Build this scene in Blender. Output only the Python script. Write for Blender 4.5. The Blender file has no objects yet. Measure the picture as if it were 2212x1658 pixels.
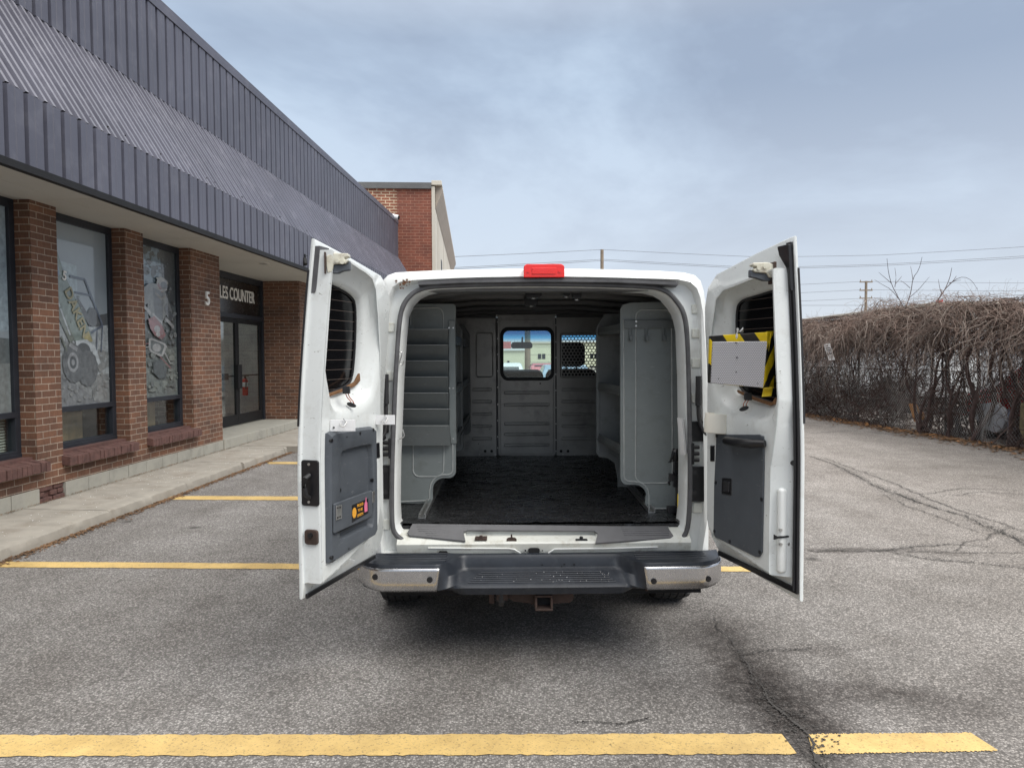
import bpy, bmesh, math, random
import numpy as np
from mathutils import Vector, Matrix, Euler
R = math.radians
scn = bpy.context.scene
C = scn.collection
# ------------------------------------------------------------------ camera
F = 1530.0                      # focal length in units of a 2212 px wide frame
HC = 1.65                       # eye height
PITCH = math.atan((829 - 768) / F)
cam = bpy.data.cameras.new('camera')
cam.sensor_fit = 'HORIZONTAL'; cam.sensor_width = 36.0; cam.lens = F / 2212 * 36
cam.clip_start = 0.05; cam.clip_end = 1500
co = bpy.data.objects.new('camera', cam); C.objects.link(co)
CR = Matrix.Rotation(math.pi / 2 - PITCH, 3, 'X') @ Matrix.Rotation(R(-0.3), 3, 'Z')
co.matrix_world = Matrix.Translation((0, 0, HC)) @ CR.to_4x4()
scn.camera = co
# ------------------------------------------------------------------ colour management
scn.view_settings.view_transform = 'Standard'; scn.view_settings.look = 'None'
scn.view_settings.exposure = 0.68; scn.view_settings.gamma = 1.0
scn.cycles.max_bounces = 8; scn.cycles.diffuse_bounces = 5; scn.cycles.transparent_max_bounces = 12
# ------------------------------------------------------------------ light: overcast sky and a veiled sun
SUN_EL, SUN_AZ = R(48), R(128)       # azimuth measured from +Y towards +X
w = bpy.data.worlds.new('World'); scn.world = w; w.use_nodes = True
nt = w.node_tree; nt.nodes.clear()
def N(t, **k):
    n = nt.nodes.new(t)
    for a, v in k.items(): setattr(n, a, v)
    return n
def LK(a, b): nt.links.new(a, b)
out = N('ShaderNodeOutputWorld'); bg = N('ShaderNodeBackground'); bg.inputs['Strength'].default_value = 0.1
sky = N('ShaderNodeTexSky', sky_type='NISHITA', sun_disc=False, sun_elevation=SUN_EL, sun_rotation=SUN_AZ)
tc = N('ShaderNodeTexCoord'); sep = N('ShaderNodeSeparateXYZ'); LK(tc.outputs['Generated'], sep.inputs[0])
zz = N('ShaderNodeMath', operation='MAXIMUM'); LK(sep.outputs['Z'], zz.inputs[0]); zz.inputs[1].default_value = 0.0
za = N('ShaderNodeMath', operation='ADD'); LK(zz.outputs[0], za.inputs[0]); za.inputs[1].default_value = 0.16
dx = N('ShaderNodeMath', operation='DIVIDE'); LK(sep.outputs['X'], dx.inputs[0]); LK(za.outputs[0], dx.inputs[1])
dy = N('ShaderNodeMath', operation='DIVIDE'); LK(sep.outputs['Y'], dy.inputs[0]); LK(za.outputs[0], dy.inputs[1])
cb = N('ShaderNodeCombineXYZ'); LK(dx.outputs[0], cb.inputs[0]); LK(dy.outputs[0], cb.inputs[1])
n1 = N('ShaderNodeTexNoise'); n1.inputs['Scale'].default_value = 0.8; n1.inputs['Detail'].default_value = 6; n1.inputs['Roughness'].default_value = 0.6
n1.inputs['Distortion'].default_value = 0.35
mp = N('ShaderNodeMapping'); mp.inputs['Location'].default_value = (3.1, 1.7, 0.4); mp.inputs['Rotation'].default_value = (0, 0, R(25)); mp.inputs['Scale'].default_value = (1, 0.8, 1)
LK(cb.outputs[0], mp.inputs[0]); LK(mp.outputs[0], n1.inputs['Vector'])
gx = N('ShaderNodeMath', operation='MULTIPLY_ADD'); LK(sep.outputs['X'], gx.inputs[0]); gx.inputs[1].default_value = -0.13; LK(n1.outputs['Fac'], gx.inputs[2])   # heavier cloud to the right
ramp = N('ShaderNodeValToRGB'); LK(gx.outputs[0], ramp.inputs[0])
r = ramp.color_ramp; r.elements[0].position = 0.37; r.elements[0].color = (2.35, 2.85, 3.7, 1); r.elements[1].position = 0.62; r.elements[1].color = (3.8, 4.6, 5.6, 1)
e = r.elements.new(0.5); e.color = (2.95, 3.6, 4.55, 1)
# height gradient: pale at the horizon, brighter again towards the zenith
gr = N('ShaderNodeValToRGB'); LK(sep.outputs['Z'], gr.inputs[0])
g = gr.color_ramp; g.elements[0].position = 0.0; g.elements[0].color = (1, 1, 1, 1); g.elements[1].position = 0.34; g.elements[1].color = (0, 0, 0, 1)
hz = N('ShaderNodeMixRGB'); hz.inputs[2].default_value = (4.7, 5.05, 5.6, 1); LK(ramp.outputs[0], hz.inputs[1]); LK(gr.outputs[0], hz.inputs[0])
zr = N('ShaderNodeMapRange'); LK(sep.outputs['Z'], zr.inputs[0]); zr.inputs[1].default_value = 0.42; zr.inputs[2].default_value = 0.85; zr.inputs[3].default_value = 1.0; zr.inputs[4].default_value = 2.7
zw = N('ShaderNodeMapRange'); LK(sep.outputs['Z'], zw.inputs[0]); zw.inputs[1].default_value = 0.4; zw.inputs[2].default_value = 0.7
zc_ = N('ShaderNodeMixRGB'); LK(zw.outputs[0], zc_.inputs[0]); LK(hz.outputs[0], zc_.inputs[1]); zc_.inputs[2].default_value = (6.0, 5.9, 5.8, 1)      # thicker, whiter cloud overhead
zm = N('ShaderNodeVectorMath', operation='SCALE'); LK(zc_.outputs[0], zm.inputs[0]); LK(zr.outputs[0], zm.inputs['Scale'])
mx = N('ShaderNodeMixRGB'); mx.inputs[0].default_value = 0.9; LK(sky.outputs[0], mx.inputs[1]); LK(zm.outputs[0], mx.inputs[2])
LK(mx.outputs[0], bg.inputs[0]); LK(bg.outputs[0], out.inputs[0])
sl = bpy.data.lights.new('sun', 'SUN'); sl.energy = 1.5; sl.angle = R(38); sl.color = (1.0, 0.96, 0.9)
so = bpy.data.objects.new('sun', sl); C.objects.link(so)
sd = Vector((math.sin(SUN_AZ) * math.cos(SUN_EL), math.cos(SUN_AZ) * math.cos(SUN_EL), math.sin(SUN_EL)))
so.rotation_euler = sd.to_track_quat('Z', 'Y').to_euler()

# ------------------------------------------------------------------ helpers
CAM = Vector((0, 0, HC))
def ray(px, py): return (CR @ Vector(((px - 1106) / F, (829 - py) / F, -1.0))).normalized()
def atY(px, py, Y):
    d = ray(px, py); return CAM + d * (Y / d.y)
def ground(px, py, z=0.0):
    d = ray(px, py); return CAM + d * ((z - HC) / d.z)
VYAW = R(0.67)
VO = Vector((0.17, 3.83, 0))
VM = Matrix.Translation(VO) @ Matrix.Rotation(VYAW, 4, 'Z')
VI = VM.inverted()
def toVan(px, py):
    d = ray(px, py); return VI @ CAM, (VI.to_3x3() @ d)
def V(px, py, d):                      # van-local point on the plane y=d
    o, r_ = toVan(px, py); return o + r_ * ((d - o.y) / r_.y)
def Vxz(px, py, d):
    p = V(px, py, d); return (p.x, p.z)
def Vz(px, py, z):
    o, r_ = toVan(px, py); return o + r_ * ((z - o.z) / r_.z)
BYAW = -math.atan((1178 - 1106) / F)
BM = Matrix.Rotation(BYAW, 4, 'Z'); BI = BM.inverted()
def Bd(px, py, L):                     # building-local point on the plane x=-L
    o = BI @ CAM; d = BI.to_3x3() @ ray(px, py); return o + d * ((-L - o.x) / d.x)

def tag(o, label=None, cat=None, group=None, kind=None):
    if label: o['label'] = label
    if cat: o['category'] = cat
    if group: o['group'] = group
    if kind: o['kind'] = kind
    return o
def empty(name, M=None, **k):
    o = bpy.data.objects.new(name, None); C.objects.link(o); o.empty_display_size = .2
    if M is not None: o.matrix_world = M
    return tag(o, **k)

class MB:
    def __init__(s): s.v = []; s.f = []; s.m = []; s.mi = 0
    def add(s, vs, fs):
        b = len(s.v); s.v += [tuple(p) for p in vs]; s.f += [tuple(b + i for i in f) for f in fs]; s.m += [s.mi] * len(fs); return s
    def box(s, x0, x1, y0, y1, z0, z1, M=None):
        vs = [Vector((x, y, z)) for z in (z0, z1) for y in (y0, y1) for x in (x0, x1)]
        if M is not None: vs = [M @ p for p in vs]
        return s.add(vs, [(0, 2, 3, 1), (4, 5, 7, 6), (0, 1, 5, 4), (2, 6, 7, 3), (0, 4, 6, 2), (1, 3, 7, 5)])
    def prism(s, pts, f0, f1):          # pts 2d, f0/f1 map (a,b)->3d for both ends
        n = len(pts); vs = [f0(*p) for p in pts] + [f1(*p) for p in pts]
        fs = [tuple(range(n))[::-1], tuple(range(n, 2 * n))] + [(i, (i + 1) % n, n + (i + 1) % n, n + i) for i in range(n)]
        return s.add(vs, fs)
    def loops(s, L, closed=True, cap0=False, cap1=False):
        n = len(L[0]); b = len(s.v); fs = []
        for k in range(len(L) - 1):
            for i in range(n if closed else n - 1):
                j = (i + 1) % n; fs.append((k * n + i, k * n + j, (k + 1) * n + j, (k + 1) * n + i))
        if cap0: fs.append(tuple(range(n))[::-1])
        if cap1: fs.append(tuple((len(L) - 1) * n + i for i in range(n)))
        return s.add([p for l in L for p in l], fs)
    def tube(s, path, r, n=8, cap=True):
        path = [Vector(p) for p in path]; L = []
        up = Vector((0.13, 0.21, 1)).normalized()
        for i, p in enumerate(path):
            t = (path[min(i + 1, len(path) - 1)] - path[max(i - 1, 0)]).normalized()
            a = t.cross(up)
            if a.length < .05: a = t.cross(Vector((1, 0.3, 0)))
            a.normalize(); b_ = t.cross(a).normalized()
            rr = r[i] if isinstance(r, (list, tuple)) else r
            L.append([p + a * (rr * math.cos(2 * math.pi * k / n)) + b_ * (rr * math.sin(2 * math.pi * k / n)) for k in range(n)])
        return s.loops(L, True, cap, cap)
    def cyl(s, p0, p1, r, n=20, r1=None):
        return s.tube([p0, p1], [r, r if r1 is None else r1], n)
    def build(s, name, mats, parent=None, bevel=0, smooth=False, seg=2, **k):
        me = bpy.data.meshes.new(name); me.from_pydata([tuple(p) for p in s.v], [], s.f); me.validate()
        for m_ in (mats if isinstance(mats, (list, tuple)) else [mats]): me.materials.append(m_)
        if len(set(s.m)) > 1 and len(s.m) == len(me.polygons): me.polygons.foreach_set('material_index', s.m)
        bm = bmesh.new(); bm.from_mesh(me); bmesh.ops.recalc_face_normals(bm, faces=bm.faces); bm.to_mesh(me); bm.free()
        o = bpy.data.objects.new(name, me); C.objects.link(o)
        if parent is not None: o.parent = parent
        if smooth: me.shade_smooth() if hasattr(me, 'shade_smooth') else [setattr(p, 'use_smooth', True) for p in me.polygons]
        if bevel:
            b = o.modifiers.new('bevel', 'BEVEL'); b.width = bevel; b.segments = seg; b.limit_method = 'ANGLE'; b.angle_limit = R(38)
            me.shade_smooth(); wn = o.modifiers.new('wn', 'WEIGHTED_NORMAL'); wn.keep_sharp = False; wn.weight = 60
        elif smooth:
            me.set_sharp_from_angle(angle=R(40))
        return tag(o, **k)
def split(b, name, m_, parent, **k):
    # one object per connected piece of the builder
    par = list(range(len(b.v)))
    def fd_(i):
        while par[i] != i: par[i] = par[par[i]]; i = par[i]
        return i
    for f in b.f:
        for j in f[1:]: par[fd_(j)] = fd_(f[0])
    g_ = {}
    for f in b.f: g_.setdefault(fd_(f[0]), []).append(f)
    out_ = []
    for fs in g_.values():
        ids = sorted({i for f in fs for i in f}); mp = {i: n for n, i in enumerate(ids)}
        q = MB(); q.add([b.v[i] for i in ids], [tuple(mp[i] for i in f) for f in fs]); out_.append(q.build(name, m_, parent, **k))
    return out_
def text_mesh(txt, size, M, name, m_, parent, ext=.004, align='CENTER', bold=0.0, sx=1.0, **k):
    cu = bpy.data.curves.new(name, 'FONT'); cu.body = txt; cu.size = size; cu.extrude = ext; cu.align_x = align; cu.align_y = 'CENTER'; cu.offset = bold
    t = bpy.data.objects.new('tmp', cu); C.objects.link(t); dg = bpy.context.evaluated_depsgraph_get(); dg.update()
    me = bpy.data.meshes.new_from_object(t.evaluated_get(dg)); bpy.data.objects.remove(t)
    me.transform(Matrix.Diagonal((sx, 1, 1, 1))); me.transform(M); me.materials.clear(); me.materials.append(m_); me.name = name
    o = bpy.data.objects.new(name, me); C.objects.link(o); o.parent = parent; return tag(o, **k)
def rrect(x0, x1, z0, z1, r, n=6):
    rs = r if isinstance(r, (list, tuple)) else [r] * 4          # bl, br, tr, tl
    o = []
    for (cx, cz, a0, q) in ((x0, z0, 180, 0), (x1, z0, 270, 1), (x1, z1, 0, 2), (x0, z1, 90, 3)):
        rr = rs[q]; sx = 1 if cx == x0 else -1; sz = 1 if cz == z0 else -1
        for k in range(n + 1):
            a = R(a0 + 90 * k / n); o.append((cx + sx * rr + rr * math.cos(a), cz + sz * rr + rr * math.sin(a)))
    return o
def polyray(c, a, poly):
    d = (math.cos(a), math.sin(a)); best = 0
    for i in range(len(poly)):
        p, q = poly[i], poly[(i + 1) % len(poly)]
        ex, ey = q[0] - p[0], q[1] - p[1]; den = d[0] * ey - d[1] * ex
        if abs(den) < 1e-12: continue
        wx, wy = p[0] - c[0], p[1] - c[1]
        t = (wx * ey - wy * ex) / den; u = (wx * d[1] - wy * d[0]) / den
        if t > 0 and -1e-7 <= u <= 1 + 1e-7: best = max(best, t)
    return best
def radial(c, polys, n=96):            # sample several star-shaped outlines with common angles
    A = [2 * math.pi * i / n for i in range(n)]
    for P in polys: A += [math.atan2(p[1] - c[1], p[0] - c[0]) % (2 * math.pi) for p in P]
    A = sorted(A); B = [A[0]]
    for a in A[1:]:
        if a - B[-1] > 2e-3: B.append(a)
    return [[(c[0] + polyray(c, a, P) * math.cos(a), c[1] + polyray(c, a, P) * math.sin(a)) for a in B] for P in polys]
def smooth_poly(P, it=2, closed=True):
    for _ in range(it):
        Q = []
        n = len(P)
        for i in range(n if closed else n - 1):
            a, b = P[i], P[(i + 1) % n]
            Q += [tuple(a[k] * .75 + b[k] * .25 for k in range(len(a))), tuple(a[k] * .25 + b[k] * .75 for k in range(len(a)))]
        if not closed: Q = [P[0]] + Q + [P[-1]]
        P = Q
    return P

# ------------------------------------------------------------------ materials
def newmat(name):
    m = bpy.data.materials.new(name); m.use_nodes = True; t = m.node_tree
    return m, t, t.nodes['Principled BSDF']
def nd(t, ty, **k):
    n = t.nodes.new(ty)
    for a, v in k.items():
        if a.startswith('i_'): n.inputs[a[2:].replace('_', ' ')].default_value = v
        else: setattr(n, a, v)
    return n
def noise(t, scale, detail=4, rough=.55, vec=None, obj=True, stretch=None, dist=0):
    c = nd(t, 'ShaderNodeTexCoord'); n = nd(t, 'ShaderNodeTexNoise'); n.inputs['Scale'].default_value = scale; n.inputs['Detail'].default_value = detail; n.inputs['Roughness'].default_value = rough; n.inputs['Distortion'].default_value = dist
    src = c.outputs['Object']
    if vec is not None: src = vec
    if stretch:
        mpp = nd(t, 'ShaderNodeMapping'); mpp.inputs['Scale'].default_value = stretch; t.links.new(src, mpp.inputs[0]); src = mpp.outputs[0]
    t.links.new(src, n.inputs['Vector']); return n
def ramp_(t, src, stops):
    r_ = nd(t, 'ShaderNodeValToRGB'); t.links.new(src, r_.inputs[0]); e = r_.color_ramp.elements
    while len(e) < len(stops): e.new(.5)
    for q, (p, c) in zip(e, stops): q.position = p; q.color = (c if len(c) == 4 else (*c, 1)) if not isinstance(c, (int, float)) else (c, c, c, 1)
    return r_
def mix(t, f, a, b, mode='MIX'):
    m_ = nd(t, 'ShaderNodeMixRGB', blend_type=mode)
    for s_, v in ((0, f), (1, a), (2, b)):
        if hasattr(v, 'links') or hasattr(v, 'is_linked'): t.links.new(v, m_.inputs[s_])
        else: m_.inputs[s_].default_value = v if isinstance(v, (int, float)) else ((*v, 1) if len(v) == 3 else v)
    return m_.outputs[0]
def mat(name, col, rough=.5, metal=0, var=.12, vs=3.0, bump=0, bs=60, coat=0, dirt=None, ds=6.0, damt=.5, stretch=None, scratch=None, spec=.5, bd=.002, specks=None):
    m, t, p = newmat(name)
    p.inputs['Roughness'].default_value = rough; p.inputs['Metallic'].default_value = metal; p.inputs['Coat Weight'].default_value = coat; p.inputs['Specular IOR Level'].default_value = spec
    n = noise(t, vs, 6, .6, stretch=stretch)
    c = mix(t, ramp_(t, n.outputs['Fac'], [(.3, 0.0), (.7, 1.0)]).outputs[0], tuple(x * (1 - var) for x in col), tuple(min(1, x * (1 + var)) for x in col))
    if dirt:
        n2 = noise(t, ds, 8, .68)
        c = mix(t, ramp_(t, n2.outputs['Fac'], [(.52, 0.0), (.52 + .25, damt)]).outputs[0], c, dirt)
    if scratch:
        n3 = noise(t, 22, 3, .6, stretch=(1, 1, 7), dist=1.2)
        c = mix(t, ramp_(t, n3.outputs['Fac'], [(.68, 0.0), (.71, .8)]).outputs[0], c, scratch)
    if specks:
        n4 = noise(t, 46, 3, .5, stretch=(1, 1, 1.8), dist=.8); c = mix(t, ramp_(t, n4.outputs['Fac'], [(.70, 0.0), (.73, .7)]).outputs[0], c, specks)
    t.links.new(c, p.inputs['Base Color'])
    nr = noise(t, vs * 4, 4, .6); mr = nd(t, 'ShaderNodeMapRange'); t.links.new(nr.outputs['Fac'], mr.inputs[0]); mr.inputs[3].default_value = max(.02, rough - .12); mr.inputs[4].default_value = min(1, rough + .12); t.links.new(mr.outputs[0], p.inputs['Roughness'])
    if bump:
        nb = noise(t, bs, 5, .6); b = nd(t, 'ShaderNodeBump'); b.inputs['Strength'].default_value = bump; b.inputs['Distance'].default_value = bd
        t.links.new(nb.outputs['Fac'], b.inputs['Height']); t.links.new(b.outputs[0], p.inputs['Normal'])
    return m

M = {}
M['white'] = mat('white_paint', (.74, .76, .745), .32, var=.03, vs=1.5, coat=.25, dirt=(.36, .33, .26), ds=7, damt=.35)
M['white_door'] = mat('scuffed_white_paint', (.72, .75, .74), .3, var=.04, vs=2, coat=.4, dirt=(.34, .32, .26), ds=9, damt=.38, specks=(.22, .2, .17))
M['shelf_edge'] = mat('shelf_edge_highlight', (.40, .42, .41), .35, var=.15, vs=20)  # lighter grey paints an edge highlight onto beads and bin lips
M['white_dirty'] = mat('worn_white_paint', (.68, .69, .64), .45, var=.06, vs=5, dirt=(.3, .25, .16), ds=16, damt=.65)
M['black_rubber'] = mat('black_rubber', (.018, .018, .02), .55, var=.3, vs=12)
M['grey_rubber'] = mat('grey_seal', (.09, .09, .095), .6, var=.3, vs=12)
M['grey_trim'] = mat('grey_trim_plastic', (.075, .085, .098), .55, var=.12, vs=9, bump=.25, bs=400, scratch=(.22, .22, .23))
M['shelf'] = mat('grey_shelf_paint', (.22, .245, .242), .42, var=.1, vs=2.2, dirt=(.12, .12, .11), ds=9, damt=.5, scratch=(.36, .37, .36))
M['shelf_dark'] = mat('dark_grey_shelf_paint', (.2, .212, .21), .42, var=.15, vs=2.5, dirt=(.05, .05, .045), ds=8, damt=.5)
M['shelf_plate'] = mat('grey_bin_paint', (.14, .155, .155), .4, var=.1, vs=3, dirt=(.08, .08, .08), ds=10, damt=.4, scratch=(.28, .29, .28))
M['bulk'] = mat('bulkhead_steel', (.38, .375, .355), .33, metal=.25, var=.18, vs=3.5, dirt=(.05, .05, .045), ds=6, damt=.6)
M['liner'] = mat('van_interior_paint', (.13, .13, .13), .55, var=.2, vs=2)
M['floor'] = mat('rubber_floor_mat', (.02, .02, .021), .27, var=.5, vs=6, bump=.9, bs=9, stretch=(1, 3, 1), bd=.03)
M['sill'] = mat('sill_plate_plastic', (.13, .13, .135), .6, var=.12, vs=10, bump=.2, bs=200)
M['bumper'] = mat('bumper_plastic', (.019, .023, .031), .42, var=.25, vs=8, bump=.15, bs=150, dirt=(.07, .078, .088), ds=14, damt=.45)
M['chrome'] = mat('dull_chrome', (.58, .58, .59), .25, metal=1, var=.08, vs=12, bump=.05, bs=8)
M['steel'] = mat('zinc_steel', (.55, .55, .54), .35, metal=.9, var=.1, vs=14)
M['black'] = mat('black_plastic', (.012, .012, .014), .35, var=.2, vs=10)
M['black_matt'] = mat('black_fabric', (.008, .008, .009), .9, var=.2, vs=10)
M['beige_metal'] = mat('cream_latch_paint', (.62, .6, .5), .4, var=.08, vs=14, dirt=(.2, .12, .05), ds=30, damt=.6)
M['rust'] = mat('rusty_steel', (.055, .034, .027), .85, var=.35, vs=18, bump=.5, bs=80, dirt=(.05, .035, .03), ds=20, damt=.8)
M['rust_trim'] = mat('rust_brown_adhesive', (.2, .1, .045), .8, var=.3, vs=22)
M['rust_stain'] = mat('rust_stain', (.11, .05, .022), .85, var=.4, vs=60)
M['pvc'] = mat('cream_plastic', (.76, .73, .64), .4, var=.03, vs=5)
M['white_plate'] = mat('white_plate', (.78, .78, .78), .4, var=.03, vs=8, dirt=(.4, .4, .38), ds=18, damt=.3)
M['tyre'] = mat('tyre_rubber', (.035, .034, .033), .8, var=.2, vs=14)
M['rim'] = mat('steel_rim', (.3, .3, .3), .4, metal=.8)
M['copper'] = mat('wire_copper', (.5, .12, .06), .5)
M['yellow'] = mat('yellow_tag', (.75, .55, .03), .5, var=.05)
M['orange_print'] = mat('orange_print', (.75, .36, .04), .5, var=.05)
M['pink_print'] = mat('pink_print', (.7, .18, .3), .5, var=.05)
M['seat'] = mat('seat_fabric', (.02, .02, .022), .9)

def glassmat(name, tint=(.9, .95, .95), rough=.0, alpha=None):
    m, t, p = newmat(name); o = t.nodes['Material Output']; t.nodes.remove(p)
    tr = nd(t, 'ShaderNodeBsdfTransparent'); tr.inputs[0].default_value = (*tint, 1)
    gl = nd(t, 'ShaderNodeBsdfGlossy'); gl.inputs['Roughness'].default_value = rough; gl.inputs[0].default_value = (1, 1, 1, 1)
    fr = nd(t, 'ShaderNodeFresnel'); ge = nd(t, 'ShaderNodeNewGeometry'); mr = nd(t, 'ShaderNodeMapRange'); t.links.new(ge.outputs['Backfacing'], mr.inputs[0]); mr.inputs[3].default_value = 1.5; mr.inputs[4].default_value = 1 / 1.5; t.links.new(mr.outputs[0], fr.inputs[0]); ms = nd(t, 'ShaderNodeMixShader')
    t.links.new(fr.outputs[0], ms.inputs[0]); t.links.new(tr.outputs[0], ms.inputs[1]); t.links.new(gl.outputs[0], ms.inputs[2]); t.links.new(ms.outputs[0], o.inputs[0]); return m
M['glass'] = glassmat('clear_glass')
# windscreen with a blue shade band along its upper edge
def screen_glass():
    m = glassmat('windscreen_glass', (.82, .95, .93)); t = m.node_tree
    tr = [n for n in t.nodes if n.type == 'BSDF_TRANSPARENT'][0]
    c = nd(t, 'ShaderNodeTexCoord'); s = nd(t, 'ShaderNodeSeparateXYZ'); t.links.new(c.outputs['Object'], s.inputs[0])
    mr = nd(t, 'ShaderNodeMapRange'); t.links.new(s.outputs['Z'], mr.inputs[0]); mr.inputs[1].default_value = 1.80; mr.inputs[2].default_value = 1.9
    t.links.new(ramp_(t, mr.outputs[0], [(0, (.82, .95, .93)), (.5, (.12, .45, .75)), (1, (.02, .14, .38))]).outputs[0], tr.inputs[0]); return m
M['screen'] = screen_glass()
# dark privacy glass with heater lines
def heater():
    m, t, p = newmat('tinted_heated_glass'); p.inputs['Roughness'].default_value = .12; p.inputs['Specular IOR Level'].default_value = .35
    c = nd(t, 'ShaderNodeTexCoord'); s = nd(t, 'ShaderNodeSeparateXYZ'); t.links.new(c.outputs['Object'], s.inputs[0])
    a = nd(t, 'ShaderNodeMath', operation='MULTIPLY'); t.links.new(s.outputs['Z'], a.inputs[0]); a.inputs[1].default_value = 22
    f = nd(t, 'ShaderNodeMath', operation='FRACT'); t.links.new(a.outputs[0], f.inputs[0])
    t.links.new(ramp_(t, f.outputs[0], [(.0, (.006, .006, .007)), (.93, (.006, .006, .007)), (.95, (.10, .08, .07)), (1, (.10, .08, .07))]).outputs[0], p.inputs['Base Color']); return m
M['tint'] = heater()
def redlens():
    m, t, p = newmat('red_lens'); p.inputs['Base Color'].default_value = (.82, .02, .015, 1); p.inputs['Roughness'].default_value = .12; p.inputs['Coat Weight'].default_value = .6
    c = nd(t, 'ShaderNodeTexCoord'); mp_ = nd(t, 'ShaderNodeMapping'); mp_.inputs['Scale'].default_value = (160, 160, 160); t.links.new(c.outputs['Object'], mp_.inputs[0])
    v = nd(t, 'ShaderNodeTexVoronoi'); t.links.new(mp_.outputs[0], v.inputs['Vector']); v.inputs['Scale'].default_value = 1
    b = nd(t, 'ShaderNodeBump'); b.inputs['Strength'].default_value = .4; b.inputs['Distance'].default_value = .002; t.links.new(v.outputs['Distance'], b.inputs['Height']); t.links.new(b.outputs[0], p.inputs['Normal']); return m
M['red_lens'] = redlens()
def sxz(t, name='Object'):
    c = nd(t, 'ShaderNodeTexCoord'); s = nd(t, 'ShaderNodeSeparateXYZ'); t.links.new(c.outputs[name], s.inputs[0]); return s
def math_(t, op, a, b=None):
    n = nd(t, 'ShaderNodeMath', operation=op)
    for i, v in enumerate((a, b)):
        if v is None: continue
        if isinstance(v, (int, float)): n.inputs[i].default_value = v
        else: t.links.new(v, n.inputs[i])
    return n.outputs[0]
# =================================================================== CARGO VAN (van-local metres: x right, y forward, z up)
van = empty('cargo_van', VM, label='white cargo van parked with both rear doors open, empty grey shelving inside', cat='van')
FZ = .72                                  # cargo floor height
cc = (0.0, 1.36)
seal_px = [(1415, 1178), (1468, 1166), (1483, 1146), (1488, 1100), (1489, 1000), (1486, 811), (1482, 707), (1474, 672), (1463, 655), (1447, 636), (1430, 626), (1405, 620), (1300, 616), (1174, 614), (1050, 615), (937, 619), (912, 624), (893, 633), (877, 650), (866, 675), (861, 727), (855, 821), (851, 928), (848, 1001), (847, 1100), (849, 1139), (857, 1155), (879, 1169), (923, 1176)]
seal = [Vxz(x, y, .03) for x, y in seal_px]
outer_px = [(1534, 1240), (1537, 1000), (1534, 800), (1529, 655), (1525, 625), (1518, 604), (1505, 592), (1481, 586), (1430, 582.5), (1300, 578.5), (1174, 577), (1050, 578.5), (973, 580), (905, 583), (852, 586), (835, 592), (824, 603), (817, 618), (813, 640), (806, 760), (801, 900), (803, 1240)]
outer = [Vxz(x, y, .0) for x, y in outer_px]
crease_px = [(1512, 1196), (1524, 1120), (1525, 900), (1520, 759), (1515, 681), (1509, 645), (1502, 625), (1488, 612), (1460, 606), (1300, 602), (1174, 600), (1030, 602), (905, 607), (868, 611), (851, 622), (841, 645), (834, 687), (829, 768), (822, 928), (820, 1120), (828, 1196)]
crease = [Vxz(x, y, .0) for x, y in crease_px]
S_, O_, K_ = radial(cc, [seal, outer, crease], 140)
def sc(P, k, dx=0): return [(cc[0] + (p[0] - cc[0]) * k, cc[1] + (p[1] - cc[1]) * k) for p in P]
def off(P, d):                            # move every point outward by d metres
    o = []
    for p in P:
        v = Vector((p[0] - cc[0], p[1] - cc[1])); v = v + v.normalized() * d; o.append((cc[0] + v.x, cc[1] + v.y))
    return o
def at(P, y): return [(p[0], y, p[1]) for p in P]
def widen(P, k, top=0): return [(p[0] * k, p[1] + top * max(0, p[1] - 1.9) / .22) for p in P]
b = MB()
b.loops([at(sc(S_, .965), .16), at(sc(S_, .972), .06), at(off(S_, -.012), .035), at(S_, .03), at(off(S_, .02), .045), at(off(K_, -.012), .045), at(off(K_, -.004), .03), at(off(K_, .0), .0), at(off(K_, .008), -.012),
         at(off(O_, -.045), -.006), at(off(O_, -.018), .006), at(off(O_, -.004), .028), at(O_, .07), at(widen(O_, 1.03), .4), at(widen(O_, 1.09, .02), 1.2), at(widen(O_, 1.1, .02), 2.9)], True)
shell = b.build('body', M['white'], van, smooth=True)
# cab exterior: lower sides, pillars, roof, bonnet
b = MB()
for s in (-1, 1):
    b.box(s * 1.0 - .012, s * 1.0 + .012, 2.9, 4.3, .45, 1.32)
    b.box(s * .97 - .02, s * .97 + .02, 2.88, 3.02, 1.32, 2.1)
    b.tube([(s * .95, 3.95, 2.0), (s * .99, 4.75, 1.36)], .035, 6)
    b.box(s * 1.0 - .02, s * 1.0 + .02, 4.3, 6.0, .5, 1.28)
b.prism([(-.95, 2.06), (-.7, 2.14), (.7, 2.14), (.95, 2.06), (.95, 2.02), (-.95, 2.02)], lambda x, z: (x, 2.9, z), lambda x, z: (x, 4.0, z - .03))
b.prism([(4.75, 1.34), (5.9, 1.14), (6.0, .95), (6.0, .5), (5.9, .5), (5.85, 1.05), (4.75, 1.28)], lambda y, z: (-1.0, y, z), lambda y, z: (1.0, y, z))
b.build('cab_shell', M['white'], van, bevel=.01)
b = MB(); b.add([(-.93, 3.97, 2.03), (.93, 3.97, 2.03), (.96, 4.72, 1.37), (-.96, 4.72, 1.37)], [(0, 1, 2, 3)])
b.build('windscreen', M['screen'], van)
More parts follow.
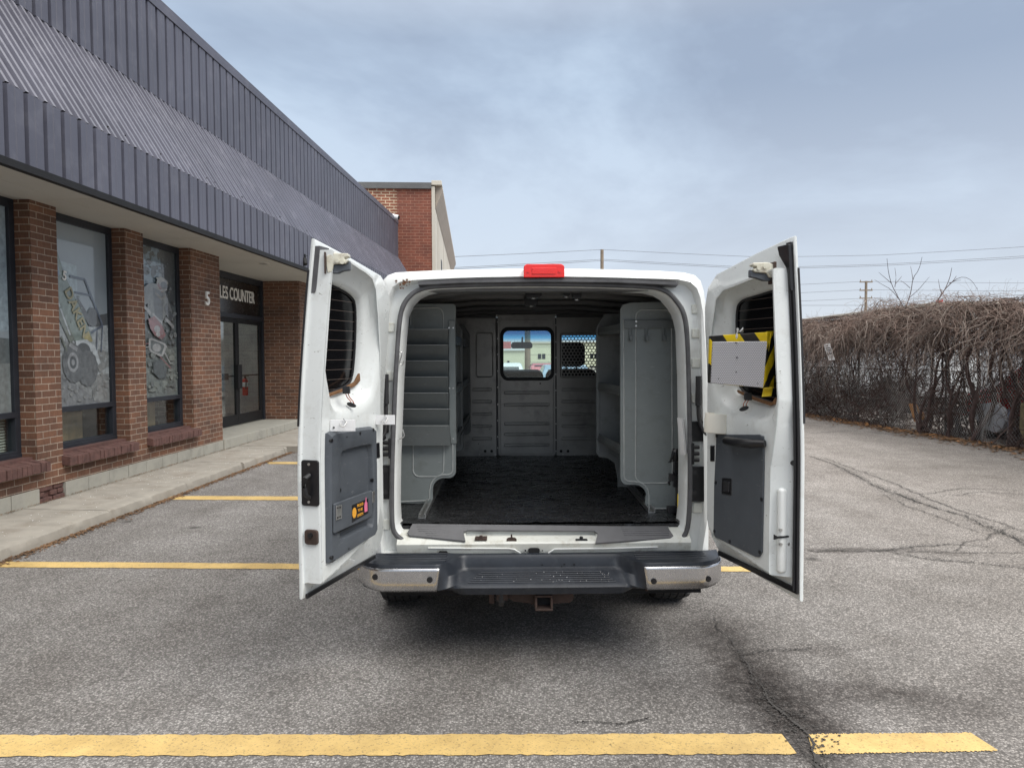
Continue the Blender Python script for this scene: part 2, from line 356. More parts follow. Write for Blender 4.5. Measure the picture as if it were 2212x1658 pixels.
# interior liner: side walls, roof skin, roof bows, floor
b = MB()
for s in (-1, 1):
    x = s * .90
    b.box(x - .01, x + .01, .17, 2.72, .6, 1.98)
b.prism([(-.9, 1.95), (-.8, 2.02), (-.4, 2.055), (.4, 2.055), (.8, 2.02), (.9, 1.95), (.9, 2.0), (.8, 2.06), (0, 2.1), (-.8, 2.06), (-.9, 2.0)], lambda x, z: (x, .17, z), lambda x, z: (x, 2.75, z))
b.build('interior_liner', M['liner'], van)
for i, y in enumerate((.42, .8, 1.35, 1.95, 2.5)):
    b = MB(); P = [(-.88, 1.93), (-.8, 1.985), (-.4, 2.022), (.4, 2.022), (.8, 1.985), (.88, 1.93)]
    P = P + [(x, z + .03) for x, z in P[::-1]]
    b.prism(P, lambda x, z: (x, y, z), lambda x, z: (x, y + .12, z)); b.build('roof_bow', M['liner'], van, bevel=.006)
b = MB(); nx, ny = 110, 200
vs = []
random.seed(3)
for j in range(ny + 1):
    for i in range(nx + 1):
        x = -.88 + 1.76 * i / nx; y = .088 + 2.69 * j / ny
        vs.append((x, y, FZ + .003 * math.sin(9 * x + 3 * y) * math.sin(5 * y + 2 * x) + .006 * max(0, math.sin(46 * y + 5 * math.sin(6 * x) + 2.5 * math.sin(17 * x))) * max(0, math.sin(11 * x + 3.2 * math.sin(9 * y))) + random.uniform(-.0006, .0006)))
b.add(vs, [(j * (nx + 1) + i, j * (nx + 1) + i + 1, (j + 1) * (nx + 1) + i + 1, (j + 1) * (nx + 1) + i) for j in range(ny) for i in range(nx)])
b.box(-.9, .9, .092, 2.75, FZ - .06, FZ - .012)
b.build('floor_mat', M['floor'], van, smooth=True)

# ---- weather seal, drip strip
b = MB(); sp = [Vector((p[0], .012, p[1])) for p in smooth_poly(seal, 2, False)]
b.tube(sp, .0135, 8); b.build('door_seal', M['grey_rubber'], van, smooth=True)
b = MB(); pp = [(905, 614.5), (1000, 610), (1174, 607.5), (1330, 609), (1462, 615)]
pts = [V(x, y, -.004) for x, y in pp]
b.loops([[(p.x, -.03, p.z + .012) for p in pts], [(p.x, -.03, p.z - .004) for p in pts], [(p.x, .03, p.z - .012) for p in pts], [(p.x, .035, p.z + .016) for p in pts]], False)
b.build('drip_strip', M['grey_rubber'], van)
# header inner band under the drip strip (dark dirty channel)
b = MB(); b.box(-.68, .68, .05, .17, 2.0, 2.035); b.build('header_channel', M['liner'], van, bevel=.004)
# rust blotch at the corner of the header
b = MB(); c0 = V(873, 606, -.014)
random.seed(5)
for k in range(34):
    a = random.uniform(0, 6.28); q = random.random() ** 1.8 * .034; rr = random.uniform(.0015, .0065)
    c = (c0.x + q * math.cos(a) * 1.5, c0.z - .01 + q * math.sin(a)); b.add([(c[0] + rr * random.uniform(.5, 1.4) * math.cos(t * .785), c0.y - .0015 - k * .00004, c[1] + rr * random.uniform(.5, 1.3) * math.sin(t * .785)) for t in range(8)], [tuple(range(8))])
b.build('rust_stain', M['rust_stain'], van)
# embossed tabs on the door jambs
b = MB()
for (xa, xb, ys) in ((836, 852, (707, 812, 900, 1010)), (1494, 1512, (667, 720, 784, 860))):
    for y in ys:
        p = V(xa, y - 10, .045); q = V(xb, y + 10, .045); b.box(p.x, q.x, .036, .05, q.z, p.z)
for (xa, xb, y) in ((828, 842, 1132), (1497, 1516, 1095)):
    p = V(xa, y - 11, .045); q = V(xb, y + 11, .045); b.box(p.x, q.x, .036, .05, q.z, p.z)
split(b, 'jamb_tab', M['white_dirty'], van, bevel=.004)
# black hinge cover plates with bolts
for (xa, xb, y0, y1, bolts) in ((818, 839, 913, 935, ((829, 945),)), (822, 843, 1005, 1078, ((833, 1015), (833, 1062))), (1488, 1523, 910, 953, ((1496, 947),)), (1490, 1523, 1008, 1083, ((1499, 1019), (1499, 1063)))):
    p = V(xa, y0, .02); q = V(xb, y1, .02); b = MB(); b.box(p.x, q.x, .02, .044, q.z, p.z)
    o = b.build('hinge_cover', M['black'], van, bevel=.004)
    for bx_, by_ in bolts:
        c = V(bx_, by_, .02); b = MB(); b.cyl((c.x, .012, c.z), (c.x, .021, c.z), .014, 12); b.build('bolt', M['black_rubber'], o)
for (xa, xb, y0, y1, s) in ((838, 846, 948, 990, -1), (1489, 1500, 957, 1003, 1)):
    p = V(xa, y0, .0); q = V(xb, y1, .0); b = MB(); b.box(p.x, q.x, .0, .044, q.z, p.z)
    for k in range(3):
        z = q.z + (p.z - q.z) * (.2 + .3 * k); b.cyl((min(p.x, q.x) - (.03 if s < 0 else 0), .012, z), (max(p.x, q.x) + (.03 if s > 0 else 0), .012, z), .011, 10)
    b.build('door_hinge', M['black'], van, bevel=.003)
# corrugated cable conduit between body and door, both sides
for path in ([(1509, 812), (1509, 840), (1508, 880), (1510, 905), (1516, 925), (1526, 940)], [(833, 808), (833, 850), (834, 895), (833, 930), (826, 945), (819, 952)]):
    pts = [V(x, y, .0) for x, y in path]; pts = [Vector((p[0], p[1], p[2])) for p in smooth_poly([tuple(p) for p in pts], 2, False)]
    b = MB(); fine = []
    for a, c in zip(pts[:-1], pts[1:]):
        n = max(2, int((c - a).length / .003)); fine += [a.lerp(c, k / n) for k in range(n)]
    z0 = fine[0].z
    rr = [(.0165 if p.z > z0 - .16 else (.0125 if k % 2 else .0098)) for k, p in enumerate(fine)]
    b.tube(fine, rr, 8); b.build('cable_conduit', M['black_rubber'], van, smooth=True)
# red high-level brake lamp
p = V(1131, 571, -.03); q = V(1219, 599.5, -.03)
b = MB(); b.prism(rrect(p.x, q.x, q.z, p.z, [.004, .004, .02, .02]), lambda x, z: (x, -.045, z), lambda x, z: (x, .02, z))
lamp = b.build('brake_lamp', M['red_lens'], van, bevel=.006)
for sx in (1141, 1209):
    c = V(sx, 586, -.047); b = MB(); b.cyl((c.x, -.044, c.z), (c.x, -.050, c.z), .007, 12); b.build('screw', M['red_lens'], lamp)
b = MB(); c0 = V(1149, 578, -.047); c1 = V(1201, 592, -.047); b.box(c0.x, c1.x, -.049, -.044, c1.z, c0.z); b.build('lens_window', M['red_lens'], lamp, bevel=.003)

# ---- sill: white lower channel, plates, strikers
b = MB()
zc = V(1174, 1160, .0).z
prof = [(.16, FZ - .02), (.06, FZ - .012), (.03, .705), (-.0, .685), (.0, .66), (-.01, .62), (.05, .5)]
xs = [-.80, -.74, -.45, -.41, .27, .31, .72, .80]
def sill_sec(x):
    notch = -.43 < x < .29
    return [(x, .16, FZ - .04), (x, .07, FZ - .03), (x, (.068 if notch else .03), (.695 if notch else .672)), (x, (.06 if notch else .0), (.660 if notch else .654)), (x, -.016, .640), (x, -.022, .630), (x, -.014, .60), (x, .05, .44)]
XS = [-.80, -.6, -.435, -.425, -.1, .2, .285, .295, .6, .80]
b.loops([sill_sec(x) for x in XS], False)
b.build('rear_sill', M['white_dirty'], van, smooth=True)
plates = [[(891, 1130), (879.6, 1149), (884, 1155), (1005.6, 1167), (1001, 1147), (1010, 1143.5), (1284, 1145), (1291, 1151), (1286, 1171.6), (1448, 1160), (1455, 1156), (1442, 1136.6), (1174, 1133)]]
for P in plates:
    b = MB(); pts = []
    for x, y in P:
        t = (y - 1131) / (1168 - 1131); d = .075 * (1 - t) - .03 * t + .0; pts.append(V(x, y, d))
    top = [(p.x, p.y, p.z + .0) for p in pts]; bot = [(p.x, p.y + .004, p.z - .012) for p in pts]
    n = len(pts); b.add(top + bot, [tuple(range(n)), tuple(range(n, 2 * n))[::-1]] + [(i, (i + 1) % n, n + (i + 1) % n, n + i) for i in range(n)])
    sp_ = b.build('sill_plate', M['sill'], van, bevel=.003)
b = MB()
for (xa, xb) in ((900, 992), (1340, 1445)):
    for k in range(5):
        y = 1137 + 4.6 * k; t = (y - 1131) / 37; d = .075 * (1 - t) - .03 * t
        a = V(xa + 2 * k + (14 if xa < 1000 and k > 2 else 0), y, d); c = V(xb, y + (1.5 if xa < 1000 else -.5), d); b.tube([(a.x, a.y, a.z + .001), (c.x, c.y, c.z + .001)], .0024, 6)
a = V(900, 1133.2, .069); c = V(1438, 1139.2, .055); b.tube([V(900, 1134, .067), V(1174, 1137.5, .06), V(1438, 1139.5, .055)], .003, 6); b.tube([V(990, 1138.5, .056), V(1174, 1141, .05), V(1300, 1142, .05)], .0026, 6)
split(b, 'tread_rib', M['sill'], sp_)
for (x, y, m_) in ((1039, 1165, 'rust'), (1256, 1167, 'black')):
    c = V(x, y, -.0); b = MB(); b.box(c.x - .033, c.x + .033, -.012, .05, c.z - .002, c.z + .008); b.box(c.x - .009, c.x + .009, .0, .02, c.z + .008, c.z + .02); b.build('striker', M[m_], van, bevel=.003)
c = V(1105, 1166, .0); b = MB(); b.prism([(c.x + .028 * math.cos(t * .3927), c.z + .009 * max(-.5, math.sin(t * .3927))) for t in range(16)], lambda x, z: (x, -.01, z), lambda x, z: (x, .03, z)); b.cyl((c.x, .0, c.z + .006), (c.x, .0, c.z + .032), .0045, 8)
b.build('latch_pin', M['rust'], van)
# embossed line, slot and holes of the panel between sill and bumper
b = MB()
b.tube([V(x, y, -.02) for x, y in ((925, 1183), (1100, 1184), (1112, 1186), (1124, 1194))], .004, 6); b.tube([V(x, y, -.02) for x, y in ((1184, 1194), (1198, 1185), (1300, 1184), (1420, 1181))], .004, 6)
split(b, 'panel_bead', M['white'], van, smooth=True)
b = MB()
p = V(1141, 1183, -.02); q = V(1166, 1195, -.02); b.prism(rrect(p.x, q.x, q.z, p.z, .014), lambda x, z: (x, -.0215, z), lambda x, z: (x, -.012, z))
for (x, y, rr) in ((1135, 1189, .0045), (1172, 1189, .0025)):
    c = V(x, y, -.02); b.cyl((c.x, -.0215, c.z), (c.x, -.012, c.z), rr, 10)
for (xa, xb) in ((942, 972), (1366, 1394)):
    p = V(xa, 1199, -.02); q = V(xb, 1190, -.02); b.prism([(p.x, p.z - .02), (q.x, p.z - .02), (q.x, p.z), (q.x - .02, q.z), (p.x + .02, q.z), (p.x, p.z)], lambda x, z: (x, -.0225, z), lambda x, z: (x, -.01, z))
split(b, 'panel_opening', M['black_matt'], van)

# ---- bumper
HW = .968
def bsec(x):
    t = max(0.0, min(1.0, (abs(x) - .40) / .15)); t = t * t * (3 - 2 * t)
    outr = [(-.02, .585), (-.175, .579), (-.203, .573), (-.212, .558), (-.212, .50), (-.20, .435), (-.17, .425), (-.08, .42)]
    cen = [(-.02, .580), (-.045, .577), (-.055, .562), (-.062, .515), (-.085, .498), (-.205, .472), (-.222, .455), (-.205, .415)]
    P = [(c[0] * (1 - t) + o[0] * t, c[1] * (1 - t) + o[1] * t) for c, o in zip(cen, outr)] + [(-.06, .41)]
    e = max(0.0, abs(x) - (HW - .15)) / .15; sh = .17 * (1 - math.sqrt(max(0, 1 - min(1, e) ** 2)))
    cr = .02 * (x / HW) ** 2
    return [(x, y + (sh + cr) * min(1, (-y) / .19 + .02), z) for y, z in P]
XS = [-HW + HW * 2 * i / 90 for i in range(91)]
ex = [HW * (1 - (1 - k / 6) ** 2) for k in range(1, 7)]
XS = sorted(set([round(v, 4) for v in XS] + [s * (HW - .15 + .15 * math.sin(math.pi / 2 * k / 8)) for k in range(9) for s in (-1, 1)]))
b = MB(); b.loops([bsec(x) for x in XS], False); bump = b.build('bumper', M['bumper'], van, smooth=True)
# step treads on the bumper
b = MB()
for k in range(6):
    y = -.095 - .02 * k; z = .499 + (.472 - .499) * ((-y - .085) / .12) + .0015
    w_ = .32 + .013 * k; b.tube([(-w_, y, z), (w_, y, z)], .003, 6)
for s in (-1, 1):
    for k in range(4):
        y = -.045 - .034 * k; z = .586 - .0027 * k + .0005
        b.tube([(s * (.50 + .0 * k), y, z), (s * .80, y, z), (s * .88, y + .006, z - .002)], .0035, 6)
split(b, 'tread_rib', M['bumper'], bump, smooth=True)
def face_pt(x, z, lift=.006):
    e = max(0.0, abs(x) - (HW - .15)) / .15; sh = .17 * (1 - math.sqrt(max(0, 1 - min(1, e) ** 2))); cr = .02 * (x / HW) ** 2
    y = -.212 if z > .47 else -.212 + .012 * (.47 - z) / .035
    return (x * (1 + lift / HW), y + sh + cr - lift, z)
for s in (-1, 1):
    cols = []
    xsn = [.53 + (HW - .53) * k / 24 for k in range(20)] + [HW - .15 + .15 * math.sin(math.pi / 2 * k / 10) for k in range(4, 11)]
    xsn = sorted(x for x in set(xsn) if x <= HW)
    for x in xsn:
        zt = .556 + (.0 if x < .85 else -.0); zb = .432 + (0 if x < .8 else .03 * ((x - .8) / .168) ** 2)
        cols.append([(lambda xx: face_pt(s * xx, zb + (zt - zb) * j / 8))(x - (.018 * (j / 8) if x < .56 else 0) + (.012 if x < .56 else 0)) for j in range(9)])
    b = MB(); b.loops(cols, False)
    o = b.build('chrome_end', M['chrome'], bump, smooth=True); so_ = o.modifiers.new('s', 'SOLIDIFY'); so_.thickness = .004; so_.offset = 0
for (px, py) in ((811.7, 1247), (930, 1251), (1410.5, 1254), (1529, 1251)):
    c = V(px, py, -.21); f = Vector(face_pt(c.x + .022, c.z)); b = MB(); b.cyl((f.x, f.y + .003, f.z), (f.x, f.y - .006, f.z), .0155, 20); b.cyl((f.x, f.y - .005, f.z), (f.x, f.y - .009, f.z), .009, 16)
    b.build('parking_sensor', M['black'], bump, smooth=True)
b = MB()                                   # marks: wear, drill holes
for (px, py, w_) in ((1180, 1219, .003), (1228, 1218, .0035), (1222, 1222, .0025), (1249, 1218, .004), (1265, 1247, .004)):
    c = V(px, py, -.06); b.box(c.x - w_, c.x + w_, -.064, -.05, c.z - w_, c.z + w_)
split(b, 'bolt_hole', M['black_matt'], bump)
b = MB(); random.seed(11)
for k in range(38):
    u = random.random(); x = (-.36 + .72 * u) if random.random() < .5 else random.uniform(.0, .36); y = random.uniform(-.2, -.1); z = .499 + (.472 - .499) * ((-y - .085) / .12) + .004
    q = random.uniform(.0006, .0016); b.box(x - q * 1.6, x + q * 1.6, y - q, y + q, z, z + .001)
b.build('paint_chips', M['white_plate'], bump, kind='stuff')
bump.location.x = -.022
# tow hitch
b = MB()
b.box(-.62, .62, -.07, .0, .395, .412)
P = [(-.20, .40), (-.20, .365), (-.17, .345), (-.06, .33), (-.06, .312), (.04, .312), (.04, .33), (.13, .335), (.15, .35), (.15, .40)]
b.prism(P, lambda x, z: (x, -.11, z), lambda x, z: (x, -.095, z))
for (x0, x1, z0, z1) in ((-.058, .036, .385, .397), (-.058, .036, .313, .325), (-.058, -.046, .325, .385), (.024, .036, .325, .385)):
    b.box(x0, x1, -.17, -.08, z0, z1)
b.box(-.30, -.27, -.10, -.08, .33, .41); b.box(-.215, -.20, -.1, -.08, .36, .41)
b.box(-.26, -.20, -.14, -.085, .36, .405); 
hitch = b.build('tow_hitch', M['rust'], van, bevel=.004)
b = MB(); b.cyl((-.235, -.11, .41), (-.235, -.12, .345), .03, 14, .026); b.box(-.25, -.22, -.13, -.115, .325, .36); b.build('trailer_socket', M['black'], hitch, bevel=.003)
b = MB(); b.box(-.045, .024, -.12, -.1, .33, .38); b.build('receiver_mouth', M['black_matt'], hitch)
b = MB(); b.box(.2, .235, -.1, -.09, .392, .405); b.build('label_plate', M['white_plate'], hitch)
b = MB(); b.box(-.85, .85, -.04, .9, .36, .55); b.build('underbody', M['black_matt'], van)
# exhaust tips / bracket pins hanging under the bumper ends
b = MB(); b.cyl((-.545, -.06, .43), (-.545, -.06, .39), .006, 8); b.cyl((.55, -.06, .42), (.55, -.06, .38), .009, 8); split(b, 'bracket_pin', M['rust'], van)
# ---- wheels
def wheel(x, y, s):
    r, wd = .385, .25
    w_ = empty('wheel', None); w_.parent = van
    P = [(-wd / 2 + .01, .24), (-wd / 2, .30), (-wd / 2 + .005, .35), (-wd / 2 + .03, .378), (wd / 2 - .03, .378), (wd / 2 - .005, .35), (wd / 2, .30), (wd / 2 - .01, .24)]
    b = MB(); n = 64
    b.loops([[(x + a, y + q * math.sin(2 * math.pi * k / n), r + q * math.cos(2 * math.pi * k / n)) for a, q in P] for k in range(n + 1)], False)
    random.seed(int(x * 10) + int(y)); rows = 30
    for k in range(rows):
        for j in range(5):
            a0 = 2 * math.pi * (k + .5 * (j % 2)) / rows; da = 2 * math.pi / rows * .36; x0 = x - wd / 2 + .02 + j * .047; x1 = x0 + .036
            sk = .02 * (1 if j % 2 else -1)
            vs = []
            for q in (.372, .389):
                for (xx, aa) in ((x0, a0 - da), (x1, a0 - da + sk), (x1, a0 + da + sk), (x0, a0 + da)):
                    qq = q - (.012 if j in (0, 4) and q > .38 and abs(xx - x) > .1 else 0)
                    vs.append((xx, y + qq * math.sin(aa), r + qq * math.cos(aa)))
            b.add(vs, [(0, 1, 2, 3), (7, 6, 5, 4), (0, 4, 5, 1), (1, 5, 6, 2), (2, 6, 7, 3), (3, 7, 4, 0)])
    b.build('tyre', M['tyre'], w_, smooth=True)
    b = MB(); b.cyl((x - s * .02, y, r), (x + s * .09, y, r), .245, 32, .22); b.build('rim', M['rim'], w_, bevel=.004)
for s in (-1, 1):
    wheel(s * .895 - .015, .97, s); wheel(s * .88, 4.72, s)

# ================= interior: bulkhead
BY = 2.73
def Q(px, py, d=BY): return Vxz(px, py, d)
def plate(P, y, th, name, m_, parent, bevel=.004, **k):
    b = MB(); b.prism(P, lambda x, z: (x, y, z), lambda x, z: (x, y + th, z)); return b.build(name, m_, parent, bevel=bevel, **k)
bh = empty('bulkhead', None); bh.parent = van
x0, zb = Q(1077, 985); x1, zt = Q(1199, 672)
wx0, wz0 = Q(1088, 815); wx1, wz1 = Q(1190, 714)
win = rrect(wx0, wx1, wz0, wz1, .05, 8); dor = rrect(x0, x1, zb, zt, .03, 4)
wc = ((wx0 + wx1) / 2, (wz0 + wz1) / 2)
A, B = radial(wc, [win, dor], 48)
b = MB(); b.loops([at(A, BY + .02), at(A, BY), at(B, BY), at(B, BY + .02)], True); b.build('door_panel', M['bulk'], bh, smooth=True)
b = MB()
w2 = rrect(wx0 - .03, wx1 + .03, wz0 - .03, wz1 + .035, .075, 8); A2, B2 = radial(wc, [win, w2], 48)
b.loops([at(A2, BY + .01), at(off(A2, 0), BY - .014), at(B2, BY - .014), at(B2, BY + .001)], True); b.build('window_seal', M['black_rubber'], bh, smooth=True)
plate(rrect(wx0, wx1, wz0, wz1, .05, 8), BY + .012, .004, 'window_glass', M['glass'], bh, bevel=0)
# side panels (left solid, right with perforated vent)
lx0 = -.9; lx1, _ = Q(1073, 985)
plate(rrect(lx0, lx1, zb, 2.0, .02), BY, .02, 'side_panel', M['bulk'], bh)
rx0, _ = Q(1203, 985); rx1 = .9
hx0, hz0 = Q(1214, 812); hx1, hz1 = Q(1297, 724)
for P in ([(rx0, zb), (rx1, zb), (rx1, hz0), (rx0, hz0)], [(rx0, hz1), (rx1, hz1), (rx1, 2.0), (rx0, 2.0)], [(rx0, hz0), (hx0, hz0), (hx0, hz1), (rx0, hz1)], [(hx1, hz0), (rx1, hz0), (rx1, hz1), (hx1, hz1)]):
    b = globals().get('_sp') or MB(); _sp = b; b.prism(P, lambda x, z: (x, BY, z), lambda x, z: (x, BY + .02, z))
b.build('side_panel', M['bulk'], bh)
b = MB(); pt = .0322; rowh = pt * .866; nr = int((hz1 - hz0) / rowh) + 1; ncx = int((hx1 - hx0) / pt) + 1
for j in range(nr):
    for i in range(ncx):
        cx = hx0 + pt * (i + .5 * (j % 2)) + .004; cz = hz0 + rowh * j + .012
        hexo = [(cx + pt / math.sqrt(3) * math.cos(R(30 + 60 * k)), cz + pt / math.sqrt(3) * math.sin(R(30 + 60 * k))) for k in range(6)]
        if cx > hx1 + .01: continue
        outl = []
        for k in range(6):
            a, c = hexo[k], hexo[(k + 1) % 6]; outl += [a, ((a[0] + c[0]) / 2, (a[1] + c[1]) / 2)]
        inn = [(cx + pt * .41 * math.cos(R(30 + 30 * k)), cz + pt * .41 * math.sin(R(30 + 30 * k))) for k in range(12)]
        b.loops([at(outl, BY + .008), at(inn, BY + .008)], True)
b.build('vent_grille', M['bulk'], bh)
# filler strips and top
b = MB()
b.box(lx1 - .02, x0 + .02, BY + .021, BY + .03, zb, 2.0); b.box(x1 - .02, rx0 + .02, BY + .021, BY + .03, zb, 2.0); b.box(x0, x1, BY + .002, BY + .03, zt, 2.05); b.box(-.9, lx1, BY - .002, BY + .02, 2.0, 2.06); b.box(rx0, .9, BY - .002, BY + .02, 2.0, 2.06)
split(b, 'frame_strip', M['liner'], bh)
def groove(xa, xb, y, parent=bh):
    a = Q(xa, y); c = Q(xb, y); b = MB(); b.prism(rrect(a[0], c[0], a[1] - .014, a[1] + .014, .013, 5), lambda x, z: (x, BY - .016, z), lambda x, z: (x, BY + .002, z))
    return b.build('pressed_rib', M['bulk'], parent, bevel=.007)
for y in (848, 874, 915, 937.5, 961): groove(1089, 1187, y)
for y in (841, 867, 894, 920, 947): groove(1020, 1063, y); groove(1213, 1300, y)
b = MB()
def outline(P, y, r_=.006): b.tube([(p[0], y, p[1]) for p in P] + [(P[0][0], y, P[0][1])], r_, 6)
a = Q(1029, 814); c = Q(1064, 719); outline(rrect(a[0], c[0], a[1], c[1], .02, 4), BY - .001)
a = Q(1211, 815); c = Q(1310, 720); outline(rrect(a[0], c[0], a[1], c[1], .02, 4), BY - .001)
a = Q(1081, 981); c = Q(1195, 690); outline(rrect(a[0], c[0], a[1], c[1], .02, 4), BY - .001, .003)
split(b, 'pressed_outline', M['bulk'], bh, smooth=True)
b = MB()
for (x, y, rr) in ((1048, 974, .013), (1062, 974, .013), (1212, 974, .013), (1227, 974, .013), (1167, 828, .007), (1034, 958, .004), (1058, 927, .004), (1240, 920, .004)):
    c = Q(x, y); b.cyl((c[0], BY - .0015, c[1]), (c[0], BY + .01, c[1]), rr, 14)
split(b, 'cable_hole', M['black_matt'], bh)
b = MB()
for y in (702, 738, 772, 808, 843, 880, 915, 950, 974):
    for x in (1075, 1201):
        c = Q(x, y - (7 if x < 1100 else 0)); b.cyl((c[0], BY - .004, c[1]), (c[0], BY + .01, c[1]), .006, 8)
for x in (1096, 1139, 1182, 1225, 1268): c = Q(x, 674.5); b.cyl((c[0], BY - .01, c[1]), (c[0], BY, c[1]), .009, 10)
for x in (1216, 1241, 1269, 1036, 1070): c = Q(x, 981); b.cyl((c[0], BY - .008, c[1]), (c[0], BY, c[1]), .006, 8)
split(b, 'bolt', M['steel'], bh)
# ---- cab: seats, dashboard, mirror, steering wheel
b = MB(); b.box(-.93, .93, 4.1, 4.72, .9, 1.36); hx_ = (V(1050, 797, 4.25).x, V(1173, 797, 4.25).x); hz_ = V(1120, 797.5, 4.25).z
b.prism(rrect(hx_[0], hx_[1], 1.3, hz_, [.01, .01, .08, .08]), lambda x, z: (x, 4.2, z), lambda x, z: (x, 4.5, z - .02)); b.build('dashboard', M['black'], van, bevel=.03)
for sx in (-.45, .45):
    b = MB(); b.prism(rrect(sx - .25, sx + .25, 1.0, 1.52, .08), lambda x, z: (x, 3.15 - (z - 1) * .12, z), lambda x, z: (x, 3.27 - (z - 1) * .12, z)); b.box(sx - .25, sx + .25, 3.1, 3.65, .85, 1.02)
    hr = (sx - .13, sx + .13)
    b.prism(rrect(hr[0], hr[1], 1.54, 1.78, .06), lambda x, z: (x, 3.08, z), lambda x, z: (x, 3.18, z))
    b.cyl((sx - .05, 3.14, 1.5), (sx - .05, 3.13, 1.56), .008); b.cyl((sx + .05, 3.14, 1.5), (sx + .05, 3.13, 1.56), .008)
    b.build('seat', M['seat'], van, bevel=.01)
c = V(1127, 745.5, 4.0); b = MB(); b.prism(rrect(c.x - .118, c.x + .118, c.z - .036, c.z + .036, [.025, .025, .034, .034]), lambda x, z: (x, 3.98, z), lambda x, z: (x, 4.01, z)); b.cyl((c.x, 4.0, c.z), (c.x + .01, 4.05, c.z + .09), .01, 8); b.build('rearview_mirror', M['black'], van, bevel=.006)
b = MB(); b.tube([(-.42 + .19 * math.cos(2 * math.pi * k / 28), 3.98 + .07 * math.sin(2 * math.pi * k / 28), 1.25 + .17 * math.sin(2 * math.pi * k / 28)) for k in range(29)], .014, 8); b.build('steering_wheel', M['black'], van, smooth=True)

# ================= shelving
def shelf_end(px_outline, d, name, m_, th=.022, bead=None, parent=None, y1=None):
    P = [Vxz(x, y, d) for x, y in px_outline]; b = MB(); b.prism(P, lambda x, z: (x, d, z), lambda x, z: (x, d + th, z)); return P, b.build(name, m_, parent, bevel=.006)
DL_, DR_ = .60, .42
lu = empty('shelving_unit', None, label=None); lu.parent = van; ru = empty('shelving_unit', None); ru.parent = van
lu['label'] = 'left grey shelving unit with a column of seven slanted bins'; ru['label'] = 'right grey shelving unit with a row of hooks on its end panel'
for _u in (lu, ru): del _u['label']
def arc(cx, cy, r_, a0, a1, n=6): return [(cx + r_ * math.cos(R(a0 + (a1 - a0) * k / n)), cy - r_ * math.sin(R(a0 + (a1 - a0) * k / n))) for k in range(n + 1)]
Lout = [(848, 1088)] + arc(924, 1077, 11, -90, 0) + [(935, 1060)] + arc(959, 1057, 24, 180, 90) + arc(969, 1017, 16, -90, 0) + [(985, 662), (980, 655), (958, 655), (845, 655)]
Pl, _ = shelf_end(Lout, DL_, 'end_panel', M['shelf'], parent=lu)
b = MB()
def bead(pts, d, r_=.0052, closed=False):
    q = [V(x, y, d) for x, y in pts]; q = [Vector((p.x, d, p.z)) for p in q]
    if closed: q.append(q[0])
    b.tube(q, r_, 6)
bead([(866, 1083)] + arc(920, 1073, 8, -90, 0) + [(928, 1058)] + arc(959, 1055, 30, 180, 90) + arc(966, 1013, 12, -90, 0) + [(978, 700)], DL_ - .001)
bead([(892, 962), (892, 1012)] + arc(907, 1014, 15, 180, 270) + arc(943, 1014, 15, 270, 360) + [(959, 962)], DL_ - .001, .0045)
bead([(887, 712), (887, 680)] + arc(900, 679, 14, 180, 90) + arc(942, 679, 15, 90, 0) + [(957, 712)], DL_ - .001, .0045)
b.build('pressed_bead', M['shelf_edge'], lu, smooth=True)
# upright channel
p = Vxz(969, 692, DL_ - .01); q = Vxz(986.5, 957, DL_ - .01); b = MB(); b.box(p[0], q[0], DL_ - .014, DL_ - .001, q[1], p[1]); b.box(q[0] - .006, q[0], DL_ - .014, DL_ + .03, q[1], p[1])
up_ = b.build('upright', M['shelf'], lu, bevel=.002)
b = MB()
for (x, y) in ((979, 708), (970, 708), (979, 838), (971, 838), (979, 947)): c = Vxz(x, y, DL_ - .014); b.cyl((c[0], DL_ - .018, c[1]), (c[0], DL_ - .013, c[1]), .005, 10)
split(b, 'rivet', M['steel'], up_)
# seven bins
yb = [711, 745, 779, 814, 848.5, 883, 919, 962]
for k in range(7):
    t0, t1 = yb[k], yb[k + 1]; xl = 868 - k * 1.1; xr = 967.5 + k * .15
    a = V(xl, t0, DL_ - .075); c = V(xr, t0, DL_ - .075); e = V(xl - 1, t1, DL_ - .02); f = V(xr, t1, DL_ - .02)
    if k == 6: a, c, e, f = V(861, t0, DL_ - .085), V(969, t0, DL_ - .085), V(861, t1, DL_ - .06), V(974, t1, DL_ - .06)
    n = Vector((0, -.0025, -.0005)); b = MB()
    b.add([a, c, f, e, a - n * 1.6, c - n * 1.6, f - n * 1.6, e - n * 1.6], [(0, 1, 2, 3), (7, 6, 5, 4), (0, 4, 5, 1), (1, 5, 6, 2), (2, 6, 7, 3), (3, 7, 4, 0)])
    b.add([(c.x, c.y, c.z), (c.x, DL_, c.z), (f.x, DL_, f.z), (f.x, f.y, f.z)], [(0, 1, 2, 3)]); b.add([(a.x, a.y, a.z), (a.x, DL_, a.z), (e.x, DL_, e.z), (e.x, e.y, e.z)], [(0, 1, 2, 3)])
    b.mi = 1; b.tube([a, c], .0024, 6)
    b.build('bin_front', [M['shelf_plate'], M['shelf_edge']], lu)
p = Vxz(866, 702, DL_); q = Vxz(894, 711, DL_); b = MB(); b.box(p[0], q[0], DL_ - .03, DL_ - .024, q[1], p[1]); b.build('bracket', M['shelf'], lu, bevel=.002)
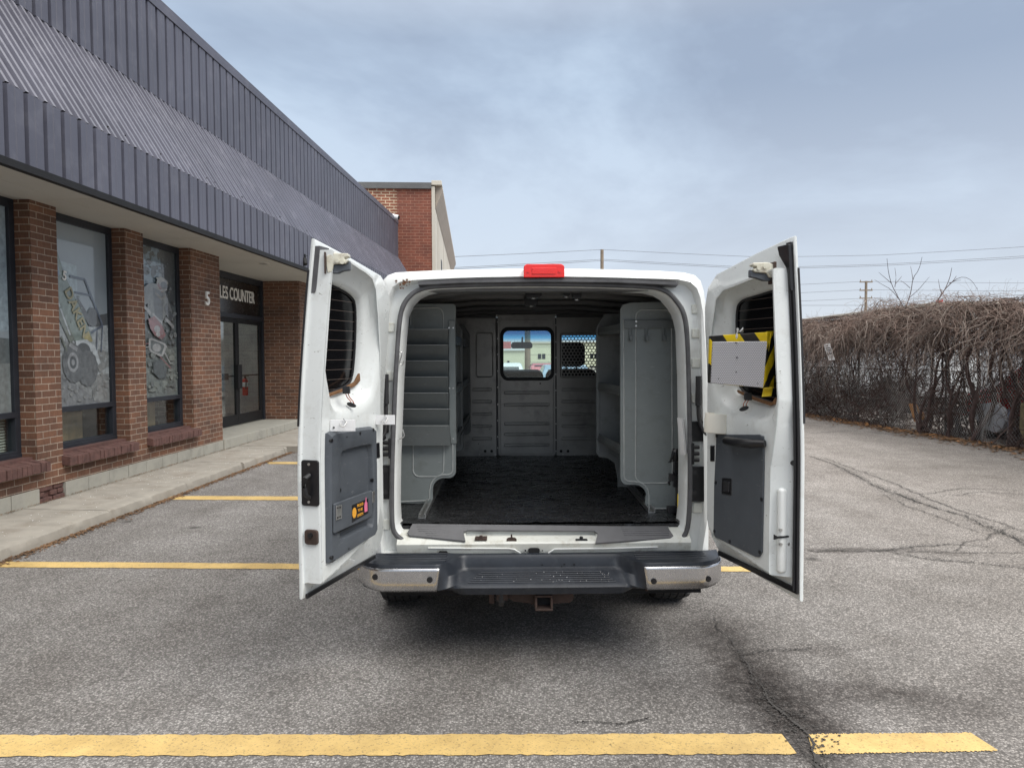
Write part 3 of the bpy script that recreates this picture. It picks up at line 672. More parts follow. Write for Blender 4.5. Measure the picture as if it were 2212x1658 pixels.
# interior panels and shelves
def step_panel(x_in, x_out, y, s, parent, name='divider', m_=None, ztop=1.94):
    P = [(x_out, FZ), (x_in + s * .15, FZ), (x_in + s * .15, FZ + .06), (x_in + s * .13, FZ + .17), (x_in + s * .08, FZ + .205), (x_in + s * .02, FZ + .215), (x_in, FZ + .24), (x_in, ztop - .1), (x_in + s * .06, ztop), (x_out, ztop)]
    b = MB(); b.prism(P, lambda x, z: (x, y, z), lambda x, z: (x, y + .02, z)); o = b.build(name, m_ or M['shelf_dark'], parent, bevel=.006)
    b = MB(); I = [(x_in + s * .17, FZ + .03), (x_in + s * .17, FZ + .19), (x_in + s * .1, FZ + .24), (x_in + s * .022, FZ + .26), (x_in + s * .022, ztop - .12)]
    b.tube([(x, y - .001, z) for x, z in I], .0035, 6); b.build('pressed_bead', m_ or M['shelf_dark'], o, smooth=True); return o
lx = V(985, 900, DL_).x
for y in (1.47, BY - .10): step_panel(lx - .005, -.89, y, -1, lu)
rxi = V(1340, 900, DR_).x
rxi2 = V(1288, 900, 1.12).x
step_panel(rxi2, .89, 1.12, 1, ru)
def shelf(xa, xb, y0, y1, z, s, parent, slope=0):
    # tray: base with front lip
    b = MB(); zz_ = lambda y: z
    xi, xo = (xa, xb)
    b.box(min(xi, xo), max(xi, xo), y0, y1, z, z + .004)
    b.box(min(xi, xi + s * .004), max(xi, xi + s * .004), y0, y1, z - .0, z + .055); b.box(min(xi, xi + s * .012), max(xi, xi + s * .012), y0, y1, z + .052, z + .058)
    b.tube([(xi - s * .003, y0, z + .02), (xi - s * .003, y1, z + .02)], .004, 6)
    b.build('shelf', M['shelf_dark'], parent)
zsh = []
for (py, d) in ((604, 0), ):
    pass
zl = [V(988, y, DL_ + .05).z for y in (733, 845, 957)]
for z in zl:
    shelf(lx - .012, -.89, DL_ + .03, 1.46, z - .03, -1, lu); shelf(lx - .012, -.89, 1.50, BY - .11, z - .03, -1, lu)
zr_ = [V(1338, y, DR_ + .05).z for y in (708, 843, 970)]
for z in zr_: 
    b = MB(); z -= .03
    for (zz0, zz1, dxx) in ((z, z + .004, 0), (z + .004, z + .055, 1)):
        if dxx == 0: b.add([(rxi + .012, DR_ + .03, z), (.89, DR_ + .03, z), (.89, 1.11, z), (rxi2 + .012, 1.11, z)], [(0, 1, 2, 3)])
        else: b.add([(rxi + .012, DR_ + .03, z), (rxi2 + .012, 1.11, z), (rxi2 + .012, 1.11, z + .055), (rxi + .012, DR_ + .03, z + .055), (rxi + .022, DR_ + .03, z + .055), (rxi2 + .022, 1.11, z + .055)], [(0, 1, 2, 3), (3, 2, 5, 4)])
    b.tube([(rxi + .008, DR_ + .03, z + .02), (rxi2 + .008, 1.11, z + .02)], .004, 6)
    b.build('shelf', M['shelf_dark'], ru)
# back skins of the shelving
b = MB(); b.box(-.892, -.886, DL_, BY - .1, FZ + .1, 1.94); b.build('back_panel', M['shelf_dark'], lu)
b = MB(); b.box(.886, .892, DR_, 1.14, FZ + .1, 1.94); b.build('back_panel', M['shelf_dark'], ru)
# right end panel
Rout = [(1495, 1103)] + [(1405, 1103)] + arc(1405, 1092, 11, 270, 180) + [(1394, 1072)] + arc(1372, 1071, 24, 0, 90) + arc(1356, 1031, 16, 270, 180) + [(1340, 668), (1345, 658), (1362, 653), (1495, 650)]
Pr, _ = shelf_end(Rout, DR_, 'end_panel', M['shelf'], parent=ru)
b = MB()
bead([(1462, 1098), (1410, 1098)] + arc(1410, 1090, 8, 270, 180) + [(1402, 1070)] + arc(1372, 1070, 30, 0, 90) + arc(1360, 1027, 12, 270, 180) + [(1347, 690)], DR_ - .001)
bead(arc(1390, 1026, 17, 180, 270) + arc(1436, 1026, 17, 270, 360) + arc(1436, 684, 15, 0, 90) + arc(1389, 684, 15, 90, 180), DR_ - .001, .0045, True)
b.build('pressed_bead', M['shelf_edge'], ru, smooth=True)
b = MB(); p = Vxz(1348, 691, DR_ - .012); q = Vxz(1464, 709, DR_ - .012); b.box(p[0], q[0], DR_ - .016, DR_ - .010, q[1], p[1])
for x in (1361.5, 1396, 1433):
    a = Vxz(x, 709, DR_ - .013); c = Vxz(x, 736, DR_ - .013)
    b.box(a[0] - .009, a[0] + .009, DR_ - .016, DR_ - .010, c[1] + .02, a[1] + .002)
    b.box(a[0] - .009, a[0] + .009, DR_ - .05, DR_ - .010, c[1], c[1] + .006); b.box(a[0] - .009, a[0] + .009, DR_ - .053, DR_ - .047, c[1], c[1] + .03); b.box(a[0] - .009, a[0] + .009, DR_ - .016, DR_ - .010, c[1], c[1] + .025)
hr_ = b.build('hook_rail', M['shelf_plate'], ru, bevel=.002)
b = MB()
for (x, y) in ((1374, 694), (1374, 703.5), (1458, 695), (1458, 704)): c = Vxz(x, y, DR_ - .016); b.cyl((c[0], DR_ - .021, c[1]), (c[0], DR_ - .015, c[1]), .006, 10)
split(b, 'rivet', M['steel'], hr_)
# floor channels carrying the shelving
for (pts, nm) in (((912, 1119, 952, 1040), 'L'), ((1408, 1107, 1350, 1040), 'R')):
    a = Vz(pts[0], pts[1], FZ + .004); c = Vz(pts[2], pts[3], FZ + .004); d_ = (c - a).normalized(); c = a + d_ * (2.0 if nm == 'L' else .95); n_ = Vector((d_.y, -d_.x, 0)) * (.02)
    b = MB(); up = Vector((0, 0, 1))
    for (o0, o1, h0, h1) in ((-1, 1, .0, .004), (-1, -.85, .004, .024), (.85, 1, .004, .024), (-1, -.5, .022, .026), (.5, 1, .022, .026)):
        vs = [a + n_ * o0 + up * h0, a + n_ * o1 + up * h0, a + n_ * o1 + up * h1, a + n_ * o0 + up * h1, c + n_ * o0 + up * h0, c + n_ * o1 + up * h0, c + n_ * o1 + up * h1, c + n_ * o0 + up * h1]
        b.add(vs, [(0, 1, 2, 3), (7, 6, 5, 4), (0, 4, 5, 1), (1, 5, 6, 2), (2, 6, 7, 3), (3, 7, 4, 0)])
    b.build('floor_channel', M['steel'], van)
# roof lamps at the rear and centre
for (xa, xb, y0, y1, d) in ((1134, 1172, 625, 643, .30), (1214, 1235, 626, 640, .30), (1236, 1258, 626, 646, .30), (1132, 1163, 643, 660, .75)):
    a = V(xa, y1, d); c = V(xb, y1, d); b = MB(); b.prism([(a.x, 2.03), (a.x + .006, a.z + .01), (a.x + .02, a.z), (c.x - .02, a.z), (c.x - .006, a.z + .01), (c.x, 2.03)], lambda x, z: (x, d, z), lambda x, z: (x, d + .07, z))
    o = b.build('roof_lamp', M['black'], van, bevel=.003)
    b = MB(); b.cyl(((a.x + c.x) / 2, d + .03, a.z + .002), ((a.x + c.x) / 2, d + .03, a.z - .006), .014, 14); b.build('lens', M['steel'], o)
# =================================================================== REAR DOORS (parts of the van)
TI = .105
DOORS = {}
def mk_dir(hx, hy, fx, fy):
    d = Vector((fx - hx, fy - hy)); L = d.length; return Vector((hx, hy)), d / L, L
hl = VI @ Vector((-.712, 3.80, 0)); fl = VI @ Vector((-.932, 3.05, 0))
hr = VI @ Vector((1.070, 3.80, 0)); fr = VI @ Vector((1.270, 3.06, 0))
for s, h, f in ((-1, hl, fl), (1, hr, fr)):
    H, D, L = mk_dir(h.x, h.y, f.x, f.y)
    n = Vector((-D.y, D.x)) if s < 0 else Vector((D.y, -D.x))      # towards the inner face
    if (s < 0 and n.x < 0) or (s > 0 and n.x > 0): n = -n
    DOORS[s] = (H, D, L, n)
def lean(z, s=-1): return 0.0 if z < 1.15 else (.085 if s < 0 else .050) * ((z - 1.15) / .98) ** 1.5
def DP(s, u, w_, z):
    H, D, L, n = DOORS[s]; p = H + D * u + n * (w_ + lean(z, s)); return Vector((p.x, p.y, z))
def DR(s, px, py, w_=TI):
    H, D, L, n = DOORS[s]; o, r_ = toVan(px, py); z = 1.3
    for _ in range(5):
        ww = w_ + lean(z, s); q = H + n * ww
        a = n.x * r_.x + n.y * r_.y; t = (n.x * (q.x - o.x) + n.y * (q.y - o.y)) / a; P = o + r_ * t; z = P.z
    return ((P.x - H.x) * D.x + (P.y - H.y) * D.y, P.z)
def dprism(s, P, w0, w1, name, m_, parent, bevel=.003, dense=False, **k):
    b = MB(); b.prism(P, lambda u, z: DP(s, u, w0, z), lambda u, z: DP(s, u, w1, z)); return b.build(name, m_, parent, bevel=bevel, **k)
def make_door(s, winpx, inner_px):
    H, D, L, n = DOORS[s]
    win = smooth_poly([DR(s, x, y, .05) for x, y in winpx], 2)
    def lim(z): return L - .012 if s < 0 else L - .098 + .068 * max(0, min(1, (z - 1.12) / .3))
    inner = [DR(s, x, y) for x, y in inner_px]; inner = [(min(u, lim(z)), z) for u, z in inner]
    if s > 0:
        fe_ = [(lim(z), z) for z in (.665, .9, 1.15, 1.25, 1.35, 1.45, 1.7, 2.02)]; inner = [p for p in inner if p[0] < L - .12]
        lo = min(inner, key=lambda p: -p[0] + (5 if p[1] > 1.2 else 0)); k_ = inner.index(lo); inner = inner[:k_ + 1] + fe_ + ([p for p in inner[k_ + 1:] if p[1] > 1.9 or p[0] < L - .2])
    win = [(min(u, lim(z) - .024), z) for u, z in win]
    cw = (sum(p[0] for p in win) / len(win), sum(p[1] for p in win) / len(win))
    oz0 = .60; oz1 = 2.125
    if s < 0: outer_ = [(.0, .72), (.03, .66), (.10, .60), (L, .595), (L, 2.15), (.5, 2.115), (.14, 2.06), (.05, 2.0), (.01, 1.9), (.0, 1.8)]
    else: outer_ = [(.0, .74), (.04, .67), (.11, .615), (L, .57), (L, 2.155), (.5, 2.12), (.14, 2.06), (.05, 2.0), (.01, 1.9), (.0, 1.8)]
    Wn, In, Ou = radial(cw, [win, inner, outer_], 150)
    def lerp(t): return [(a[0] + (b_[0] - a[0]) * t, a[1] + (b_[1] - a[1]) * t) for a, b_ in zip(Wn, In)]
    def sh(P, d):
        o = []
        for p in P:
            v = Vector((p[0] - cw[0], p[1] - cw[1])); q = v.length; v = v * ((q + d) / q); o.append((cw[0] + v.x, cw[1] + v.y))
        return o
    Lp = []
    def addl(P, w_): Lp.append([DP(s, u, w_, z) for u, z in P])
    addl(Wn, .012); addl(sh(Wn, .004), .035)
    def cap(P, dmax, w_):                 # ring limited to dmax from the window
        o = []
        for a, b_ in zip(Wn, P):
            va = Vector((a[0] - cw[0], a[1] - cw[1])); vb = Vector((b_[0] - cw[0], b_[1] - cw[1])); q = min(vb.length * .995 - .002, va.length + dmax); q = max(q, va.length + .002)
            v = va.normalized() * q; o.append((cw[0] + v.x, cw[1] + v.y))
        return o
    addl(cap(In, .02, 0), .05); addl(cap(In, .055, 0), .062); addl(cap(In, .075, 0), .088); addl(cap(In, .09, 0), .100)
    for d in (.13, .2, .3, .42, .55, .7, .85): addl(cap(In, d, 0), TI)
    addl(sh(In, -.014), TI); addl(sh(In, -.004), TI - .004); addl(In, TI - .014)
    Ib = [(u + ((L - .044 - lim(z)) * max(0, min(1, (u - L * .55) / (L * .3))) if s > 0 and z < 1.35 else 0), z) for u, z in In]
    addl(Ib, .03); 
    addl(sh(Ib, .004), .018); addl(sh(Ou, -.006), .016); addl(Ou, .012); addl(Ou, .003); addl(sh(Ou, -.004), .0); addl(Wn, .0); addl(Wn, .012)
    b = MB(); b.loops(Lp, True); door = b.build('rear_door', M['white_door'], van, smooth=True)
    # glass
    dprism(s, sh(Wn, .003), .006, .011, 'window_glass', M['tint'], door, bevel=0)
    # rubber lip round the glass
    b = MB(); pts = [DP(s, u, .016, z) for u, z in sh(Wn, -.004)]; b.tube(pts + [pts[0]], .006, 6); b.build('window_rubber', M['black_rubber'], door, smooth=True)
    return door, win, inner, cw
ld, lwin, linn, lcw = make_door(-1, [(714, 608), (745, 620), (772, 637), (783, 655), (782, 740), (776, 812), (768, 832), (742, 844), (709, 856), (704, 800), (700, 727), (704, 660)],
    [(697, 532), (724, 541), (754, 559), (790, 582), (806, 596), (814, 620), (820, 690), (823, 760), (823, 930), (822, 1100), (818, 1135), (806, 1156), (753, 1212), (698, 1262), (694, 1262), (689, 1100), (687, 900), (683, 741), (690, 610)])
rd, rwin, rinn, rcw = make_door(1, [(1585, 648), (1625, 636), (1668, 622), (1680, 650), (1688, 690), (1688, 760), (1680, 840), (1670, 876), (1630, 864), (1590, 848), (1580, 820), (1577, 740), (1577, 668)],
    [(1690, 585), (1660, 586), (1600, 606), (1560, 622), (1545, 642), (1536, 700), (1530, 760), (1527, 840), (1527, 960), (1527, 1120), (1530, 1142), (1545, 1165), (1600, 1200), (1655, 1237), (1664, 1237), (1666, 1100), (1672, 950), (1690, 880), (1700, 800), (1706, 700), (1700, 610)])
# right door: flange with double black seal along its free edge, and inner edge recess
H, D, L, n = DOORS[1]
def edge_strip(s, u0, u1, w0, w1, z0, z1, name, m_, parent, nseg=16, bevel=.002):
    L0 = []
    for k in range(nseg + 1):
        z = z0 + (z1 - z0) * k / nseg; L0.append([DP(s, u0, w0, z), DP(s, u1, w0, z), DP(s, u1, w1, z), DP(s, u0, w1, z)])
    b = MB(); b.loops(L0, True, True, True); return b.build(name, m_, parent, bevel=bevel)
edge_strip(1, L - .040, L - .008, .016, .028, .60, 2.13, 'edge_seal', M['black'], rd)
edge_strip(1, L - .029, L - .019, .026, .036, .61, 2.12, 'edge_seal', M['black_rubber'], rd)
# box section of the right door's free edge with pressed recess
for (za, zb2) in ((.68, 1.06),): edge_strip(1, L - .085, L - .055, .034, .082, za, zb2, 'edge_emboss', M['white'], rd, 6, bevel=.014)
# dark seal corner at the top of each door
for s, dr in ((-1, ld), (1, rd)):
    LL = DOORS[s][2]
    P = [(LL - .008, 2.12), (LL - .008, 1.92), (LL - .03, 2.02), (LL - .075, 2.08), (LL - .085, 2.12)]
    dprism(s, P, .014, .040, 'corner_seal', M['grey_rubber'] if s < 0 else M['black'], dr)
    edge_strip(s, LL - .004, LL + .003, -.004, .006, 1.35, 2.02, 'edge_trim', M['black_rubber'], dr)
    edge_strip(s, .12, LL - .02, .016, .028, .592 if s < 0 else .60, .612 if s < 0 else .625, 'bottom_seal', M['black'], dr, 2)

# top check-arm latch on each door
def latch(s, pts, dr, ww):
    P = [DR(s, x, y, TI) for x, y in pts]; 
    return P
for s, dr, ctr, fw in ((-1, ld, (725, 566), 1), (1, rd, (1652, 582), -1)):
    o, r_ = toVan(*ctr); u, z = DR(s, *ctr)
    base = DP(s, u, TI, z)
    # built facing backwards: plate on the door, arm reaching sideways over the opening side
    b = MB(); sx = 1 if s < 0 else -1
    pl_ = V(704 if s < 0 else 1668, 546, base.y); 
    yy = base.y - .01
    def L2(x, y): p = V(x, y, yy); return (p.x, p.z)
    if s < 0: body_ = [(706, 553), (721, 547), (753, 548), (754, 555), (745, 557), (745, 561), (754, 562), (748, 570), (722, 571), (718, 588), (709, 590), (706, 575)]; dark = [(717, 590), (717, 572), (749, 571), (755, 563), (755, 583), (741, 585), (730, 590)]
    else: body_ = [(1670, 572), (1657, 567), (1625, 568), (1624, 574), (1633, 576), (1633, 580), (1624, 582), (1629, 588), (1654, 590), (1660, 600), (1669, 600), (1671, 585)]; dark = [(1666, 606), (1662, 592), (1630, 589), (1621, 582), (1621, 598), (1634, 600), (1650, 606)]
    b.prism([L2(*p) for p in body_], lambda x, z: (x, yy - .012, z), lambda x, z: (x, yy + .035, z))
    lt = b.build('check_latch', M['beige_metal'], dr, bevel=.004)
    b = MB(); b.prism([L2(*p) for p in dark], lambda x, z: (x, yy + .0, z), lambda x, z: (x, yy + .03, z)); b.build('latch_body', M['grey_trim'], lt, bevel=.003)
    b = MB()
    for (x, y) in (((730, 564), (741, 567)) if s < 0 else ((1650, 577), (1637, 580))): c = L2(x, y); b.cyl((c[0], yy - .018, c[1]), (c[0], yy - .01, c[1]), .009, 14)
    split(b, 'rivet', M['beige_metal'], lt)
    xa = (702, 706) if s < 0 else (1668, 1674); a = V(xa[0], 545 if s < 0 else 566, yy); c = V(xa[1], 592 if s < 0 else 612, yy); b = MB(); b.box(min(a.x, c.x), max(a.x, c.x), yy - .02, yy + .05, c.z, a.z); b.build('latch_plate', M['rust'], lt, bevel=.003)

# ---- left door trim
TW = TI + .006
def dq(s, pts, w_=TW): return [DR(s, x, y, w_) for x, y in pts]
outl = dq(-1, [(705, 936), (716, 930), (798, 921), (806, 926), (807, 1000), (808, 1145), (803, 1156), (715, 1214), (706, 1216), (705, 1100)])
rec = dq(-1, [(726, 980), (732, 971), (790, 957.5), (797, 962), (798, 1030), (800, 1140), (786, 1135), (730, 1165), (723, 1158), (725, 1060)])
cR = (sum(p[0] for p in rec) / len(rec), sum(p[1] for p in rec) / len(rec))
A_, B_ = radial(cR, [smooth_poly(rec, 2), outl], 90)
b = MB()
def rs_(P, k): return [(cR[0] + (u - cR[0]) * k, cR[1] + (z - cR[1]) * k) for u, z in P]
def rw(P, w_): return [DP(-1, u, w_, z) for u, z in P]
Bi = [(a[0] + (c_[0] - a[0]) * .86, a[1] + (c_[1] - a[1]) * .86) for a, c_ in zip(A_, B_)]
b.loops([rw(rs_(A_, .95), TI + .003), rw(rs_(A_, .985), TI + .022), rw(A_, TI + .028), rw(rs_(A_, 1.02), TI + .03), rw(Bi, TI + .028), rw(B_, TI + .012), rw(B_, TI - .002)], True)
tp = b.build('trim_panel', M['grey_trim'], ld, smooth=True)
dprism(-1, A_, TI + .002, TI + .004, 'recess_back', M['grey_trim'], ld, bevel=0)
# the white shell has no hole there: lift recess look with a pocket front
pk = dq(-1, [(727, 1088), (796, 1062), (808, 1059), (808, 1112), (797, 1120), (727, 1152)], TI + .05)
dprism(-1, pk, TI + .03, TI + .042, 'document_pocket', M['grey_trim'], ld, bevel=.004)
b = MB(); a = DR(-1, 727, 1152, TI + .04); c = DR(-1, 806, 1113, TI + .04); 
b.add([DP(-1, a[0], TI + .04, a[1]), DP(-1, c[0], TI + .04, c[1]), DP(-1, c[0], TI + .0, c[1] - .03), DP(-1, a[0], TI + .0, a[1] - .03)], [(0, 1, 2, 3)])
a2 = DR(-1, 727, 1088, TI + .04); b.add([DP(-1, a[0], TI + .04, a[1]), DP(-1, a2[0], TI + .04, a2[1]), DP(-1, a2[0], TI + .0, a2[1] - .0), DP(-1, a[0], TI + .0, a[1] - .03)], [(0, 1, 2, 3)])
b.build('pocket_bottom', M['grey_trim'], ld)
for (xa, xb, y0, y1) in ((726.5, 738, 1092, 1122), (804.5, 809, 1062, 1085)):
    P = dq(-1, [(xa, y1 + 1), (xb, y1 - 3), (xb, y0 - 3), (xa, y0)], TI + .045); o = dprism(-1, P, TI + .043, TI + .047, 'corner_bracket', M['steel'], ld, bevel=.001)
    if xa < 730:
        b = MB()
        for (x, y) in ((729, 1096), (734, 1095), (729, 1117), (734, 1115)): u, z = DR(-1, x, y, TI + .047); b.cyl(DP(-1, u, TI + .046, z), DP(-1, u, TI + .050, z), .004, 10)
        split(b, 'rivet', M['black'], o)
# sticker with its lettering
stk = dq(-1, [(761, 1128), (796, 1107), (796, 1076), (761, 1091)], TI + .044)
st = dprism(-1, stk, TI + .0425, TI + .0435, 'sticker', M['black'], ld, bevel=0)
Hd, Dd, Ld_, nd_ = DOORS[-1]
def door_plane(s, u, z, w_, roll=0):
    H, D, L, n = DOORS[s]; o = DP(s, u, w_, z)
    xax = Vector((-D.x, -D.y, 0)) if s < 0 else Vector((D.x, D.y, 0)); zax = Vector((n.x, n.y, 0)); yax = Vector((0, 0, 1))
    m_ = Matrix((xax, yax, zax)).transposed().to_4x4(); m_.translation = o; return m_ @ Matrix.Rotation(roll, 4, 'Z')
for (tx, px, py, sz) in (('PROUD', 778.5, 1090, .0185), ('TO BE', 778.5, 1100.3, .0175), ('UNION', 778.5, 1111, .0185)):
    u, z = DR(-1, px, py, TI + .045); text_mesh(tx, sz, door_plane(-1, u, z, TI + .0442), 'sticker_text', M['orange_print'], st, ext=.0003, bold=.0004, sx=.95)
u, z = DR(-1, 766, 1107, TI + .045); b = MB(); b.prism([(u + .019 * math.cos(k * .3), z + .024 * math.sin(k * .3)) for k in range(21)], lambda a, c: DP(-1, a, TI + .0437, c), lambda a, c: DP(-1, a, TI + .0442, c)); b.build('sticker_emblem', M['orange_print'], st)
u, z = DR(-1, 791, 1092, TI + .045); b = MB(); b.prism([(u - .014, z - .028), (u + .014, z - .028), (u + .016, z), (u + .012, z + .018), (u + .004, z + .02), (u + .002, z + .04), (u - .004, z + .04), (u - .005, z + .018), (u - .014, z + .014)], lambda a, c: DP(-1, a, TI + .0437, c), lambda a, c: DP(-1, a, TI + .0442, c)); b.build('sticker_emblem', M['pink_print'], st)
# trim screws
b = MB()
for (x, y) in ((710, 951), (742, 941), (771, 935), (800, 928), (728, 1062 - 4), (800, 1036), (711, 1203), (746, 1182), (779, 1160), (805, 1137)):
    u, z = DR(-1, x, y, TI + .011); b.cyl(DP(-1, u, TI + .015, z), DP(-1, u, TI + .0285, z), .009, 10)
split(b, 'trim_clip', M['black'], ld)
# glove slot near the hinge edge, both doors
for (s, dr, q) in ((-1, ld, [(811, 957), (819, 955), (820, 988), (811, 990)]), (1, rd, [(1535, 962), (1544, 962), (1544, 996), (1535, 996)])):
    P = dq(s, q, TI); dprism(s, P, TI - .002, TI + .004, 'edge_grommet', M['black'], dr, bevel=.004)
# left door edge face: lock plate with pull, latch
Ledge = DOORS[-1][2]
def LE(px, py):                           # point on the free-edge face of the left door
    o, r_ = toVan(px, py); H, D, L, n = DOORS[-1]; uE = eU; t = (uE - ((o.x - H.x) * D.x + (o.y - H.y) * D.y)) / (r_.x * D.x + r_.y * D.y)
    P = o + r_ * t; return ((P.x - H.x) * n.x + (P.y - H.y) * n.y - lean(P.z), P.z)
eU = max(p[0] for p in linn) + .002
def eprism(P, du0, du1, name, m_, parent, bevel=.003):
    b = MB(); b.prism(P, lambda w_, z: DP(-1, eU + du0, w_, z), lambda w_, z: DP(-1, eU + du1, w_, z)); return b.build(name, m_, parent, bevel=bevel)
a = LE(653, 1091); c = LE(689, 994)
hp = eprism(rrect(a[0], c[0], a[1], c[1], .012), -.004, .006, 'handle_plate', M['black'], ld)
b = MB(); q = [LE(671, 1025), LE(668, 1030), LE(668, 1050), LE(669, 1066), LE(671, 1074)]; b.tube([DP(-1, eU + e_, w_, z) for (w_, z), e_ in zip(q, (.008, .03, .034, .03, .008))], [.011, .012, .010, .010, .009], 10); b.build('pull_handle', M['black_rubber'], hp, smooth=True)
b = MB()
for (x, y) in ((669, 1002), (669, 1083)): w_, z = LE(x, y); b.cyl(DP(-1, eU + .004, w_, z), DP(-1, eU + .009, w_, z), .006, 10)
split(b, 'screw', M['steel'], hp)
a = LE(660, 1174); c = LE(688, 1144); lk = eprism(rrect(a[0], c[0], a[1], c[1], .014), -.004, .01, 'lock', M['rust'], ld, .004)
b = MB(); w_, z = LE(674, 1154); b.cyl(DP(-1, eU + .008, w_, z), DP(-1, eU + .02, w_, z), .011, 12); b.build('lock_pin', M['black'], lk, smooth=True)
# white hinged plates screwed across the left door
P = dq(-1, [(713, 930), (766, 931), (766, 906), (713, 905)], TI + .06); a = V(713, 931, DP(-1, P[0][0], TI, 1).y)
def facing_plate(px0, py0, px1, py1, d, name, m_, parent, th=.003):
    a = V(px0, py1, d); c = V(px1, py0, d); b = MB(); b.box(a.x, c.x, d, d + th, a.z, c.z); return b.build(name, m_, parent, bevel=.0015)
u1, z1 = DR(-1, 713, 918, TI); d1 = DP(-1, u1, TI, z1).y
p1 = facing_plate(713, 906, 767, 931.5, d1 - .005, 'mounting_plate', M['white_plate'], ld)
u2, z2 = DR(-1, 812, 906, TI); d2 = DP(-1, u2, TI, z2).y
p2 = facing_plate(811, 896, 853, 917, d2 - .005, 'mounting_plate', M['white_plate'], ld)
b = MB()
for (x, y, d, pp_) in ((721, 923, d1 - .006, p1),): c = V(x, y, d); b.cyl((c.x, d - .003, c.z), (c.x, d + .002, c.z), .0045, 10)
b.build('rivet', M['grey_rubber'], p1)
b = MB(); a = V(803, 895, d2); c = V(811, 917, d2); b.box(a.x, c.x, d2 - .008, d2, c.z, a.z); b.build('hinge_leaf', M['steel'], p2, bevel=.002)
for (x, y, d, pp_) in ((742, 913, d1 - .01, p1), (831, 905, d2 - .01, p2)):
    c = V(x, y, d); b = MB(); b.tube([(c.x - .012, d, c.z), (c.x - .01, d - .015, c.z - .012), (c.x, d - .02, c.z - .016), (c.x + .01, d - .015, c.z - .010), (c.x + .012, d, c.z + .004), (c.x, d - .004, c.z + .02)], .003, 6); b.build('wire_hook', M['steel'], pp_, smooth=True)
# rust-brown adhesive band under each window and the hanging contact with its wires
for (s, dr, pts) in ((-1, ld, [(709, 851), (742, 839), (768, 824), (777, 806), (778, 822), (768, 833), (744, 845), (710, 857)]), (1, rd, [(1592, 842), (1630, 858), (1668, 869), (1675, 858), (1674, 872), (1664, 876), (1628, 864), (1594, 848)])):
    P = [DR(s, x, y, .056) for x, y in pts]; dprism(s, P, .045, .058, 'adhesive_band', M['rust_trim'], dr, bevel=.002)
for (s, dr, q) in ((-1, ld, [(746, 848), (750, 858), (757, 866), (760, 872)]), (1, rd, [(1612, 862), (1606, 872), (1606, 880)])):
    pts = [V(x, y, DP(s, DR(s, x, y, .1)[0], .115, 1.2).y) for x, y in q]
    b = MB(); b.tube(pts, .0022, 6); b.tube([p + Vector((.012, -.004, 0)) for p in pts], .0022, 6); w_ = b.build('contact_wire', M['copper'], dr, smooth=True)
    e_ = pts[-1]; b = MB(); b.prism([(e_.x + .022 * math.cos(k * .45) , e_.z - .004 + .011 * math.sin(k * .45) - s * .006 * math.cos(k * .45) * -1) for k in range(14)], lambda x, z: (x, e_.y - .012, z), lambda x, z: (x, e_.y - .002, z)); b.build('contact_pad', M['black'], w_, bevel=.002)
    c = pts[0]; b = MB(); b.box(c.x - .01, c.x + .022, c.y - .016, c.y + .006, c.z - .004, c.z + .03); b.build('connector', M['black'], w_, bevel=.002)
# ---- right door trim
P = dq(1, [(1548, 938), (1640, 938), (1649, 942), (1650, 1000), (1648, 1090), (1646, 1192), (1640, 1203), (1632, 1202), (1546, 1160), (1541.5, 1153), (1543, 1050)], TI + .006)
tr_ = dprism(1, P, TI - .002, TI + .009, 'trim_panel', M['grey_trim'], rd, bevel=.004)
b = MB()
for (x, y) in ((1546, 1042), (1543, 1147), (1576, 1169), (1641, 1192), (1645, 1078), (1548, 941)):
    u, z = DR(1, x, y, TI + .01); b.cyl(DP(1, u, TI + .008, z), DP(1, u, TI + .0115, z), .009, 10)
split(b, 'trim_clip', M['black'], rd)
# grab handle
q = [DR(1, x, y, TI + .03) for x, y in ((1570, 950), (1600, 955), (1630, 958), (1645, 958))]
b = MB(); b.tube([DP(1, q[0][0], TI + .012, q[0][1]), DP(1, q[0][0] + .02, TI + .045, q[0][1]), DP(1, q[1][0], TI + .05, q[1][1]), DP(1, q[2][0], TI + .045, q[2][1]), DP(1, q[3][0], TI + .012, q[3][1])], [.014, .02, .021, .021, .016], 12)
b.build('grab_handle', M['black'], rd, smooth=True)
P = dq(1, [(1559, 1066), (1580, 1070), (1581, 1033), (1560, 1031)], TI + .01); o = dprism(1, P, TI + .006, TI + .013, 'door_pull', M['black'], rd, bevel=.005)
P = dq(1, [(1563, 1060), (1576, 1063), (1577, 1040), (1564, 1038)], TI + .014); dprism(1, P, TI + .012, TI + .02, 'pull_lever', M['black_rubber'], o, bevel=.004)
# right door free-edge details: slot, bolts, bump stop
def RE(px, py, uE):
    o, r_ = toVan(px, py); H, D, L, n = DOORS[1]; t = (uE - ((o.x - H.x) * D.x + (o.y - H.y) * D.y)) / (r_.x * D.x + r_.y * D.y)
    P = o + r_ * t; return ((P.x - H.x) * n.x + (P.y - H.y) * n.y - lean(P.z, 1), P.z)
uE = DOORS[1][2] - .054
b = MB()
for (x, y) in ((1686, 1144), (1686, 1175), (1704, 1174)): w_, z = RE(x, y, uE); b.cyl(DP(1, uE - .004, w_, z), DP(1, uE + .005, w_, z), .007, 12)
split(b, 'lock_screw', M['steel'], rd)
w0, z0 = RE(1672, 1165, uE); w1, z1 = RE(1705, 1156, uE); b = MB(); b.prism([(w0, z0), (w0, z1 + .01), (w0 - .018, z1), (w1, z1), (w1, z0 + .006), (w0 - .016, z0 + .004)], lambda a, c: DP(1, uE - .004, a, c), lambda a, c: DP(1, uE + .003, a, c)); b.build('lock_slot', M['black_matt'], rd)
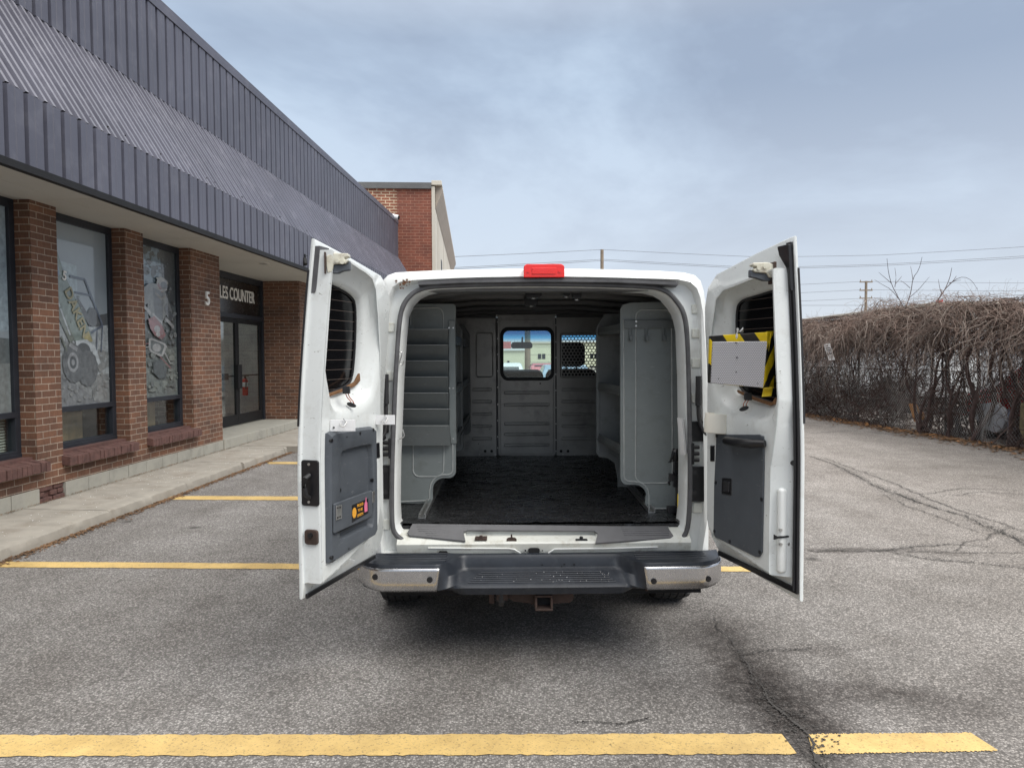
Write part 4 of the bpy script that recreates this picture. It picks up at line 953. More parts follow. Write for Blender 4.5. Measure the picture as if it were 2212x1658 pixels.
w_, z = RE(1717, 1000, uE + .02); b = MB(); b.cyl(DP(1, uE - .0, w_, z), DP(1, uE + .03, w_, z), .013, 16, .010); b.build('bump_stop', M['black'], rd, smooth=True)

# =================================================================== LOOSE THINGS ON THE VAN
VMp = VM
def vthing(b, name, m_, bevel=0, smooth=False, **k):
    o = b.build(name, m_, None, bevel=bevel, smooth=smooth, **k); o.matrix_world = VM; return o
# white cup-like ring on the right door
u, z = DR(1, 1551, 930, TI); c = DP(1, u, TI + .055, z); c.y -= .01
a = V(1521, 938, c.y); e_ = V(1581, 899, c.y); rad = (e_.x - a.x) / 2; cx = (a.x + e_.x) / 2
b = MB(); n = 40; prof = [(rad - .004, 0), (rad, .003), (rad, .094), (rad - .002, .097), (rad - .005, .094), (rad - .006, .004)]
zb_ = V(1551, 938, c.y - rad).z
tiltm = Matrix.Translation((cx, c.y, zb_)) @ Matrix.Rotation(R(3), 4, 'Y')
b.loops([[tiltm @ Vector((r_ * math.cos(2 * math.pi * k / n), r_ * .8 * math.sin(2 * math.pi * k / n), h)) for r_, h in prof] for k in range(n + 1)], False)
b.add([tiltm @ Vector((rad * .98 * math.cos(2 * math.pi * k / n), rad * .78 * math.sin(2 * math.pi * k / n), .09)) for k in range(n)], [tuple(range(n))])
vthing(b, 'plastic_cap', M['pvc'], smooth=True, label='cream white round plastic cap stuck on the open right van door above the handle', cat='cap')
# hazard board: perforated plate on a black and yellow striped backing, hung on the right door window
def hazard():
    m, t, p = newmat('hazard_stripes'); p.inputs['Roughness'].default_value = .35
    s_ = sxz(t); v = math_(t, 'ADD', math_(t, 'MULTIPLY', s_.outputs['X'], 8.4), math_(t, 'MULTIPLY', s_.outputs['Z'], 4.4)); f = math_(t, 'FRACT', v)
    r_ = ramp_(t, f, [(0, (.012, .012, .012)), (.46, (.012, .012, .012)), (.47, (.78, .56, .012)), (1, (.78, .56, .012))]); n = noise(t, 25, 4)
    t.links.new(mix(t, ramp_(t, n.outputs['Fac'], [(.45, 0.0), (.8, .35)]).outputs[0], r_.outputs[0], (.1, .08, .05)), p.inputs['Base Color']); return m
M['hazard'] = hazard()
def hazard2():
    m, t, p = newmat('hazard_stripes_side'); p.inputs['Roughness'].default_value = .35
    s_ = sxz(t); v = math_(t, 'ADD', math_(t, 'MULTIPLY', s_.outputs['X'], -10.5), math_(t, 'MULTIPLY', s_.outputs['Z'], 6.6)); v = math_(t, 'ADD', v, .45); f = math_(t, 'FRACT', v)
    r_ = ramp_(t, f, [(0, (.012, .012, .012)), (.46, (.012, .012, .012)), (.47, (.78, .56, .012)), (1, (.78, .56, .012))])
    t.links.new(r_.outputs[0], p.inputs['Base Color']); return m
M['hazard2'] = hazard2()
def perf():
    m, t, p = newmat('perforated_aluminium'); p.inputs['Roughness'].default_value = .42; p.inputs['Metallic'].default_value = .55
    s_ = sxz(t); a = math_(t, 'MULTIPLY', s_.outputs['X'], 130); z = math_(t, 'MULTIPLY', s_.outputs['Z'], 130)
    h = math_(t, 'MULTIPLY', math_(t, 'FRACT', math_(t, 'MULTIPLY', math_(t, 'FLOOR', z), .5)), 1.0)
    fx = math_(t, 'SUBTRACT', math_(t, 'FRACT', math_(t, 'ADD', a, h)), .5); fz = math_(t, 'SUBTRACT', math_(t, 'FRACT', z), .5)
    d = math_(t, 'SQRT', math_(t, 'ADD', math_(t, 'MULTIPLY', fx, fx), math_(t, 'MULTIPLY', fz, fz)))
    r_ = ramp_(t, d, [(0, (.34, .34, .36)), (.24, (.34, .34, .36)), (.30, (.66, .66, .69)), (1, (.66, .66, .69))]); t.links.new(r_.outputs[0], p.inputs['Base Color']); return m
M['perf'] = perf()
dF = DP(1, DR(1, 1600, 780, TI)[0], TI, 1.6).y - .02       # rough distance of the board's face
hb = empty('warning_board', VM, label='silver perforated plate edged with black and yellow hazard tape hanging on the right van door', cat='warning board')
def hv(x, y, d): p = V(x, y, d); return p
dl, drr = dF + .02, dF - .16
qs = [hv(1536, 827, dl), hv(1648.5, 837, drr), hv(1657.5, 737, drr), hv(1540, 738, dl)]
b = MB(); back = [p + Vector((0, .012, 0)) for p in qs]; b.add(qs + back, [(0, 1, 2, 3), (7, 6, 5, 4), (0, 4, 5, 1), (1, 5, 6, 2), (2, 6, 7, 3), (3, 7, 4, 0)]); b.build('perforated_plate', M['perf'], hb, bevel=.002)
b = MB()
for (x, y) in ((1590, 740), (1592, 772), (1591, 803), (1553, 818), (1588, 822), (1638, 828)):
    t = (x - 1538) / 113; d = dl + (drr - dl) * t - .003; c = hv(x, y, d); b.cyl((c.x, c.y, c.z), (c.x, c.y + .006, c.z), .0038, 8)
split(b, 'screw', M['grey_rubber'], hb)
qs2 = [hv(1532, 827, dl + .03), hv(1648, 838, drr + .02), hv(1668, 716, drr + .03), hv(1535, 725, dl + .03)]
b = MB(); back = [p + Vector((.0, .03, 0)) for p in qs2]; b.add(qs2 + back, [(0, 1, 2, 3), (7, 6, 5, 4), (0, 4, 5, 1), (1, 5, 6, 2), (2, 6, 7, 3), (3, 7, 4, 0)]); b.build('striped_backing', M['hazard'], hb, bevel=.003)
# hanging tape wrapped round the right edge, loosely curved
cols = []
for k in range(9):
    t = k / 8; d = drr + .01 + .10 * t; xb_ = 1648 + 26 * t; xt_ = 1658 + 31 * t
    cols.append([hv(xb_ + (xt_ - xb_) * j / 10 + 1.2 * math.sin(j * 1.1 + k * .8), 838 - (838 - 716 + 2 * t) * j / 10, d + .006 * math.sin(k * 1.7 + j * .7)) for j in range(11)])
b = MB(); b.loops(cols, False); o = b.build('hazard_tape', M['hazard2'], hb, smooth=True); sm = o.modifiers.new('s', 'SOLIDIFY'); sm.thickness = .002
cols = []
for k in range(6):
    t = k / 5; cols.append([hv(1649 + 21 * t - 3 * j * .3, 837 + 20 * j / 4 - 2 * t, drr + .02 + .02 * math.sin(j * .9) + .01 * t) for j in range(5)])
b = MB(); b.loops(cols, False); o = b.build('tape_flap', M['yellow'], hb, smooth=True); sm = o.modifiers.new('s', 'SOLIDIFY'); sm.thickness = .002
b = MB(); a, c = hv(1685, 716, drr + .14), hv(1672, 838, drr + .12); b.tube([a, c], .009, 8); b.build('wooden_edge', mat('raw_wood', (.5, .27, .1), .6, var=.2, vs=8), hb, smooth=True)
b = MB(); c = hv(1591, 716, dF); b.tube([c + Vector((.008, .0, -.0)), c + Vector((-.002, -.02, .012)), c + Vector((-.008, -.03, -.02)), c + Vector((-.004, -.02, -.045))], .006, 8); b.tube([c + Vector((.022, .01, .0)), c + Vector((.026, -.01, .014)), c + Vector((.03, .01, .0))], .006, 8); b.build('cable_tie', M['white_plate'], hb, smooth=True)
b = MB(); p = hv(1568, 731, dl + .004); 
# wire S-hook on the left jamb
def wire(pts, d, r_, name, m_, **k):
    P = [tuple(V(x, y, d)) for x, y in pts]; P = smooth_poly(P, 2, False); b = MB(); b.tube(P, r_, 8); return vthing(b, name, m_, smooth=True, **k)
wire([(862, 761), (864, 759), (868, 761), (868, 768), (864, 778), (863, 785), (867, 789), (871, 785), (872, 779)], .02, .0032, 's_hook', M['steel'], label='bent wire S-hook hanging on the left edge of the van opening, beside the bins', cat='hook')
wire([(972, 883), (965, 883)], DL_ - .05, .0028, 'wire_clip', M['steel'], label='tiny wire clip on the right side of the sixth grey bin', cat='clip')
wire([(862, 948), (871, 945), (874, 940), (871, 930), (870, 927)], .05, .0032, 'wire_hook', M['steel'], label='bent wire hook beside the lowest bin at the left of the van opening', cat='hook')
wire([(1460, 708), (1466, 713), (1471, 712), (1472, 708)], .25, .0035, 'wire_hook', M['steel'], label='small curved wire hook at the right end of the hook rail', cat='hook')
wire([(1463, 803), (1464, 810), (1469, 815), (1475, 812), (1476, 806)], .2, .0035, 'wire_hook', M['steel'], label='small curved wire hook halfway up the right edge of the van opening', cat='hook')
# black strap with buckle and yellow tag, white angle bracket on the right jamb
b = MB(); sp_ = [(1461, 968), (1458, 985), (1463, 1000), (1461, 1020), (1465, 1035), (1467, 1060), (1467, 1098), (1462, 1112)]
P = [V(x, y, .26) for x, y in sp_]; L0 = []
for k, p in enumerate(P): L0.append([(p.x - .022, p.y + .006 * math.sin(k), p.z), (p.x + .022, p.y - .01 * math.cos(k), p.z)])
b.loops(L0, False)
for (x, y, w_, h_) in ((1464, 1008, .022, .03), (1464, 1038, .026, .035), (1460, 1100, .05, .02), (1450, 1030, .012, .02)):
    c = V(x, y, .24); b.box(c.x - w_, c.x + w_, c.y - .01, c.y + .02, c.z - h_, c.z + h_)
b.tube([V(1456, 975, .25), V(1452, 985, .25), V(1447, 998, .25), V(1452, 995, .25)], .007, 6); b.tube([V(1455, 1028, .25), V(1449, 1035, .25), V(1444, 1041, .25), V(1447, 1047, .25)], .008, 6)
st_ = b.build('ratchet_strap', M['black'], None, bevel=.003, label='black ratchet strap with a yellow tag at the right edge of the van opening', cat='strap'); st_.matrix_world = VM
sm = st_.modifiers.new('s', 'SOLIDIFY'); sm.thickness = .003
b = MB(); a = V(1463, 1098, .16); c = V(1473, 1066, .16); b.box(a.x, c.x, .155, .16, a.z, c.z); b.build('tag', M['yellow'], st_)
b = MB()
tl, bl, br, tr2 = V(1463, 902, .03), V(1470, 981, .03), V(1479, 983, -.01), V(1473, 903, -.01)
b.add([tl, bl, br, tr2, tl + Vector((.0, .004, 0)), bl + Vector((0, .004, 0)), br + Vector((0, .004, 0)), tr2 + Vector((0, .004, 0))], [(0, 1, 2, 3), (7, 6, 5, 4), (0, 4, 5, 1), (1, 5, 6, 2), (2, 6, 7, 3), (3, 7, 4, 0)])
a0, a1 = V(1478, 985, .10), V(1484, 900, .10)
b.add([tr2, br, V(1486, 976, .03), V(1479, 905, .03)], [(0, 1, 2, 3)])
b.build('angle_bracket', M['white_plate'], van)
# =================================================================== GROUND
def asphalt():
    m, t, p = newmat('asphalt')
    g_ = nd(t, 'ShaderNodeNewGeometry'); pos = g_.outputs['Position']
    def ns(scale, detail=3, rough=.6, st=None, dist=0):
        return noise(t, scale, detail, rough, vec=pos, stretch=st, dist=dist)
    v = nd(t, 'ShaderNodeTexVoronoi', feature='F1'); v.inputs['Scale'].default_value = 105; t.links.new(pos, v.inputs['Vector'])
    bw = nd(t, 'ShaderNodeSeparateColor'); t.links.new(v.outputs['Color'], bw.inputs[0])
    stone = ramp_(t, bw.outputs[0], [(0, (.06, .057, .054)), (.35, (.17, .162, .155)), (.7, (.29, .28, .27)), (1, (.52, .50, .48))])
    n2 = ns(240, 2, .5); grain = ramp_(t, n2.outputs['Fac'], [(.35, (.72, .72, .72)), (.68, (1.3, 1.3, 1.3))])
    c = mix(t, 1.0, stone.outputs[0], grain.outputs[0], 'MULTIPLY')
    gap = ramp_(t, v.outputs['Distance'], [(.0, 1.0), (.42, 1.0), (.62, .42)])
    c = mix(t, 1.0, c, gap.outputs[0], 'MULTIPLY')
    c = mix(t, .38, c, (.235, .228, .218))
    # large-scale tone
    big = ns(.35, 5, .6); c = mix(t, 1.0, c, ramp_(t, big.outputs['Fac'], [(.3, (.84, .83, .82)), (.7, (1.16, 1.15, 1.15))]).outputs[0], 'MULTIPLY')
    mid = ns(2.3, 6, .65); c = mix(t, 1.0, c, ramp_(t, mid.outputs['Fac'], [(.35, (.86, .85, .84)), (.6, (1.08, 1.08, 1.08))]).outputs[0], 'MULTIPLY')
    vd = nd(t, 'ShaderNodeTexVoronoi'); vd.inputs['Scale'].default_value = 1.1; t.links.new(pos, vd.inputs['Vector']); nn_ = ns(9, 4, .7)
    dd = math_(t, 'ADD', vd.outputs['Distance'], math_(t, 'MULTIPLY', nn_.outputs['Fac'], .09)); c = mix(t, ramp_(t, dd, [(.07, .75), (.13, 0.0)]).outputs[0], c, (.05, .047, .045))       # old oil drips
    trk = ns(1.1, 5, .6, st=(1, .18, 1)); c = mix(t, 1.0, c, ramp_(t, trk.outputs['Fac'], [(.35, (.88, .87, .86)), (.62, (1.07, 1.07, 1.07))]).outputs[0], 'MULTIPLY')
    # warmer, paler lot surface on the right-hand side
    s_ = nd(t, 'ShaderNodeSeparateXYZ'); t.links.new(pos, s_.inputs[0])
    rt = nd(t, 'ShaderNodeMapRange'); t.links.new(s_.outputs['X'], rt.inputs[0]); rt.inputs[1].default_value = .5; rt.inputs[2].default_value = 4.5
    c = mix(t, rt.outputs[0], c, mix(t, 1.0, c, (1.12, 1.075, 1.03), 'MULTIPLY'))
    # stains with a place of their own: cx, cy, rx, ry, angle, amount
    wn = ns(1.6, 6, .7); ws = nd(t, 'ShaderNodeVectorMath', operation='SCALE'); wv = nd(t, 'ShaderNodeVectorMath', operation='SUBTRACT'); t.links.new(wn.outputs['Color'], wv.inputs[0]); wv.inputs[1].default_value = (.5, .5, .5); t.links.new(wv.outputs[0], ws.inputs[0]); ws.inputs['Scale'].default_value = .4
    wp = nd(t, 'ShaderNodeVectorMath', operation='ADD'); t.links.new(pos, wp.inputs[0]); t.links.new(ws.outputs[0], wp.inputs[1])
    mott = ramp_(t, ns(14, 5, .75).outputs['Fac'], [(.35, .55), (.6, 1.0)]).outputs[0]
    def stain(px, py, rx, ry, ang, amt):
        nonlocal c
        q = ground(px, py); mp_ = nd(t, 'ShaderNodeMapping', vector_type='TEXTURE'); mp_.inputs['Location'].default_value = (q.x, q.y, 0); mp_.inputs['Rotation'].default_value = (0, 0, R(ang)); mp_.inputs['Scale'].default_value = (rx, ry, 1)
        t.links.new(wp.outputs[0], mp_.inputs[0]); ln = nd(t, 'ShaderNodeVectorMath', operation='LENGTH'); t.links.new(mp_.outputs[0], ln.inputs[0])
        fo = mix(t, 1.0, ramp_(t, ln.outputs['Value'], [(.2, amt), (1.0, 0.0)]).outputs[0], mott, 'MULTIPLY'); c = mix(t, fo, c, mix(t, 1.0, c, (.2, .175, .165), 'MULTIPLY'))
    stain(1640, 1620, .35, .3, 0, .5); stain(1650, 1480, .36, 1.0, 14, .95); stain(1570, 1370, .36, .6, 10, .7); stain(1700, 1560, .34, .45, 0, .9); stain(1900, 1500, .75, .26, -18, .75); stain(1560, 1490, .45, .4, 0, .5)
    stain(1790, 1187, .9, .1, 0, .6); stain(2200, 1480, .5, .3, 40, .35); stain(1950, 1190, .9, .12, -8, .45); stain(1780, 1400, .3, .12, 0, .4)
    t.links.new(c, p.inputs['Base Color']); p.inputs['Roughness'].default_value = .9; p.inputs['Specular IOR Level'].default_value = .25
    b_ = nd(t, 'ShaderNodeBump'); b_.inputs['Strength'].default_value = .55; b_.inputs['Distance'].default_value = .006; b_.invert = True
    t.links.new(v.outputs['Distance'], b_.inputs['Height']); t.links.new(b_.outputs[0], p.inputs['Normal']); return m
M['asphalt'] = asphalt()
b = MB(); b.add([(-400, -60, 0), (400, -60, 0), (400, 900, 0), (-400, 900, 0)], [(0, 1, 2, 3)]); b.build('ground', M['asphalt'], None, kind='structure')

# yellow paint, worn to bare asphalt in places
def paint():
    m, t, p = newmat('yellow_road_paint'); g_ = nd(t, 'ShaderNodeNewGeometry'); pos = g_.outputs['Position']; o = t.nodes['Material Output']
    n = noise(t, 5, 5, .7, vec=pos); c = mix(t, n.outputs['Fac'], (.55, .375, .125), (.69, .50, .21))
    n2 = noise(t, 90, 3, .6, vec=pos); c = mix(t, ramp_(t, n2.outputs['Fac'], [(.56, 0.0), (.68, .6)]).outputs[0], c, (.2, .16, .09))
    t.links.new(c, p.inputs['Base Color']); p.inputs['Roughness'].default_value = .75
    b_ = nd(t, 'ShaderNodeBump'); b_.inputs['Strength'].default_value = .4; b_.inputs['Distance'].default_value = .004; t.links.new(n2.outputs['Fac'], b_.inputs['Height']); t.links.new(b_.outputs[0], p.inputs['Normal'])
    n5 = noise(t, 1.7, 5, .7, vec=pos); c = mix(t, 1.0, c, ramp_(t, n5.outputs['Fac'], [(.35, (.72, .70, .68)), (.62, (1.05, 1.05, 1.05))]).outputs[0], 'MULTIPLY'); t.links.new(c, p.inputs['Base Color'])
    tr = nd(t, 'ShaderNodeBsdfTransparent'); ms = nd(t, 'ShaderNodeMixShader'); n3 = noise(t, 60, 8, .8, vec=pos)
    t.links.new(ramp_(t, n3.outputs['Fac'], [(.605, 0.0), (.63, 1.0)]).outputs[0], ms.inputs[0]); t.links.new(p.outputs[0], ms.inputs[1]); t.links.new(tr.outputs[0], ms.inputs[2]); t.links.new(ms.outputs[0], o.inputs[0]); return m
M['paint'] = paint()
random.seed(21)
def stripe(tl, bl, br, tr_, n=140, name='parking_line'):
    TLp, BLp, BRp, TRp = [ground(*q) for q in (tl, bl, br, tr_)]
    top, bot = [], []
    for k in range(n + 1):
        f = k / n; a = TLp.lerp(TRp, f); c = BLp.lerp(BRp, f)
        j = lambda: random.uniform(-.006, .006)
        top.append((a.x, a.y + j(), .004)); bot.append((c.x, c.y + j(), .004))
    b = MB(); b.loops([top, bot], False); return b.build(name, M['paint'], None, kind='structure')
stripe((-260, 1589), (-260, 1635), (1722, 1629), (1688, 1585))
stripe((1744, 1586), (1757, 1629), (2157, 1622), (2097, 1583))
stripe((0, 1213), (-40, 1225), (1630, 1235), (1600, 1224)); 
stripe((357, 1071), (370, 1079), (1500, 1085), (1480, 1076)); stripe((573, 997.5), (581, 1002), (1300, 1006), (1290, 1001))
# crack through the near line and other cracks, as ragged filled ribbons
crk = mat('crack_fill', (.05, .046, .042), .95, var=.4, vs=40)
def crack(pts, wds, seed=1, name='asphalt_crack'):
    random.seed(seed); P = [ground(*q) for q in pts]; W = []
    Q_ = []
    for i in range(len(P) - 1):
        n = max(3, int((P[i + 1] - P[i]).length / .045))
        for k in range(n):
            f = k / n; Q_.append(P[i].lerp(P[i + 1], f)); W.append(wds[i] + (wds[i + 1] - wds[i]) * f)
    Q_.append(P[-1]); W.append(wds[-1]); A, B_ = [], []
    jx = jy = 0
    for i, q in enumerate(Q_):
        t = (Q_[min(i + 1, len(Q_) - 1)] - Q_[max(i - 1, 0)]).normalized(); n = Vector((-t.y, t.x, 0))
        jx = jx * .8 + random.uniform(-.02, .02); w_ = W[i] * random.uniform(.05, .95)
        A.append((q + n * (jx + w_)) + Vector((0, 0, .0075))); B_.append((q + n * (jx - w_)) + Vector((0, 0, .0075)))
    b = MB(); b.loops([A, B_], False); return b
def cracks(L_):
    b = MB()
    for i, (p, w_) in enumerate(L_):
        c_ = crack(p, [q * .35 for q in w_], i + 3); b.add(c_.v, c_.f); n_ = len(c_.v) // 2
        for k in range(n_ - 1):
            a = (Vector(c_.v[k]) + Vector(c_.v[n_ + k])) / 2; e = (Vector(c_.v[k + 1]) + Vector(c_.v[n_ + k + 1])) / 2; ww = w_[min(len(w_) - 1, int(k / n_ * len(w_)))]
            for _ in range(int((a - e).length * (260 + ww * 9000)) + 1):
                q = a.lerp(e, random.random()); ox, oy = random.gauss(0, ww * 1.3), random.gauss(0, ww * 1.3); s_ = random.uniform(.0015, .0055) * (1 + ww * 12); a0 = random.uniform(0, 6)
                b.add([(q.x + ox + s_ * random.uniform(.5, 1.3) * math.cos(a0 + t * 1.2566), q.y + oy + s_ * random.uniform(.4, 1.2) * math.sin(a0 + t * 1.2566), .0078) for t in range(5)], [(0, 1, 2, 3, 4)])
    b.build('asphalt_cracks', crk, None, kind='structure')
cracks([([(1545, 1335), (1600, 1430), (1660, 1520), (1725, 1590), (1745, 1640), (1790, 1700)], [.003, .012, .016, .03, .04, .03]),
        ([(1752, 985), (1820, 1012), (1900, 1052), (1990, 1090), (2090, 1120), (2230, 1180)], [.02, .03, .03, .05, .03, .04]),
        ([(1780, 990), (1930, 1042), (2010, 1080), (2130, 1122), (2212, 1148)], [.008, .01, .02, .012, .012]),
        ([(1990, 1068), (2080, 1055), (2212, 1060)], [.006, .01, .01]), ([(2030, 1072), (2120, 1062), (2212, 1068)], [.006, .008, .01]),
        ([(1750, 1190), (1880, 1188), (1960, 1182), (2060, 1175), (2130, 1178)], [.02, .02, .018, .01, .006]), ([(1920, 1190), (2010, 1208), (2100, 1214), (2230, 1228)], [.012, .02, .016, .02]),
        ([(1960, 1192), (2080, 1196), (2212, 1194)], [.01, .008, .006]), ([(1905, 1068), (1950, 1088), (2000, 1108), (2070, 1135), (2120, 1150)], [.004, .008, .006, .008, .004]),
        ([(2180, 1140), (2140, 1165), (2090, 1172), (2060, 1190)], [.008, .008, .006, .004]), ([(1750, 935), (1850, 930), (1960, 942), (2060, 952), (2140, 958)], [.03, .03, .04, .03, .02]),
        ([(1745, 913), (1850, 915), (1960, 906), (2020, 912)], [.03, .04, .04, .02]), ([(1600, 1420), (1680, 1412), (1760, 1405)], [.004, .004, .003]), ([(1240, 1560), (1300, 1558), (1400, 1552)], [.002, .002, .001]),
        ([(1770, 1020), (1830, 1018), (1900, 1024)], [.004, .006, .004]), ([(760, 1219), (800, 1236), (835, 1240)], [.003, .003, .002])])
# thin wet patches near the fence
pud = newmat('puddle_water'); pud[2].inputs['Base Color'].default_value = (.08, .08, .08, 1); pud[2].inputs['Roughness'].default_value = .04
for i, (px, py, rx, ry) in enumerate(((2084, 950, .3, .16), (2195, 958, .25, .14))):
    q = ground(px, py); random.seed(i); b = MB(); b.add([(q.x + rx * random.uniform(.7, 1.2) * math.cos(k * .35), q.y + ry * random.uniform(.7, 1.2) * math.sin(k * .35), .004) for k in range(18)], [tuple(range(18))]); b.build('puddle', pud[0], None, kind='structure')

# =================================================================== OFFICE BUILDING (local: -x is away from the lot, y along the facade)
def brick(name, c1, c2, mortar, bw=.215, rh=.0725, ms=.011, planar=True, dark_top=None, axis=None, off_=.5, rot=False):
    m, t, p = newmat(name); s_ = sxz(t)
    u = math_(t, 'ADD', s_.outputs['X'], s_.outputs['Y']); cv = nd(t, 'ShaderNodeCombineXYZ')
    if rot: t.links.new(s_.outputs['Z'], cv.inputs[1]); t.links.new(u, cv.inputs[0])
    else: t.links.new(u, cv.inputs[0]); t.links.new(s_.outputs['Z'], cv.inputs[1])
    nz = noise(t, 9, 3, .5); nv = nd(t, 'ShaderNodeVectorMath', operation='SCALE'); t.links.new(nz.outputs['Color'], nv.inputs[0]); nv.inputs['Scale'].default_value = .006
    av = nd(t, 'ShaderNodeVectorMath', operation='ADD'); t.links.new(cv.outputs[0], av.inputs[0]); t.links.new(nv.outputs[0], av.inputs[1])
    bt = nd(t, 'ShaderNodeTexBrick'); bt.offset = off_; t.links.new(av.outputs[0], bt.inputs['Vector']); bt.inputs['Scale'].default_value = 1; bt.inputs['Brick Width'].default_value = bw; bt.inputs['Row Height'].default_value = rh; bt.inputs['Mortar Size'].default_value = ms / 2; bt.inputs['Mortar Smooth'].default_value = .2; bt.inputs['Bias'].default_value = -.1
    bt.inputs['Color1'].default_value = (*c1, 1); bt.inputs['Color2'].default_value = (*c2, 1); bt.inputs['Mortar'].default_value = (*mortar, 1)
    c = bt.outputs['Color']
    n1_ = noise(t, 2.2, 5, .6); c = mix(t, 1.0, c, ramp_(t, n1_.outputs['Fac'], [(.3, (.72, .72, .74)), (.7, (1.22, 1.18, 1.15))]).outputs[0], 'MULTIPLY')
    n2_ = noise(t, 70, 4, .7, stretch=(1, 1, .25)); c = mix(t, 1.0, c, ramp_(t, n2_.outputs['Fac'], [(.3, (.75, .74, .73)), (.7, (1.2, 1.2, 1.2))]).outputs[0], 'MULTIPLY')
    if dark_top:
        mr = nd(t, 'ShaderNodeMapRange'); t.links.new(s_.outputs['Z'], mr.inputs[0]); mr.inputs[1].default_value = dark_top[0]; mr.inputs[2].default_value = dark_top[1]
        c = mix(t, mr.outputs[0], c, mix(t, 1.0, c, dark_top[2], 'MULTIPLY'))
    t.links.new(c, p.inputs['Base Color']); p.inputs['Roughness'].default_value = .85
    b_ = nd(t, 'ShaderNodeBump'); b_.inputs['Strength'].default_value = .8; b_.inputs['Distance'].default_value = .008; b_.invert = True; t.links.new(bt.outputs['Fac'], b_.inputs['Height'])
    b2 = nd(t, 'ShaderNodeBump'); b2.inputs['Strength'].default_value = .4; b2.inputs['Distance'].default_value = .004; t.links.new(n2_.outputs['Fac'], b2.inputs['Height']); t.links.new(b_.outputs[0], b2.inputs['Normal']); t.links.new(b2.outputs[0], p.inputs['Normal']); return m
M['brick'] = brick('brown_red_brick', (.18, .086, .05), (.105, .056, .038), (.35, .28, .22))
M['brick_sill'] = mat('weathered_sill_brick', (.105, .052, .044), .85, var=.35, vs=14, bump=.6, bs=60)
M['brick_far'] = brick('red_wall_brick', (.24, .078, .048), (.18, .062, .042), (.36, .2, .14), bw=.3, rh=.105, ms=.018)
M['brick_patch'] = brick('patched_brick', (.26, .09, .05), (.2, .075, .045), (.62, .5, .36), bw=.3, rh=.105, ms=.03)
M['block'] = mat('concrete_block', (.32, .31, .27), .9, var=.2, vs=5, bump=.5, bs=70, dirt=(.2, .18, .14), ds=5, damt=.6)
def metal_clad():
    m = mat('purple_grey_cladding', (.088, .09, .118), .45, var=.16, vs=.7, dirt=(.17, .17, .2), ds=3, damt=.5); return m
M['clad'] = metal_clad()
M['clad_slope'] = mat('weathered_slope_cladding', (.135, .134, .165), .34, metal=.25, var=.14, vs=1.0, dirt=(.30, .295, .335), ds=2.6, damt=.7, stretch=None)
M['soffit'] = mat('painted_soffit', (.50, .485, .445), .7, var=.05, vs=1.3, dirt=(.4, .38, .33), ds=1.5, damt=.4)
M['trim_black'] = mat('black_trim', (.012, .012, .013), .6, spec=.3)
M['frame'] = mat('bronze_window_frame', (.022, .025, .032), .45, var=.2, vs=6, spec=.35)
M['concrete'] = mat('sidewalk_concrete', (.29, .268, .23), .9, var=.16, vs=5, bump=.6, bs=120, dirt=(.17, .135, .10), ds=2.6, damt=.8, specks=(.42, .4, .36))
M['cap_grey'] = mat('grey_roof_edge', (.12, .12, .12), .5)
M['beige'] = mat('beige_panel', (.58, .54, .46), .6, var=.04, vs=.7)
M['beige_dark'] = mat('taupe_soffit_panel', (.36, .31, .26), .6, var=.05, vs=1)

bld = empty('office_building', BM, label='long brown brick building with a ribbed purple grey metal canopy and poster windows', cat='building')
LB, LG, LD, ZS, ZW = 5.35, 5.54, 6.2, 3.30, .12
# y positions of the piers along the facade
piers = [(5.52, 5.92), (7.187, 7.587), (8.855, 9.265), (10.525, 11.478)]
bays = [(5.92, 7.187), (7.587, 8.855), (9.265, 10.525)]
far_piers = [(15.26, 16.06), (17.32, 17.73), (18.99, 19.40), (20.66, 21.06), (22.32, 22.73), (23.99, 25.5)]
far_bays = [(16.06, 17.32), (17.73, 18.99), (19.40, 20.66), (21.06, 22.32), (22.73, 23.99)]
near_piers = [(2.20, 2.60), (3.86, 4.26), (-6.0, .94)]; near_bays = [(.94, 2.20), (2.60, 3.86), (4.26, 5.52)]
ZSILL = .60
b = MB()
for y0, y1 in piers + far_piers + near_piers: b = MB(); b.box(-5.75, -LB, y0, y1, .275, ZS); b.build('brick_pier', M['brick'], bld)
for y0, y1 in bays + far_bays + near_bays: b = MB(); b.box(-5.75, -LB, y0, y1, .275, ZSILL - .06); b.build('brick_spandrel', M['brick'], bld)
for q0, q1 in ((15.26, 16.06), (11.0, 11.478)): b = MB(); b.box(-6.3, -5.75, q0, q1, .275, ZS); b.build('brick_return', M['brick'], bld)
# header brick band inside bays under the window
random.seed(8)
b = MB()
for y0, y1 in bays + far_bays + near_bays: b.box(-5.60, -5.40, y0 + .002, y1 - .002, ZSILL - .06, ZSILL + .01)
split(b, 'brick_ledge', M['brick_sill'], bld)
for y0, y1 in bays + near_bays[1:] + far_bays[:1]:
    b = MB(); y = y0 - .03; 
    while y < y1 + .05:
        w_ = .068; h = random.uniform(-.004, .004); x = random.uniform(-.006, .006)
        vs = []
        for z in (0, 1):
            for (xx, dz) in ((-5.42, .03), (-5.255 + x, 0)):
                for yy in (y + .004, y + w_ - .003): vs.append((xx, yy, (.455 if z == 0 else .555) + dz + h))
        b.add(vs, [(0, 1, 3, 2), (4, 6, 7, 5), (0, 4, 5, 1), (2, 3, 7, 6), (0, 2, 6, 4), (1, 5, 7, 3)]); y += w_
    b.box(-5.4, -5.275, y0 - .02, y1 + .04, .462, .56); b.build('brick_sill', M['brick_sill'], bld, bevel=.003)
